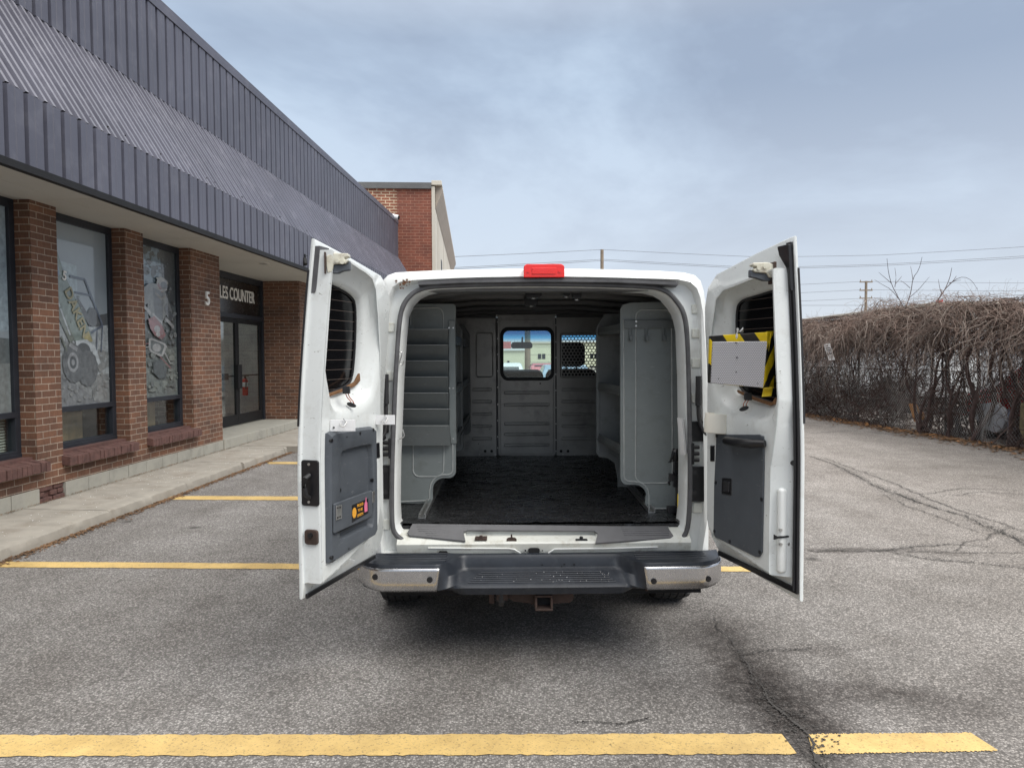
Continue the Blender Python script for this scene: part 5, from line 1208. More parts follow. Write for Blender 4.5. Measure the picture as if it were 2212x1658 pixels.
# concrete block base course, with one missing piece patched in brick
b = MB(); y = -6.0; random.seed(2)
while y < 25.4:
    w_ = .40
    if 11.478 < y + w_ and y < 15.26:
        b.box(-5.8, -LB + .01, y, 11.47, .09, .272); y = 15.26; b.build('block_base', M['block'], bld, bevel=.006); b = MB(); b.box(-5.8, -LB + .01, 15.26, 15.66, .09, .272); y = 15.67; continue
    if False: b.box(-5.8, -LB + .01, 11.28, 11.68, .09, .275); continue
    if abs(y - 7.2) < .1: y += w_; b.build('block_base', M['block'], bld, bevel=.006); b = MB(); continue
    b.box(-5.8, -LB + .01 + random.uniform(-.003, .003), y, min(y + w_ - .009, 25.5), .09, .272)
    y += w_
b.build('block_base', M['block'], bld, bevel=.006)
b = MB(); b.box(-5.75, -LB - .03, 7.2, 7.6, .1, .27)
for (y, z, w_, d_) in ((7.205, .105, .19, .0), (7.41, .105, .18, .004), (7.205, .168, .08, -.006), (7.37, .168, .1, .002), (7.5, .166, .09, -.01), (7.21, .228, .2, -.004), (7.44, .228, .15, -.012)): b.box(-5.5, -LB + d_, y, y + w_, z, z + .052)
b.build('broken_brick', M['brick_sill'], bld, bevel=.008)
# mass behind, roof with an added, unseen opening that lights the vestibule
b = MB(); b.box(-16, -5.752, -6.0, 12.0, 3.31, 6.4); b.box(-16, -5.752, 16.6, 25.48, 3.31, 6.4); b.box(-16, -8.1, 12.0, 16.6, 3.31, 6.4); b.box(-6.3, -5.752, 12.0, 16.6, 3.335, 6.4); b.box(-16, -9.0, -6.0, 25.48, .0, 3.3); b.build('upper_mass', M['soffit'], bld)
# soffit
b = MB(); b.box(-6.3, -4.56, -6, 25.5, ZS, ZS + .03); sf = b.build('soffit', M['soffit'], bld)
b = MB(); 
for y in [k * 2.44 - 5 for k in range(13)]: b.box(-6.3, -4.57, y, y + .006, ZS - .0015, ZS)
b.box(-5.02, -5.014, -6, 25.5, ZS - .0015, ZS); b.build('soffit_joints', mat('soffit_joint', (.48, .46, .41), .8), bld)
q = Bd(1190 / 3.0215 * 0 + 569, 571, 5.0)
b = MB(); b.cyl((-4.95, 12.35, ZS), (-4.95, 12.35, ZS - .012), .10, 24, .085); dl_ = b.build('downlight', M['soffit'], bld, smooth=True)
b = MB(); b.cyl((-4.95, 12.35, ZS - .010), (-4.95, 12.35, ZS - .014), .065, 20); b.build('lamp_glass', M['steel'], dl_)
# ribbed cladding: fascia, slope, parapet
def ribbed(pa, pb, name, m_, pitch=.236, y0=-6, y1=25.5, depth=.05, two=False):
    # pa/pb: (x,z) lower and upper edge; ribs stand towards the lot
    a = Vector((pa[0], 0, pa[1])); c = Vector((pb[0], 0, pb[1])); n = (c - a).cross(Vector((0, 1, 0))).normalized()
    if n.x < 0 and abs(n.x) > .1: n = -n
    if n.z < 0: n = n if abs(n.x) > .5 else -n
    prof = []
    y = y0; flat = [(0, 0), (.036, 0), (.044, 1), (.122, 1), (.128, .88), (.134, 1), (.228, 1), (.236, 0)]
    if two: flat = [(0, 0), (.045, 0), (.055, 1), (.095, 1), (.105, 0), (.163, 0), (.173, .85), (.213, .85), (.223, 0), (.236, 0)]
    L0, L1 = [], []
    while y < y1:
        for dy_, h in flat[:-1]:
            if y + dy_ > y1: break
            o = n * (depth * h); L0.append((a.x + o.x, y + dy_, a.z + o.z)); L1.append((c.x + o.x, y + dy_, c.z + o.z))
        y += pitch
    b = MB(); b.loops([L0, L1], False); return b.build(name, m_, bld)
random.seed(4)
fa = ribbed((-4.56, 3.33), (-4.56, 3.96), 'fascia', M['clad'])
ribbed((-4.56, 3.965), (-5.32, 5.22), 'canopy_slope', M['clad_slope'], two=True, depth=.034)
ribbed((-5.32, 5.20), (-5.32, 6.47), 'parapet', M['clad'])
b = MB(); b.box(-4.57, -4.50, -6, 25.5, 3.27, 3.335); b.build('fascia_trim', M['trim_black'], bld)
b = MB(); b.box(-5.6, -5.26, -6, 25.52, 6.46, 6.56); b.box(-5.272, -5.255, -6, 25.52, 6.40, 6.50); b.build('roof_coping', M['clad'], bld, bevel=.006)
b = MB(); b.add([(-5.32, 25.5, 6.47), (-5.32, 25.5, 5.2), (-4.56, 25.5, 3.96), (-4.56, 25.5, 3.3), (-6, 25.5, 3.3), (-6, 25.5, 6.47)], [tuple(range(6))]); b.add([(-5.32, -6, 6.47), (-5.32, -6, 5.2), (-4.56, -6, 3.96), (-4.56, -6, 3.3), (-6, -6, 3.3), (-6, -6, 6.47)], [tuple(range(6))]); b.build('end_panel', M['clad'], bld)
# screws on the cladding
b = MB(); random.seed(9)
for k in range(26):
    y = random.uniform(5, 22); f = random.choice((.08, .92)); x = -4.545 - .76 * f; z = 3.965 + 1.255 * f; b.cyl((x, y, z + .01), (x + .012, y, z + .025), .008, 6)
split(b, 'fixing', M['trim_black'], bld)
# ---- windows
def poster1():
    return None
def art(name, base, P, parent, x, y0, y1, z0, z1):
    """printed sheet: each patch is a flat shape laid on the poster; coordinates are fractions (across, up)"""
    b = MB(); mats = [base]; b.mi = 0; b.add([(x, y0, z0), (x, y1, z0), (x, y1, z1), (x, y0, z1)], [(0, 1, 2, 3)])
    cols = {}
    for i, (c, pts) in enumerate(P):
        if c not in cols:
            cols[c] = len(mats); mats.append(mat(name + '_print', tuple(q * .58 + h_ for q, h_ in zip(c, (.05, .058, .062))), .4, var=.3, vs=16, dirt=tuple(q * .5 + .03 for q in c), ds=14, damt=.85, coat=.9, specks=tuple(q * .7 + .12 for q in c)))  # print colours pulled towards a painted-in haze of window reflections
        b.mi = cols[c]; xx = x + .00008 * (i + 1)
        b.add([(xx, y0 + (y1 - y0) * a, z0 + (z1 - z0) * h) for a, h in pts], [tuple(range(len(pts)))])
    b2 = bpy.data.meshes.new(name); b2.from_pydata(b.v, [], b.f)
    for m_ in mats: b2.materials.append(m_)
    b2.polygons.foreach_set('material_index', b.m)
    o = bpy.data.objects.new(name, b2); C.objects.link(o); o.parent = parent; return o
def seg(p, q, w_, w2=None):
    w2 = w2 or w_; d = Vector((q[0] - p[0], (q[1] - p[1]) * 1.75)); d.normalize(); n = (-d.y, d.x / 1.75)
    return [(p[0] + n[0] * w_, p[1] + n[1] * w_), (q[0] + n[0] * w2, q[1] + n[1] * w2), (q[0] - n[0] * w2, q[1] - n[1] * w2), (p[0] - n[0] * w_, p[1] - n[1] * w_)]
def ell(cx, cy, rx, ry, n=20, j=0): return [(cx + rx * (1 + j * (k % 2)) * math.cos(6.2832 * k / n), cy + ry * (1 + j * (k % 2)) * math.sin(6.2832 * k / n)) for k in range(n)]
GP = mat('window_print_sky', (.25, .29, .315), .35, var=.12, vs=1.5, dirt=(.33, .37, .39), ds=1.2, damt=.7, coat=.9)
SN, GD, DKt, GRN, OLV, YLW, NVY, TY, RM, LT, PLE = (.42, .46, .47), (.26, .27, .265), (.05, .055, .06), (.2, .26, .22), (.15, .17, .13), (.45, .38, .14), (.07, .1, .16), (.11, .115, .12), (.33, .34, .35), (.55, .6, .62), (.47, .58, .62)
buggy = [(PLE, [(0.05, .80), (.5, .78), (.5, .62), (.05, .62)]), (DKt, [(.0, .475), (.3, .50), (.6, .49), (1, .53), (1, .45), (0, .43)]), (SN, [(0, .46), (.3, .47), (.7, .44), (1, .46), (1, .25), (0, .24)]), (GD, [(0, .34), (.3, .36), (1, .30), (1, 0), (0, 0)]), (SN, [(.2, .24), (.6, .2), (1, .21), (1, .17), (.5, .16)]),
         ((.2, .205, .21), [(0, .22), (.2, .19), (.5, .1), (.85, .0), (0, 0)]),
         (NVY, seg((.38, .715), (.62, .71), .012)), (NVY, seg((.62, .71), (.9, .455), .013)), (NVY, seg((.45, .63), (.7, .625), .010)), (NVY, seg((.62, .71), (.72, .6), .006)), (NVY, seg((.9, .455), (.66, .40), .012)), (NVY, seg((.9, .46), (.86, .30), .008)), (NVY, seg((.8, .42), (.78, .30), .007)),
         (DKt, ell(.73, .50, .09, .055)), (DKt, seg((.48, .585), (.70, .46), .035)), 
         (GRN, [(.0, .90), (.06, .945), (.12, .93), (.30, .72), (.52, .55), (.68, .42), (.72, .36), (.46, .35), (.32, .40), (.10, .66), (.0, .76)]),
         ((.27, .36, .4), [(.0, .88), (.1, .90), (.24, .72), (.12, .66), (.0, .72)]), ((.16, .3, .5), [(.07, .70), (.22, .735), (.16, .65)]),
         (OLV, [(.02, .62), (.10, .65), (.42, .37), (.36, .34)]), (LT, seg((.12, .64), (.36, .39), .010)), (YLW, [(.56, .40), (.66, .41), (.72, .36), (.60, .35)]),
         (LT, [(.44, .36), (.62, .37), (.76, .33), (.86, .22), (.82, .19), (.76, .22), (.70, .28), (.56, .325), (.44, .335)]),
         (DKt, ell(.56, .30, .12, .05)), (TY, ell(.62, .205, .17, .10, 26, .05)), (TY, ell(.40, .235, .165, .105, 30, .05)), (RM, ell(.39, .24, .085, .055)), (DKt, ell(.39, .24, .055, .036)), (RM, ell(.39, .24, .025, .018)),
         (RM, seg((.34, .34), (.46, .31), .02)), (OLV, seg((.22, .38), (.30, .30), .012)), (GD, [(.78, .22), (.9, .25), (.94, .21), (.82, .18)]), (DKt, [(.01, .93), (.07, .97), (.16, .92), (.13, .92), (.07, .955), (.03, .925)])]
TRE, BLU, FO2, BLK, RD, WH, GSS, TAN = (.05, .06, .06), (.25, .35, .42), (.09, .105, .10), (.045, .05, .055), (.26, .07, .07), (.4, .4, .39), (.16, .18, .16), (.2, .18, .14)
random.seed(77)
rider = [(BLU, [(0, 1), (.75, 1), (.6, .8), (.4, .72), (.1, .5), (0, .45)])] + [(TRE, ell(random.uniform(.1, .85), random.uniform(.82, .99), random.uniform(.02, .09), random.uniform(.006, .03), 9)) for _ in range(34)] + \
        [(TRE, [(.62, 1), (1, 1), (1, .55), (.8, .6), (.7, .78), (.66, .9)]), (FO2, [(0, .5), (.3, .55), (1, .62), (1, .3), (0, .3)]), (GSS, [(0, .33), (.5, .3), (1, .34), (1, 0), (0, 0)])] + \
        [((.22, .24, .21) if i % 2 else (.11, .12, .11), ell(random.uniform(.05, .95), random.uniform(.02, .32), random.uniform(.03, .1), random.uniform(.006, .025), 9)) for i in range(40)] + \
        [((.2, .22, .22) if i % 2 else TRE, ell(random.uniform(.55, .95), random.uniform(.35, .75), random.uniform(.02, .05), random.uniform(.006, .02), 9)) for i in range(26)] + \
        [((.19, .2, .19), [(.22, .72), (.34, .755), (.55, .76), (.7, .72), (.86, .60), (.90, .52), (.78, .53), (.72, .56), (.62, .50), (.45, .50), (.28, .56), (.30, .62), (.22, .60), (.16, .58), (.14, .66)]), (BLK, [(.42, .73), (.66, .71), (.64, .52), (.46, .52)]), (BLK, seg((.70, .62), (.86, .53), .05)),
         ((.3, .28, .2), [(.50, .80), (.62, .815), (.78, .79), (.80, .77), (.56, .775)]), ((.35, .33, .28), ell(.64, .76, .13, .05)), (BLK, ell(.68, .755, .08, .028)), (RD, seg((.54, .76), (.64, .715), .02)), (WH, seg((.60, .72), (.76, .735), .012)), (TAN, seg((.48, .70), (.62, .66), .018)), (TAN, seg((.62, .66), (.72, .69), .012)),
         (WH, seg((.16, .615), (.36, .555), .022)), (WH, seg((.70, .535), (.90, .475), .022)), (WH, seg((.40, .555), (.62, .50), .012)), (BLK, seg((.1, .5), (.3, .55), .05)),
         (RD, [(.30, .52), (.45, .54), (.62, .48), (.70, .42), (.60, .385), (.44, .41), (.34, .46)]), (WH, ell(.50, .455, .07, .025)), (WH, ell(.52, .42, .05, .016)),
         (RD, seg((.0, .335), (.32, .36), .006)), (WH, seg((.0, .31), (.34, .34), .006)), (WH, [(.30, .385), (.36, .395), (.68, .36), (.72, .34), (.62, .275), (.56, .27), (.34, .30), (.29, .32)]), (FO2, [(.34, .375), (.38, .38), (.64, .352), (.66, .34), (.58, .285), (.38, .31), (.34, .325)]), (WH, ell(.48, .33, .10, .028)),
         (RD, seg((.55, .27), (.80, .19), .008)), (WH, seg((.66, .30), (.80, .22), .010)), (TRE, [(.38, .24), (.58, .25), (.70, .19), (.68, .13), (.52, .12), (.40, .16)])]
random.seed(5)
def dab(cols, n, x0, x1, y0, y1, s_): return [(random.choice(cols), ell(random.uniform(x0, x1), random.uniform(y0, y1), s_ * random.uniform(.4, 1.6), s_ * random.uniform(.12, .5), 7)) for _ in range(n)]
buggy = buggy[:6] + dab([(.46, .49, .50), (.38, .41, .42), (.33, .35, .36)], 60, 0, 1, .24, .44, .022) + dab([(.235, .24, .235), (.285, .29, .28)], 40, 0, 1, .02, .2, .03) + buggy[6:] + dab([(.09, .095, .1), (.13, .135, .14)], 26, .26, .76, .13, .32, .012) + dab([(.18, .23, .2), (.23, .28, .24)], 22, .2, .6, .42, .62, .014)
rider = rider[:60] + dab([(.07, .08, .08), (.11, .125, .12), (.17, .19, .18), (.25, .3, .32)], 150, .02, .98, .3, .98, .014) + dab([(.13, .15, .13), (.19, .21, .18)], 80, .02, .98, .02, .33, .018) + rider[60:] + dab([(.07, .075, .08), (.17, .17, .165), (.26, .26, .25)], 40, .2, .85, .35, .74, .010)
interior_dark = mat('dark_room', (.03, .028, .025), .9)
woodm = mat('warm_wood_panel', (.3, .19, .09), .6, var=.3, vs=6)
def window(y0, y1, kind, vis=True):
    x = -LG; z0, zm_, z1 = ZSILL + .05, 1.06, ZS
    wn = empty('window', None); wn.parent = bld
    b = MB(); f = .055; d = .09
    b.box(x - d, x + .02, y0, y0 + f, z0, z1); b.box(x - d, x + .02, y1 - f - .02, y1, z0, z1); b.box(x - d, x + .018, y0 + f, y1 - f, z1 - .09, z1); b.box(x - d, x + .018, y0 + f, y1 - f, z0 - .05, z0 + .03); b.box(x - d, x + .03, y0 + f, y1 - f, zm_ - .03, zm_ + .03)
    b.box(x - d - .001, x + .026, y0, y1, z0 - .052, z0 + .0)
    b.build('frame', M['frame'], wn, bevel=.004)
    b = MB(); b.box(x - .03, x - .024, y0 + f, y1 - f, z0 + .03, z1 - .09); b.build('pane', M['glass'], wn)
    if kind == 1: art('poster', GP, buggy, wn, x - .018, y0 + f - .0, y1 - f - .02, zm_ + .03, z1 - .09)
    elif kind == 2: art('poster', GP, rider, wn, x - .018, y0 + f - .0, y1 - f - .02, zm_ + .03, z1 - .09)
    elif kind == 3: art('poster', GP, [((.40, .5, .56), [(0, .35), (1, .4), (1, 1), (0, 1)]), ((.1, .12, .12), [(0, .32), (.4, .38), (1, .36), (1, .2), (0, .2)]), ((.22, .24, .23), [(0, .22), (1, .24), (1, 0), (0, 0)])], wn, x - .018, y0 + f - .0, y1 - f - .02, zm_ + .03, z1 - .09)
    # room behind the lower pane: blinds and wooden boxes
    b = MB(); 
    if kind == 3:
        for k in range(13): b.box(x - .14, x - .11, y0 + .03, y1 - .03, z0 + .02 + .03 * k, z0 + .038 + .03 * k)
        b.build('blind', M['beige'], wn)
    elif kind in (1, 2):
        b.box(x - .5, x - .2, y0 + .1, y0 + .5, z0 - .1, z0 + .30); b.box(x - .5, x - .25, y0 + .55, y0 + .72, z0 - .1, z0 + .36); b.box(x - .52, x - .3, y0 + .74, y1 - .2, z0 - .1, z0 + .33); b.build('wooden_panel', woodm, wn, bevel=.004)
    return wn
random.seed(1)
for (y0, y1), k in zip(bays, (3, 1, 2)): window(y0, y1, k)
for y0, y1 in near_bays + far_bays: window(y0, y1, 3)
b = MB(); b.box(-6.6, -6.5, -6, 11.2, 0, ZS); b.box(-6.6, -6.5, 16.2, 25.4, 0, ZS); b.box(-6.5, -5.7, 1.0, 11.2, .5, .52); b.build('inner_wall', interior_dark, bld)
# brand-free racing number on the buggy and the lettering on its flank
def face_text(txt, size, y, z, x, name, m_, parent, rot=0, ext=.002, sx=1, bold=0.0):
    m_4 = Matrix(((0, 0, 1, x), (1, 0, 0, y), (0, 1, 0, z), (0, 0, 0, 1)))   # text x -> +y, text y -> +z, normal -> +x
    return text_mesh(txt, size, m_4 @ Matrix.Rotation(rot, 4, 'Z'), name, m_, parent, ext=ext, sx=sx, bold=bold)
LW = mat('white_letters', (.75, .73, .68), .5)
wy0, wy1 = 7.587 + .055, 8.855 - .075; wz0, wz1 = 1.09, ZS - .09
face_text('5', .15, wy0 + (wy1 - wy0) * .29, wz0 + (wz1 - wz0) * .71, -LG - .018 + .018, 'print_number', LW, bld, rot=R(-8), ext=.0005, bold=.004)
face_text('DAKEN', .19, wy0 + (wy1 - wy0) * .46, wz0 + (wz1 - wz0) * .515, -LG - .018 + .018, 'print_lettering', mat('faded_ochre_print', (.30, .28, .19), .5), bld, rot=R(-60), ext=.0005, bold=.004)
# house number
p = Bd(446.5, 646, LB); face_text('5', .30, p.y, p.z, -LB + .012, 'house_number', LW, bld, ext=.012, sx=1.0, bold=.006)
# ---- entrance
xd = -LD; y0, y1 = 11.478, 15.25
b = MB(); Zt = 2.42
for (a, c, z0, z1, x0_, x1_) in ((y1 - .07, y1, .27, ZS, xd - .06, xd + .06), (y0, y0 + .9, .27, ZS, xd - .06, xd + .06), (y0 + .9, y1 - .07, Zt, Zt + .09, xd - .06, xd + .07), (y0 + .9, y1 - .07, ZS - .12, ZS, xd - .06, xd + .05), (y0 + .9, y0 + 1.5, .27, Zt, xd - .05, xd + .02)): b.box(x0_, x1_, a, c, z0, z1)
en = empty('entrance', None); en.parent = bld
b.build('frame', M['frame'], en, bevel=.004)
tr3 = mat('dark_transom_panel', (.022, .02, .018), .25, var=.2, vs=2)
b = MB(); b.box(xd - .02, xd + .01, y0 + .9, y1 - .07, Zt + .09, ZS - .12); b.build('transom', tr3, en)
pa = Bd(549, 643, LD)
text_w = 2.0
o = face_text('SALES COUNTER', .34, 0, 0, 0, 'door_lettering', LW, en, ext=.006, sx=.74, bold=.004)
xs_ = [v.co.y for v in o.data.vertices]; r_edge = Bd(549.5, 650, LD - .02).y; zc_ = Bd(523, 640, LD - .02).z
o.data.transform(Matrix.Translation((xd + .022, r_edge - max(xs_), zc_)))
def leaf(a, c, handle_side):
    lf = empty('door_leaf', None); lf.parent = bld
    b = MB(); f = .075
    b.box(xd - .025, xd + .025, a, a + f, .30, Zt - .01); b.box(xd - .025, xd + .025, c - f, c, .30, Zt - .01); b.box(xd - .024, xd + .024, a + f, c - f, Zt - .09, Zt - .01); b.box(xd - .024, xd + .024, a + f, c - f, .30, .50)
    b.build('frame', M['trim_black'], lf, bevel=.004)
    b = MB(); b.box(xd - .004, xd + .004, a + f, c - f, .5, Zt - .09); b.build('pane', M['glass'], lf)
    b = MB(); b.cyl((xd - .05, a + f * .5, 1.27), (xd - .05, c - f * .5, 1.27), .014, 10); hy = a + f * .5 if handle_side < 0 else c - f * .5
    b.box(xd + .03, xd + .075, hy - .05, hy + .05, 1.02, 1.5); b.build('push_bar', M['trim_black'], lf, bevel=.004)
    return lf
ym = Bd(511, 800, LD).y
leaf(ym + .005, y1 - .075, -1); l2 = leaf(ym - (y1 - .08 - ym), ym - .005, 1)
pq = Bd(491, 795, LD); b = MB(); b.box(xd - .08, xd - .03, pq.y - .12, pq.y + .12, 1.2, 1.33); b.build('lock_box', M['trim_black'], l2, bevel=.004)
# vestibule: painted block walls, floor
vest = brick('painted_block_wall', (.60, .61, .60), (.56, .57, .565), (.46, .47, .47), bw=.4, rh=.2, ms=.012)
b = MB(); b.box(-8.2, -8.1, 11, 17.5, .2, ZS); b.box(-8.1, xd - .1, 16.9, 17.0, .2, ZS); b.box(-8.1, xd - .1, 11.2, 11.3, .2, ZS); b.build('vestibule_wall', vest, bld)
b = MB(); b.box(-8.1, xd - .05, 11.3, 16.9, .2, .285); b.build('vestibule_floor', mat('grey_floor_tiles', (.2, .2, .2), .4), bld)
# entrance step
b = MB(); y = 11.478
while y < 15.2: b.box(-6.35, -LB + .03, y, min(y + .9, 15.255) - .012, .08, .285); y += .9
b.build('entrance_step', M['block'], bld, bevel=.012)
# fire extinguisher seen through the glass
fe = empty('fire_extinguisher', BM, label='red fire extinguisher with a white label hung inside behind the glass entrance door', cat='fire extinguisher')
d_ = Bd(529.5, 832, LD + .45); fx, fy, fz = d_.x, d_.y, d_.z
RED = mat('red_cylinder', (.55, .02, .015), .3)
rr = .062
b = MB(); n = 24; prof = [(0, -.22), (rr * .9, -.22), (rr, -.2), (rr, .09), (rr * .8, .13), (rr * .35, .155), (0, .16)]
b.loops([[(fx + r_ * math.cos(6.2832 * k / n), fy + r_ * math.sin(6.2832 * k / n), fz + h) for r_, h in prof] for k in range(n + 1)], False); b.build('cylinder', RED, fe, smooth=True)
b = MB(); b.loops([[(fx + (rr + .002) * math.cos(6.2832 * k / n), fy + (rr + .002) * math.sin(6.2832 * k / n), fz + h) for h in (-.03, .07)] for k in range(n + 1)], False); b.build('paper_label', M['white_plate'], fe, smooth=True)
b = MB(); b.cyl((fx, fy, fz + .15), (fx, fy, fz + .2), .02); b.box(fx - .01, fx + .09, fy - .015, fy + .015, fz + .2, fz + .215); b.box(fx - .01, fx + .08, fy - .015, fy + .015, fz + .225, fz + .235); b.tube([(fx, fy, fz + .19), (fx + .05, fy - .07, fz + .18), (fx + .06, fy - .085, fz + .05), (fx + .05, fy - .075, fz - .08)], .012, 8); b.build('valve_and_hose', M['trim_black'], fe, smooth=True)
b = MB(); b.box(fx + .07, fx + .075, fy + .0, fy + .09, fz + .05, fz + .17); b.build('tag', M['white_plate'], fe)
# cameras on the building
cm = empty('security_camera', BM, label='small camera on a bracket hanging at the canopy fascia near the left van door', cat='camera')
q = Bd(657, 563, 4.52); b = MB(); b.box(q.x - .03, q.x + .03, q.y - .03, q.y + .03, q.z + .02, q.z + .12); b.cyl((q.x, q.y, q.z + .10), (q.x + .0, q.y + .2, q.z + .12), .012, 8); b.build('bracket', M['trim_black'], cm, bevel=.004)
b = MB(); b.cyl((q.x, q.y, q.z + .03), (q.x + .04, q.y - .06, q.z - .08), .05, 14, .04); b.build('camera_head', M['trim_black'], cm, bevel=.006)
cm2 = empty('security_camera', BM, label='white bullet camera at the end of the roof coping beside the red brick wall', cat='camera')
q = Bd(859, 470, 5.15); b = MB(); b.cyl((q.x - .25, q.y, q.z + .06), (q.x + .02, q.y, q.z), .09, 16); b.build('camera_body', M['white_plate'], cm2, bevel=.01)
b = MB(); b.cyl((q.x + .015, q.y - .01, q.z), (q.x + .05, q.y - .02, q.z - .01), .065, 16); b.build('lens', M['trim_black'], cm2); b = MB(); b.box(q.x - .45, q.x - .2, q.y - .04, q.y + .06, q.z - .02, q.z + .16); b.build('mount', M['cap_grey'], cm2, bevel=.01)

# ---- sidewalk (building frame)
b = MB(); random.seed(6); y = -6.0
def slab(b, x0, x1, y0, y1):
    n = max(2, int((y1 - y0) / .06)); L0 = []
    for k in range(n + 1):
        yy = y0 + (y1 - y0) * k / n; j = random.uniform(-.012, .012) - (.025 if k in (0, n) and random.random() < .6 else 0); h = random.uniform(-.004, .002)
        L0.append([(x0, yy, .12), (x1 - .02 + j, yy, .10 + h), (x1 + j, yy, .085 + h), (x1 + .012 + j, yy, .03), (x1 + .015 + j * .5, yy, -.05), (x0, yy, -.05)])
    b.loops(L0, True, True, True)
while y < 12.0:
    slab(b, -6.4, -4.45, y, min(y + 1.62, 12.0) - .008); y += 1.62
y = 12.0
while y < 25.4: slab(b, -6.4, -2.2, y, min(y + 1.62, 25.4) - .008); y += 1.62
sw = b.build('sidewalk', M['concrete'], None, smooth=True, kind='structure'); sw.matrix_world = BM
# debris and dead leaves in the gutter, white specks on the walk
random.seed(12)
def scatter(name, m_, n, f, smin, smax, z, parentM=None, **k):
    b = MB()
    for _ in range(n):
        x, y = f(); s_ = random.uniform(smin, smax); a = random.uniform(0, 6.28); t1, t2 = random.uniform(-.5, .5), random.uniform(-.5, .5)
        pts = []
        for q in range(5):
            aa = a + q * 1.2566; rr_ = s_ * random.uniform(.5, 1.2); dx_, dy_ = rr_ * math.cos(aa), rr_ * math.sin(aa); pts.append((x + dx_, y + dy_, z + abs(dx_ * t1 + dy_ * t2) + random.uniform(0, .006)))
        b.add(pts, [tuple(range(5))])
    o = b.build(name, m_, None, kind='stuff', **k)
    if parentM is not None: o.matrix_world = parentM
    return o
lf1 = mat('dead_leaf', (.16, .09, .045), .8, var=.5, vs=4)
lf2 = mat('orange_dead_leaf', (.36, .17, .06), .8, var=.4, vs=4)
scatter('gutter_litter', lf1, 5200, lambda: (-4.42 + abs(random.gauss(0, .05)), random.uniform(2.5, 12)), .004, .018, .003, BM, label='dead leaves and grit gathered along the sidewalk edge', cat='leaf litter')
scatter('chalk_specks', M['white_plate'], 330, lambda: (random.uniform(-5.3, -4.5), random.uniform(4, 12)), .002, .006, .105, BM, label='small white specks strewn over the concrete sidewalk', cat='debris')
scatter('base_grit', lf1, 1800, lambda: (-5.33 + abs(random.gauss(0, .02)), random.uniform(4, 15)), .003, .009, .122, BM, label='brown grit at the foot of the block wall', cat='debris')

# =================================================================== FAR RED BRICK BUILDING
fb = empty('brick_warehouse', None, label='red brick building with a grey roof edge and beige side behind the metal canopy', cat='building')
YF = 25.75
c0 = atY(934, 600, YF); c1 = atY(760, 600, YF); ztop = atY(900, 409, YF).z; zcap = atY(900, 395.5, YF).z
dirF = Vector((math.tan(math.atan((1021 - 1106) / F)), 1, 0)).normalized()
fb.location = (c0.x, YF, 0); fb.rotation_euler = (0, 0, math.atan2(-dirF.x, dirF.y))
b = MB(); b.box(-14, 0, 0, 24, 0, ztop); b.build('brick_wall', M['brick_far'], fb)
pj = 14 * 0 + (atY(853, 500, YF).x - c0.x)
b = MB(); b.box(-4, pj + .1, -.006, 0, ztop - 2.0, ztop); b.build('patched_brick', M['brick_patch'], fb)
b = MB(); b.box(-14, .0, -.10, 24, ztop, zcap); b.build('roof_edge', M['cap_grey'], fb, bevel=.01)
# beige side wall with projecting mansard-like band
b = MB(); b.box(.001, .12, -.02, 20.2, 0, ztop + .1)
b.build('side_wall', M['beige'], fb)
b = MB()
zt_, pr = zcap + .08, .36
b.prism([(.0, zt_), (pr, zt_), (pr + .02, zt_ - .16), (.0, zt_ - .16)], lambda x, z: (x, -.06, z), lambda x, z: (x, 20.6, z)); b.build('cornice', M['beige'], fb, bevel=.01)
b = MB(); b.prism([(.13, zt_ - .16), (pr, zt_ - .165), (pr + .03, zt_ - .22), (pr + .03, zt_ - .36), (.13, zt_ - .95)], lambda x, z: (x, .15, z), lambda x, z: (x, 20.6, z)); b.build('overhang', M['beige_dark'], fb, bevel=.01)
for y in (4.5, 9.5, 14.5):
    b = MB(); b.box(.11, .135, y, y + .9, ztop - 3.4, ztop - 1.9); b.build('window', M['frame'], fb)
b = MB()
for y in (1.6, 2.6, 7, 12): b.box(.115, .128, y, y + .03, 0, ztop)
b.build('wall_joints', M['beige_dark'], fb)
# =================================================================== FENCE WITH VINES (right)
FA, FB_ = Vector((8.85, 11.6, 0)), Vector((8.08, 19.6, 0))
fd = (FB_ - FA).normalized(); FA0 = FA - fd * 4.5; FEND = 30.0
fnrm = Vector((-fd.y, fd.x, 0))       # points towards the lot (-x)
if fnrm.x > 0: fnrm = -fnrm
def FP(s, o, z): p = FA0 + fd * s + fnrm * o; return Vector((p.x, p.y, z))
galv = mat('galvanised_wire', (.34, .345, .34), .5, metal=.4, var=.2, vs=5)
bark_d = mat('rusty_post', (.06, .055, .05), .8)
fence = empty('chain_link_fence', None, label='grey chain link fence overgrown with bare brown vines along the right side of the lot', cat='fence')
random.seed(31)
FH = 1.95; pit = .066
b = MB(); n = int(FEND / pit)
def bulge(s, z):
    v = .05 * math.sin(s * 1.7) * math.sin(z * 1.4 + s)
    d = abs(s - 5.5)
    if d < 1.6 and z < .9: v += .16 * (1 - d / 1.6) * (1 - z / .9) * (1 + .6 * math.sin(s * 7))
    return v
def wirepath(s0, sgn):
    pts = []; K = 12
    for k in range(K + 1):
        z = .04 + FH * k / K; s = s0 + sgn * (z * .85); pts.append(FP(s, bulge(s, z) + .004 * sgn, z))
    return pts
rw_ = .0026
for i in range(-26, n):
    for sgn in (1, -1):
        s0 = i * pit + (0 if sgn > 0 else 1.7)
        if s0 < -1 or s0 > FEND: continue
        P = wirepath(s0, sgn); L0 = []
        for p in P: L0.append([p + fd * rw_, p - fd * rw_ * .5 + fnrm * rw_, p - fd * rw_ * .5 - fnrm * rw_])
        b.loops(L0, True)
b.build('wire_mesh', galv, fence)
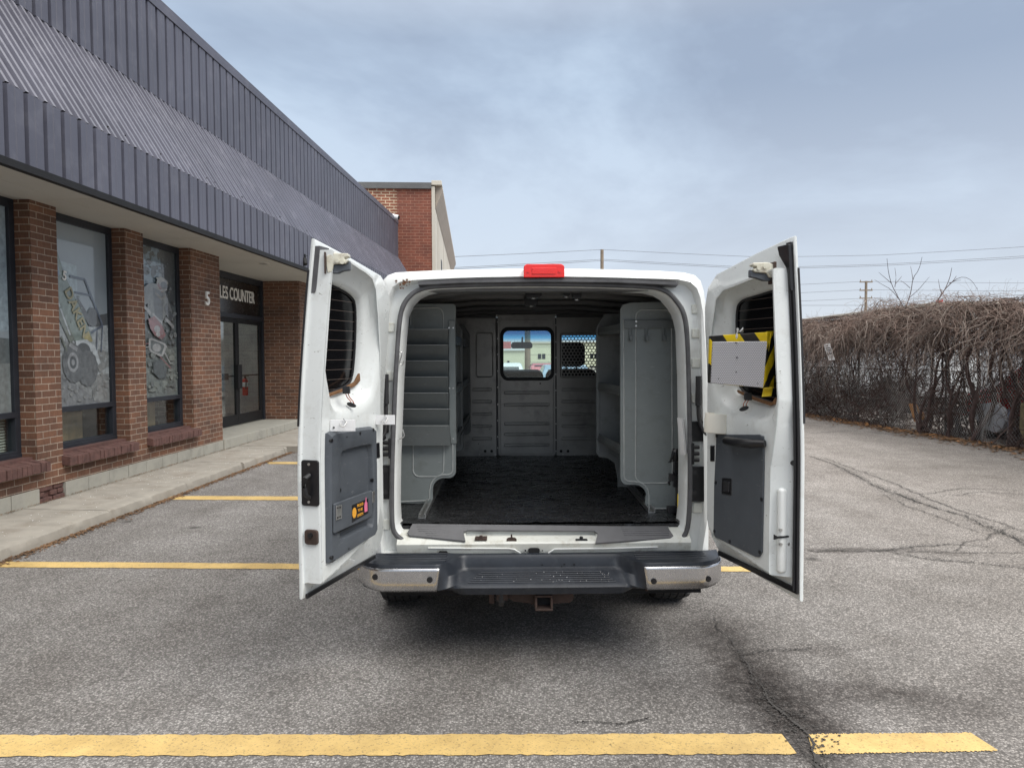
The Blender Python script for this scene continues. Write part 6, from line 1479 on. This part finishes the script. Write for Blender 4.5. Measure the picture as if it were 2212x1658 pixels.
b = MB(); b.tube([FP(s, 0, FH + .05) for s in range(0, int(FEND) + 1, 2)], .022, 8); b.build('top_rail', galv, fence, smooth=True)
for s in range(1, int(FEND), 3):
    b = MB(); b.cyl(FP(s, -.04, 0), FP(s, -.04, FH + .1), .024, 12); b.build('post', bark_d, fence, smooth=True)

# vines: thousands of curved stems gathered as uncountable growth
rng = np.random.default_rng(7)
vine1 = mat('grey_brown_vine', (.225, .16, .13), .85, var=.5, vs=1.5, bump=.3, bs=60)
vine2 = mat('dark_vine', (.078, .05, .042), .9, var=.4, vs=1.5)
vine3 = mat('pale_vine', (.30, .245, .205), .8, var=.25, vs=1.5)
def strands(P, Rr, name, m_, **k):
    """P: (n,K,3) points, Rr: (n,K) radii -> one mesh of three-sided tubes"""
    n, K, _ = P.shape
    T = np.gradient(P, axis=1); T /= (np.linalg.norm(T, axis=2, keepdims=True) + 1e-9)
    up = np.array([.31, .2, .93]); A = np.cross(T, up); A /= (np.linalg.norm(A, axis=2, keepdims=True) + 1e-9); B_ = np.cross(T, A)
    ring = []
    for q in range(3):
        a = 2 * math.pi * q / 3; ring.append(P + A * (Rr[..., None] * math.cos(a)) + B_ * (Rr[..., None] * math.sin(a)))
    Vv = np.stack(ring, axis=2).reshape(-1, 3)
    idx = np.arange(n * K * 3).reshape(n, K, 3); a0 = idx[:, :-1, :]; a1 = idx[:, 1:, :]
    f = np.stack([a0, np.roll(a0, -1, 2), np.roll(a1, -1, 2), a1], axis=-1).reshape(-1, 4)
    me = bpy.data.meshes.new(name); me.vertices.add(len(Vv)); me.vertices.foreach_set('co', Vv.astype(np.float32).ravel())
    me.loops.add(f.size); me.loops.foreach_set('vertex_index', f.astype(np.int32).ravel()); me.polygons.add(len(f))
    me.polygons.foreach_set('loop_start', (np.arange(len(f)) * 4).astype(np.int32)); me.polygons.foreach_set('loop_total', np.full(len(f), 4, np.int32)); me.update(); me.validate(); me.materials.append(m_)
    me.shade_smooth()
    o = bpy.data.objects.new(name, me); C.objects.link(o); return tag(o, **k)
F0 = np.array(FA0); FDn = np.array(fd); FNn = np.array(fnrm)
def loc(s, o, z): return F0 + s[..., None] * FDn + o[..., None] * FNn + np.stack([0 * z, 0 * z, z], -1)
def topz(s): return 2.42 + .12 * np.sin(s * .9 + .5) + .1 * np.sin(s * 2.3) + .05 * np.sin(s * 5.1) + .2 * np.clip((9 - s) / 7, -.2, 1)
def walk(n, K, s0, o0, z0, ds, do, dz, js, jo, jz, grav=0.0, len_=.09):
    s = np.zeros((n, K)); o = np.zeros((n, K)); z = np.zeros((n, K)); s[:, 0], o[:, 0], z[:, 0] = s0, o0, z0
    vs_, vo, vz = ds.copy(), do.copy(), dz.copy()
    for k in range(1, K):
        vs_ = vs_ * .88 + rng.normal(0, js, n); vo = vo * .88 + rng.normal(0, jo, n); vz = vz * .9 + rng.normal(0, jz, n) - grav
        q = np.sqrt(vs_ ** 2 + vo ** 2 + vz ** 2) + 1e-6; L = len_
        s[:, k] = s[:, k - 1] + vs_ / q * L; o[:, k] = o[:, k - 1] + vo / q * L; z[:, k] = z[:, k - 1] + vz / q * L
    return s, o, z
def dens(n):                                                     # more growth, nearer the camera first
    return rng.uniform(.5, FEND, n)
# things leaning behind the wire keep the stems off: bare stretches of the fence foot
def onfence(px, py, o_=-.1):
    r_ = ray(px, py); q = FP(0, o_, 0); t = fnrm.dot(q - CAM) / fnrm.dot(r_); p = CAM + r_ * t; return ((p - FA0).dot(fd), p.z)
CLEAR = [(onfence(a, 900, -.1)[0], onfence(b_, 900, -.1)[0]) for a, b_ in ((1958, 2000), (2095, 2174), (2174, 2204))]
def cleared(s_, z_):
    m_ = np.zeros(len(s_), bool)
    for a, b_ in CLEAR: m_ |= (s_ > min(a, b_) - .12) & (s_ < max(a, b_) + .12) & (z_ < .85)
    return m_
# canopy: arching and drooping over the fence towards the lot
n, K = 6200, 17
s0 = dens(n); tz = topz(s0)
s, o, z = walk(n, K, s0, rng.normal(.0, .22, n), tz - np.abs(rng.normal(0, .22, n)), rng.normal(-.4, .9, n), rng.normal(.5, .8, n), rng.normal(.25, .7, n), .5, .32, .42, grav=.13, len_=.07)
z = np.minimum(z, topz(s) + .14 + .1 * rng.random((n, 1))); z = np.maximum(z, .05)
P = loc(s, o, z); rad = (rng.uniform(.0028, .0075, (n, 1)) * np.linspace(1, .5, K)[None])
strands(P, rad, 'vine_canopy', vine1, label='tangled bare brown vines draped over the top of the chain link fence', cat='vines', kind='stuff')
n = 1500; s0 = dens(n); s, o, z = walk(n, K, s0, rng.normal(.15, .2, n), topz(s0) - np.abs(rng.normal(0, .3, n)), rng.normal(-.6, .8, n), rng.normal(.6, .6, n), rng.normal(.3, .6, n), .42, .28, .34, grav=.16, len_=.085)
strands(loc(s, o, np.maximum(np.minimum(z, topz(s) + .2), .05)), rng.uniform(.003, .0095, (n, 1)) * np.linspace(1, .4, K)[None], 'pale_vines', vine3, label='paler grey vine stems hanging out over the asphalt from the fence top', cat='vines', kind='stuff')
# dark tangle inside, with thinner places that let the light through
K = 13; n = 9500; s0 = dens(n); z0 = rng.uniform(.0, 2.6, n)
gap = (np.sin(s0 * 1.9 + 1.0) + np.sin(s0 * 4.3 + 2) * .6 > .25) & (z0 > .95) & (z0 < 1.75) & (s0 > 2)
keep = ~(gap & (rng.random(n) < .8)) & ~(cleared(s0, z0) & (rng.random(n) < .93)); s0, z0 = s0[keep], z0[keep]; n = len(s0)
s, o, z = walk(n, K, s0, rng.normal(-.12, .17, n), z0, rng.normal(0, .6, n), rng.normal(0, .3, n), rng.normal(.1, .8, n), .35, .2, .35, len_=.07)
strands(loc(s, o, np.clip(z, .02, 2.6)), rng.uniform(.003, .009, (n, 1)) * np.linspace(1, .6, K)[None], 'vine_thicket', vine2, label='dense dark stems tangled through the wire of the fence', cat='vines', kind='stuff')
n = 3000; s0 = dens(n); z0 = rng.uniform(0, 1.0, n); keep = ~cleared(s0, z0); s0, z0 = s0[keep], z0[keep]; n = len(s0); s, o, z = walk(n, K, s0, rng.normal(-.3, .12, n), z0, rng.normal(0, .7, n), rng.normal(0, .3, n), rng.normal(.2, .6, n), .35, .2, .3, len_=.09)
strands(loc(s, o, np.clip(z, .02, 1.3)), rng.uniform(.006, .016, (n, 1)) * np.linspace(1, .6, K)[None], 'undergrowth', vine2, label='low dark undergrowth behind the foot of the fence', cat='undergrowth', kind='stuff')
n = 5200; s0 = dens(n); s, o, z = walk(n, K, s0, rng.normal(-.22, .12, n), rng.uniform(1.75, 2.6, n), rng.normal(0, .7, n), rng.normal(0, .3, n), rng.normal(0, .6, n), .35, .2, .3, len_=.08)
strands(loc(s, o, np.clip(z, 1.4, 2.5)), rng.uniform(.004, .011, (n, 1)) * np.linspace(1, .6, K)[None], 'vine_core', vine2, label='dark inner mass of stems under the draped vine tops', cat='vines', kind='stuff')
# fine twigs standing up out of the top
n, K2 = 2600, 12; s0 = dens(n); s, o, z = walk(n, K2, s0, rng.normal(0, .2, n), topz(s0) - .05, rng.normal(0, .8, n), rng.normal(.1, .5, n), rng.uniform(.2, 1.2, n), .35, .2, .28, grav=.05, len_=.055)
strands(loc(s, o, z), rng.uniform(.0016, .0034, (n, 1)) * np.linspace(1, .4, K2)[None], 'vine_twigs', vine1, label='fine bare twigs standing up from the top of the vines', cat='twigs', kind='stuff')
# thick woody trunks rising through the fence: each a thing
bark = mat('woody_vine_bark', (.07, .045, .04), .9, var=.3, vs=10, bump=.7, bs=40)
random.seed(41)
def trunk(px, spread, z1, r0, lab, nbr=5):
    g_ = None
    o_, r_ = CAM, ray(px, 900); nn = fnrm; t = (nn.dot(FA0 - o_)) / nn.dot(r_); p = o_ + r_ * t; s0 = (p - FA0).dot(fd)
    root = empty('woody_vine', Matrix.Translation(FP(s0, -.05, 0)), label=lab, cat='vine', group='thick woody vines climbing the fence')
    base = FP(s0, -.05, 0); b = MB()
    for k in range(nbr):
        a = random.uniform(-1, 1) * spread; pts = []; h = z1 * random.uniform(.75, 1.05); ss, oo = 0, 0
        for q in range(9):
            f = q / 8; ss = a * f ** .8 + .05 * math.sin(q * 1.3 + k); oo = .10 * math.sin(q * .8 + k * 2); pts.append(FP(s0 + ss, -.05 + oo, h * f) - base)
        b.tube(smooth_poly([tuple(x) for x in pts], 1, False), [r0 * (1 - .6 * i / 18) * random.uniform(.85, 1.1) for i in range(18)], 7)
    b.build('trunk', bark, root, smooth=True)
trunk(1990, .9, 2.2, .035, 'thick twisted woody vine fanning out just right of the orange board', 7)
trunk(2052, .5, 2.2, .03, 'woody vine with a few upright stems between the orange board and the pale slab', 5)
trunk(2110, .45, 2.25, .055, 'stout dark leaning trunk above the pale slab', 3)
trunk(2190, .4, 2.3, .05, 'stout dark trunk near the right edge of the photo', 3)
trunk(1840, .6, 2.0, .022, 'slender woody vine beside the small white fence sign', 4)
# saplings sticking up above the vines
def sapling(px, lines, lab, Yd):
    base = None; P0 = atY(lines[0][0][0], lines[0][0][1], Yd); root = empty('bare_sapling', Matrix.Translation((P0.x, P0.y, 0)), label=lab, cat='sapling')
    base = Vector((P0.x, P0.y, 0)); b = MB(); b.tube([Vector((0, 0, 0)), P0 - base], [.03, .02], 6)
    for ln in lines:
        pts = [atY(x, y, Yd + .15 * math.sin(i + ln[0][0])) - base for i, (x, y) in enumerate(ln)]
        pts = smooth_poly([tuple(p) for p in pts], 1, False); n_ = len(pts); b.tube(pts, [(.013 if ln is lines[0] or ln is lines[1] else .008) * (1 - .75 * i / n_) for i in range(n_)], 5)
    b.build('stems', bark, root, smooth=True)
sapling(1952, [[(1953, 672), (1950, 660), (1938, 638), (1926, 615), (1919, 588), (1916, 558)], [(1953, 672), (1962, 650), (1968, 630), (1972, 600), (1985, 583), (1992, 555)], [(1945, 650), (1925, 625), (1905, 614), (1889, 604)], [(1926, 612), (1912, 600), (1898, 588)], [(1933, 620), (1936, 600), (1933, 578)], [(1972, 604), (1970, 590), (1967, 575)], [(1962, 645), (1985, 625), (1997, 610), (2008, 598)], [(1966, 622), (1955, 612), (1945, 606)], [(1935, 612), (1944, 602), (1948, 596)]], 'bare sapling with upright forked stems rising above the vines', 17.5)
sapling(2030, [[(2015, 668), (2030, 640), (2045, 620), (2058, 608), (2066, 596)], [(2015, 668), (2026, 648), (2040, 628), (2052, 600), (2056, 578)], [(2034, 634), (2030, 622), (2027, 603)], [(2044, 622), (2062, 604), (2082, 597), (2100, 606), (2112, 626)], [(2050, 612), (2064, 606), (2076, 605)]], 'bare leaning sapling with one long arching twig over the vines', 15.5)
# leaf litter at the foot
scatter('leaf_litter', lf1, 9000, lambda: tuple((FP(random.uniform(0, FEND), .02 + abs(random.gauss(0, .32)), 0)).xy), .012, .05, .004, label='brown dead leaves lying along the foot of the fence', cat='leaf litter')
scatter('orange_leaves', lf2, 900, lambda: tuple((FP(random.uniform(0, FEND), .1 + random.gauss(0, .25), 0)).xy), .02, .06, .012, label='orange brown leaves scattered among the litter by the fence', cat='leaf litter')
# boards and slabs behind the wire
def board(pts, o_, th, name, m_, lab, cat, bevel=.01):
    P = [onfence(x, y, o_) for x, y in pts]; b = MB(); b.prism(P, lambda s, z: FP(s, o_, max(z, .005)), lambda s, z: FP(s, o_ - th, max(z, .005))); return b.build(name, m_, None, bevel=bevel, label=lab, cat=cat)
board([(1740, 895), (1740, 895)] and [(1962, 871), (1985, 873), (1995, 897), (1994, 906), (1974, 911)], -.10, .03, 'plywood_sheet', mat('orange_board', (.42, .19, .045), .7, var=.2, vs=4), 'orange brown board leaning behind the fence wire', 'board')
board([(2098, 885), (2120, 872), (2145, 868), (2162, 884), (2170, 910), (2165, 930), (2150, 935), (2125, 925), (2108, 905)], -.14, .12, 'concrete_slab', mat('pale_slab', (.26, .27, .29), .8, var=.15, vs=3), 'pale grey rounded slab behind the fence at the right', 'slab')
board([(2176, 885), (2192, 880), (2200, 925), (2186, 945), (2176, 925)], -.14, .05, 'blue_bag', mat('blue_plastic', (.12, .16, .24), .4, var=.3, vs=6), 'crumpled blue grey plastic bag behind the wire near the right edge', 'bag')
board([(2203, 868), (2216, 876), (2225, 960), (2212, 965), (2200, 925)], .06, .12, 'rotting_log', mat('mossy_wood', (.13, .11, .06), .9, var=.3, vs=8, bump=.8, bs=30), 'mossy brown log lying at the fence foot on the right edge', 'log', .03)
# sign on the fence
sg = empty('fence_sign', None, label='small tilted white notice sign wired to the vine covered fence', cat='sign')
sp4 = [onfence(x, y, .55) for x, y in ((1779, 743), (1792, 741), (1803, 777), (1790, 778))]
sp4 = [sp4[3], sp4[2], sp4[1], sp4[0]]
b = MB(); b.prism(sp4, lambda s, z: FP(s, .55, z), lambda s, z: FP(s, .54, z)); b.build('panel', M['white_plate'], sg)
b = MB(); tl_, tr_, br_, bl_ = [Vector(q) for q in (sp4[3], sp4[2], sp4[1], sp4[0])]
for f0, f1, a0, a1 in ((.12, .18, .4, .65), (.24, .30, .15, .85), (.36, .42, .15, .85), (.47, .52, .4, .6), (.58, .65, .1, .9), (.74, .76, .2, .8), (.84, .86, .2, .8)):
    q = []
    for f, a in ((f0, a0), (f0, a1), (f1, a1), (f1, a0)): l = tl_.lerp(bl_, f); r_ = tr_.lerp(br_, f); v = l.lerp(r_, a); q.append(FP(v.x, .5525, v.y))
    b.add(q, [(0, 1, 2, 3)])
b.build('writing', M['trim_black'], sg)
# =================================================================== BEYOND THE FENCE
tw = empty('flat_trailer', None, label='low white trailer glimpsed through gaps in the nearest stretch of vines', cat='trailer')
b = MB(); b.box(11.5, 13.5, 10.5, 17.4, .55, 2.1); b.build('body', mat('old_white_paint', (.6, .62, .63), .6, var=.1, vs=.9), tw, bevel=.03)
for y in (12.0, 16.0): b = MB(); b.cyl((11.5, y, .45), (11.8, y, .45), .45, 20); b.build('wheel', M['tyre'], tw, smooth=True)
tr = empty('white_trailer', None, label='long white trailer with a beige roof edge standing behind the vine covered fence', cat='trailer')
b = MB(); b.box(11.0, 13.6, 18.5, 27.0, .5, 2.88); b.build('body', mat('trailer_white', (.72, .74, .74), .5, var=.05, vs=.6), tr, bevel=.03)
b = MB(); b.box(10.95, 13.65, 18.45, 27.05, 2.88, 2.98); b.build('roof_rail', M['beige'], tr, bevel=.01)
for y in (19.6, 20.8, 25.6):
    b = MB(); b.cyl((11.0, y, .5), (11.3, y, .5), .5, 24); b.build('wheel', M['tyre'], tr, smooth=True)
b = MB(); b.box(11.2, 13.4, 18.7, 26.8, .3, .5); b.build('chassis', M['trim_black'], tr)
b = MB(); b.box(11.05, 11.17, 18.4, 18.5, 2.98, 3.03); b.build('marker_lamp', M['red_lens'], tr)
whm = mat('white_sheet_wall', (.7, .72, .72), .6, var=.04, vs=.5)
wb = empty('white_warehouse', None, label='low white warehouse with a beige roof edge far behind the vines and the trailer', cat='building')
b = MB(); b.box(17, 34, 26, 60, 0, 2.6); b.build('wall', whm, wb); b = MB(); b.box(16.8, 34.2, 25.8, 60.2, 2.6, 2.75); b.build('roof', M['beige'], wb)
def car(loc_, rz, col, lab, h=1.45, L_=4.4, W=1.75, name='parked_car'):
    root = empty(name, Matrix.Translation(loc_) @ Matrix.Rotation(rz, 4, 'Z'), label=lab, cat='car', group='cars parked beyond the lot')
    m_ = mat('car_paint', col, .25, var=.03, coat=.5)
    P = [(-L_ / 2, .35), (-L_ / 2, .8), (-L_ / 2 + .15, .95), (-L_ / 2 + .55, 1.0), (-L_ / 2 + 1.0, h), (.55, h), (1.25, 1.0), (L_ / 2 - .25, .85), (L_ / 2, .65), (L_ / 2, .35)]
    b = MB(); b.prism(P, lambda y, z: (-W / 2 + (.12 if z > 1.05 else 0), y, z), lambda y, z: (W / 2 - (.12 if z > 1.05 else 0), y, z)); b.build('body', m_, root, bevel=.06, seg=3)
    dk = mat('car_glass', (.02, .025, .03), .08)
    b = MB(); b.prism([(-L_ / 2 + .62, 1.02), (-L_ / 2 + 1.02, h - .07), (.5, h - .07), (1.12, 1.02)], lambda y, z: (-W / 2 + (.055 if z < 1.1 else .108), y, z), lambda y, z: (W / 2 - (.055 if z < 1.1 else .108), y, z)); b.build('side_windows', dk, root)
    b = MB(); b.add([(-W / 2 + .2, -L_ / 2 + .60, 1.06), (W / 2 - .2, -L_ / 2 + .60, 1.06), (W / 2 - .25, -L_ / 2 + .95, h - .06), (-W / 2 + .25, -L_ / 2 + .95, h - .06)], [(0, 1, 2, 3)]); b.build('rear_window', dk, root)
    b = MB(); b.add([(-W / 2 + .2, 1.27, 1.02), (W / 2 - .2, 1.27, 1.02), (W / 2 - .25, .62, h - .04), (-W / 2 + .25, .62, h - .04)], [(0, 1, 2, 3)]); b.build('windscreen', dk, root)
    for sx in (-1, 1):
        for y in (-L_ / 2 + .8, L_ / 2 - .85):
            b = MB(); b.cyl((sx * (W / 2 - .2), y, .32), (sx * (W / 2 + .01), y, .32), .32, 20); w_ = b.build('wheel', M['tyre'], root, smooth=True); b = MB(); b.cyl((sx * (W / 2), y, .32), (sx * (W / 2 + .018), y, .32), .2, 16); b.build('rim', M['rim'], w_)
        b = MB(); b.box(sx * (W / 2 - .35) - .15, sx * (W / 2 - .35) + .15, -L_ / 2 - .01, -L_ / 2 + .05, .7, .84); b.build('tail_lamp', M['red_lens'], root, bevel=.01)
        b = MB(); b.box(sx * (W / 2 - .35) - .15, sx * (W / 2 - .35) + .15, L_ / 2 - .12, L_ / 2 - .02, .62, .76); b.build('headlight', M['white_plate'], root, bevel=.01)
    return root
car((10.3, 12.6, 0), R(2), (.35, .015, .015), 'red car half hidden behind the vine covered fence', h=1.5)
# beyond the windscreen
car((1.95, 42, 0), 0, (.5, .1, .12), 'faded red car seen low at the right of the van windscreen', h=1.2)
car((-.35, 33.0, 0), 0, (.7, .72, .74), 'white car seen low through the van windscreen at the left', h=1.32)
car((1.95, 27.0, 0), 0, (.2, .3, .42), 'blue grey car just above the dashboard at the right of the windscreen', h=1.30)
cream = mat('cream_wall', (.74, .70, .52), .7, var=.04, vs=.4)
crb = empty('cream_building', None, label='two storey cream building with paired windows framed in the van windscreen', cat='building')
YB = 95
x0 = atY(1146, 760, YB).x; zt2 = atY(1160, 740, YB).z
b = MB(); b.box(x0, x0 + 30, YB, YB + 15, -1, zt2); b.build('wall', cream, crb)
b = MB()
for k in range(4): b.box(x0, x0 + 30, YB - .03, YB, zt2 - .6 - k * 1.0, zt2 - .54 - k * 1.0)
b.box(x0, x0 + 30, YB - .2, YB + .1, zt2 - .1, zt2 + .12); b.build('ledges', M['beige'], crb)
for row, (ya, yb2) in enumerate(((764, 775), (790, 797))):
    for (xa, xb) in ((1162, 1169), (1171, 1178)):
        a, c = atY(xa, yb2, YB), atY(xb, ya, YB)
        for q in range(3): b = MB(); b.box(a.x + q * 3.5, c.x + q * 3.5, YB - .04, YB, a.z, c.z); b.build('window', M['frame'], crb)
cl = empty('cream_shed', None, label='lower cream building with a red roof strip seen left of the pole in the windscreen', cat='building')
x1 = atY(1134, 760, 80).x; z1_ = atY(1110, 757, 80).z; zr2 = atY(1110, 741, 100).z
b = MB(); b.box(x1 - 26, x1, 80, 92, -1, z1_); b.build('wall', cream, cl); b = MB(); b.box(x1 - 26.2, x1 + .1, 79.8, 92, z1_, z1_ + .22); b.build('roof_edge', M['white_plate'], cl)
b = MB(); b.box(x1 - 40, x1 - 1.6, 99, 104, z1_, zr2 + .2); b.build('red_roof', mat('faded_red_roof', (.5, .16, .16), .7), cl)
a, c = atY(1096, 797, 80), atY(1100.5, 779, 80); b = MB(); b.box(a.x, c.x, 79.95, 80.0, a.z - .5, c.z); b.build('door', M['frame'], cl)
pole_m = mat('weathered_pole_wood', (.25, .2, .15), .85, var=.2, vs=3)
def pole(px, py_top, Y, r_, lab, arms=(), name='utility_pole'):
    p = atY(px, py_top, Y); root = empty(name, Matrix.Translation((p.x, Y, 0)), label=lab, cat='utility pole')
    b = MB(); b.cyl((0, 0, -.5), (0, 0, p.z), r_ * 1.25, 10, r_); b.build('shaft', pole_m, root, smooth=True)
    for py in arms:
        z = atY(px, py, Y).z; b = MB(); b.box(-.9, .9, -.08, .08, z - .07, z + .07)
        for sx in (-.8, .8): b.cyl((sx, 0, z + .07), (sx, 0, z + .3), .06, 8)
        b.build('crossarm', pole_m, root)
    return root, p
pole(1300.5, 539, 60, .14, 'tall wooden utility pole standing up behind the van roof', ())
pole(1139, 592, 45, .16, 'thick wooden pole seen through the van windscreen in front of the cream buildings')
pole(1871, 607, 100, .17, 'distant wooden pole with short crossarms above the vines', (609, 627, 644))
wire_m = mat('overhead_wire', (.10, .10, .11), .6)
def wire_line(pts, lab, r_=.016):
    P = [atY(x, y, Y) for x, y, Y in pts]; Q = []
    for a, c in zip(P[:-1], P[1:]):
        for k in range(10):
            f = k / 10; q = a.lerp(c, f); q.z -= .10 * 4 * f * (1 - f) * (c - a).length / 60; Q.append(q)
    Q.append(P[-1]); b = MB(); b.tube(Q, r_, 5); b.build('overhead_wire', wire_m, None, label=lab, cat='wire', group='overhead wires strung across the sky')
wire_line([(940, 556, 48), (1300, 539, 60), (1640, 555, 60), (1900, 551, 60), (2290, 528, 60)], 'topmost overhead wire crossing the sky above the van roof')
wire_line([(900, 582, 48), (1300, 560, 60), (1640, 578, 60), (1900, 571, 60), (2290, 548, 60)], 'upper wire of the close pair below the topmost wire')
wire_line([(900, 585, 48), (1300, 563, 60), (1640, 581, 60), (1900, 574, 60), (2290, 552, 60)], 'lower wire of the close pair below the topmost wire')
for (y0_, y1_, y2_, l_) in ((618, 607.5, 611.5, 'highest wire on the distant pole above the vines'), (636, 625.5, 628.5, 'middle wire on the distant pole above the vines'), (653, 644, 645, 'lowest wire on the distant pole just over the vines')):
    wire_line([(1540, y0_ + 4, 100), (1871, y1_, 100), (2290, y2_, 100)], l_, .022)
wire_line([(1540, 659, 100), (2290, 657, 100)], 'thin wire running just over the top of the vines', .025)
# distant low trees and roofs on the horizon so the lot does not end in the sky
far = mat('far_bare_trees', (.17, .15, .14), .95, var=.3, vs=.3)
rng2 = np.random.default_rng(3)
n, K = 5000, 5; bx = rng2.uniform(-150, 190, n); by = rng2.uniform(190, 230, n); h = rng2.uniform(2, 6.5, n)
ff = np.linspace(0, 1, K)[None]; ang = rng2.normal(0, .5, n)[:, None]
Pt = np.stack([bx[:, None] + ang * ff * h[:, None] * .6, by[:, None] + 0 * ff, h[:, None] * ff], -1)
strands(Pt, rng2.uniform(.03, .12, (n, 1)) * np.linspace(1, .3, K)[None], 'tree_line', far, label='far low belt of bare trees on the horizon', cat='trees', kind='stuff')
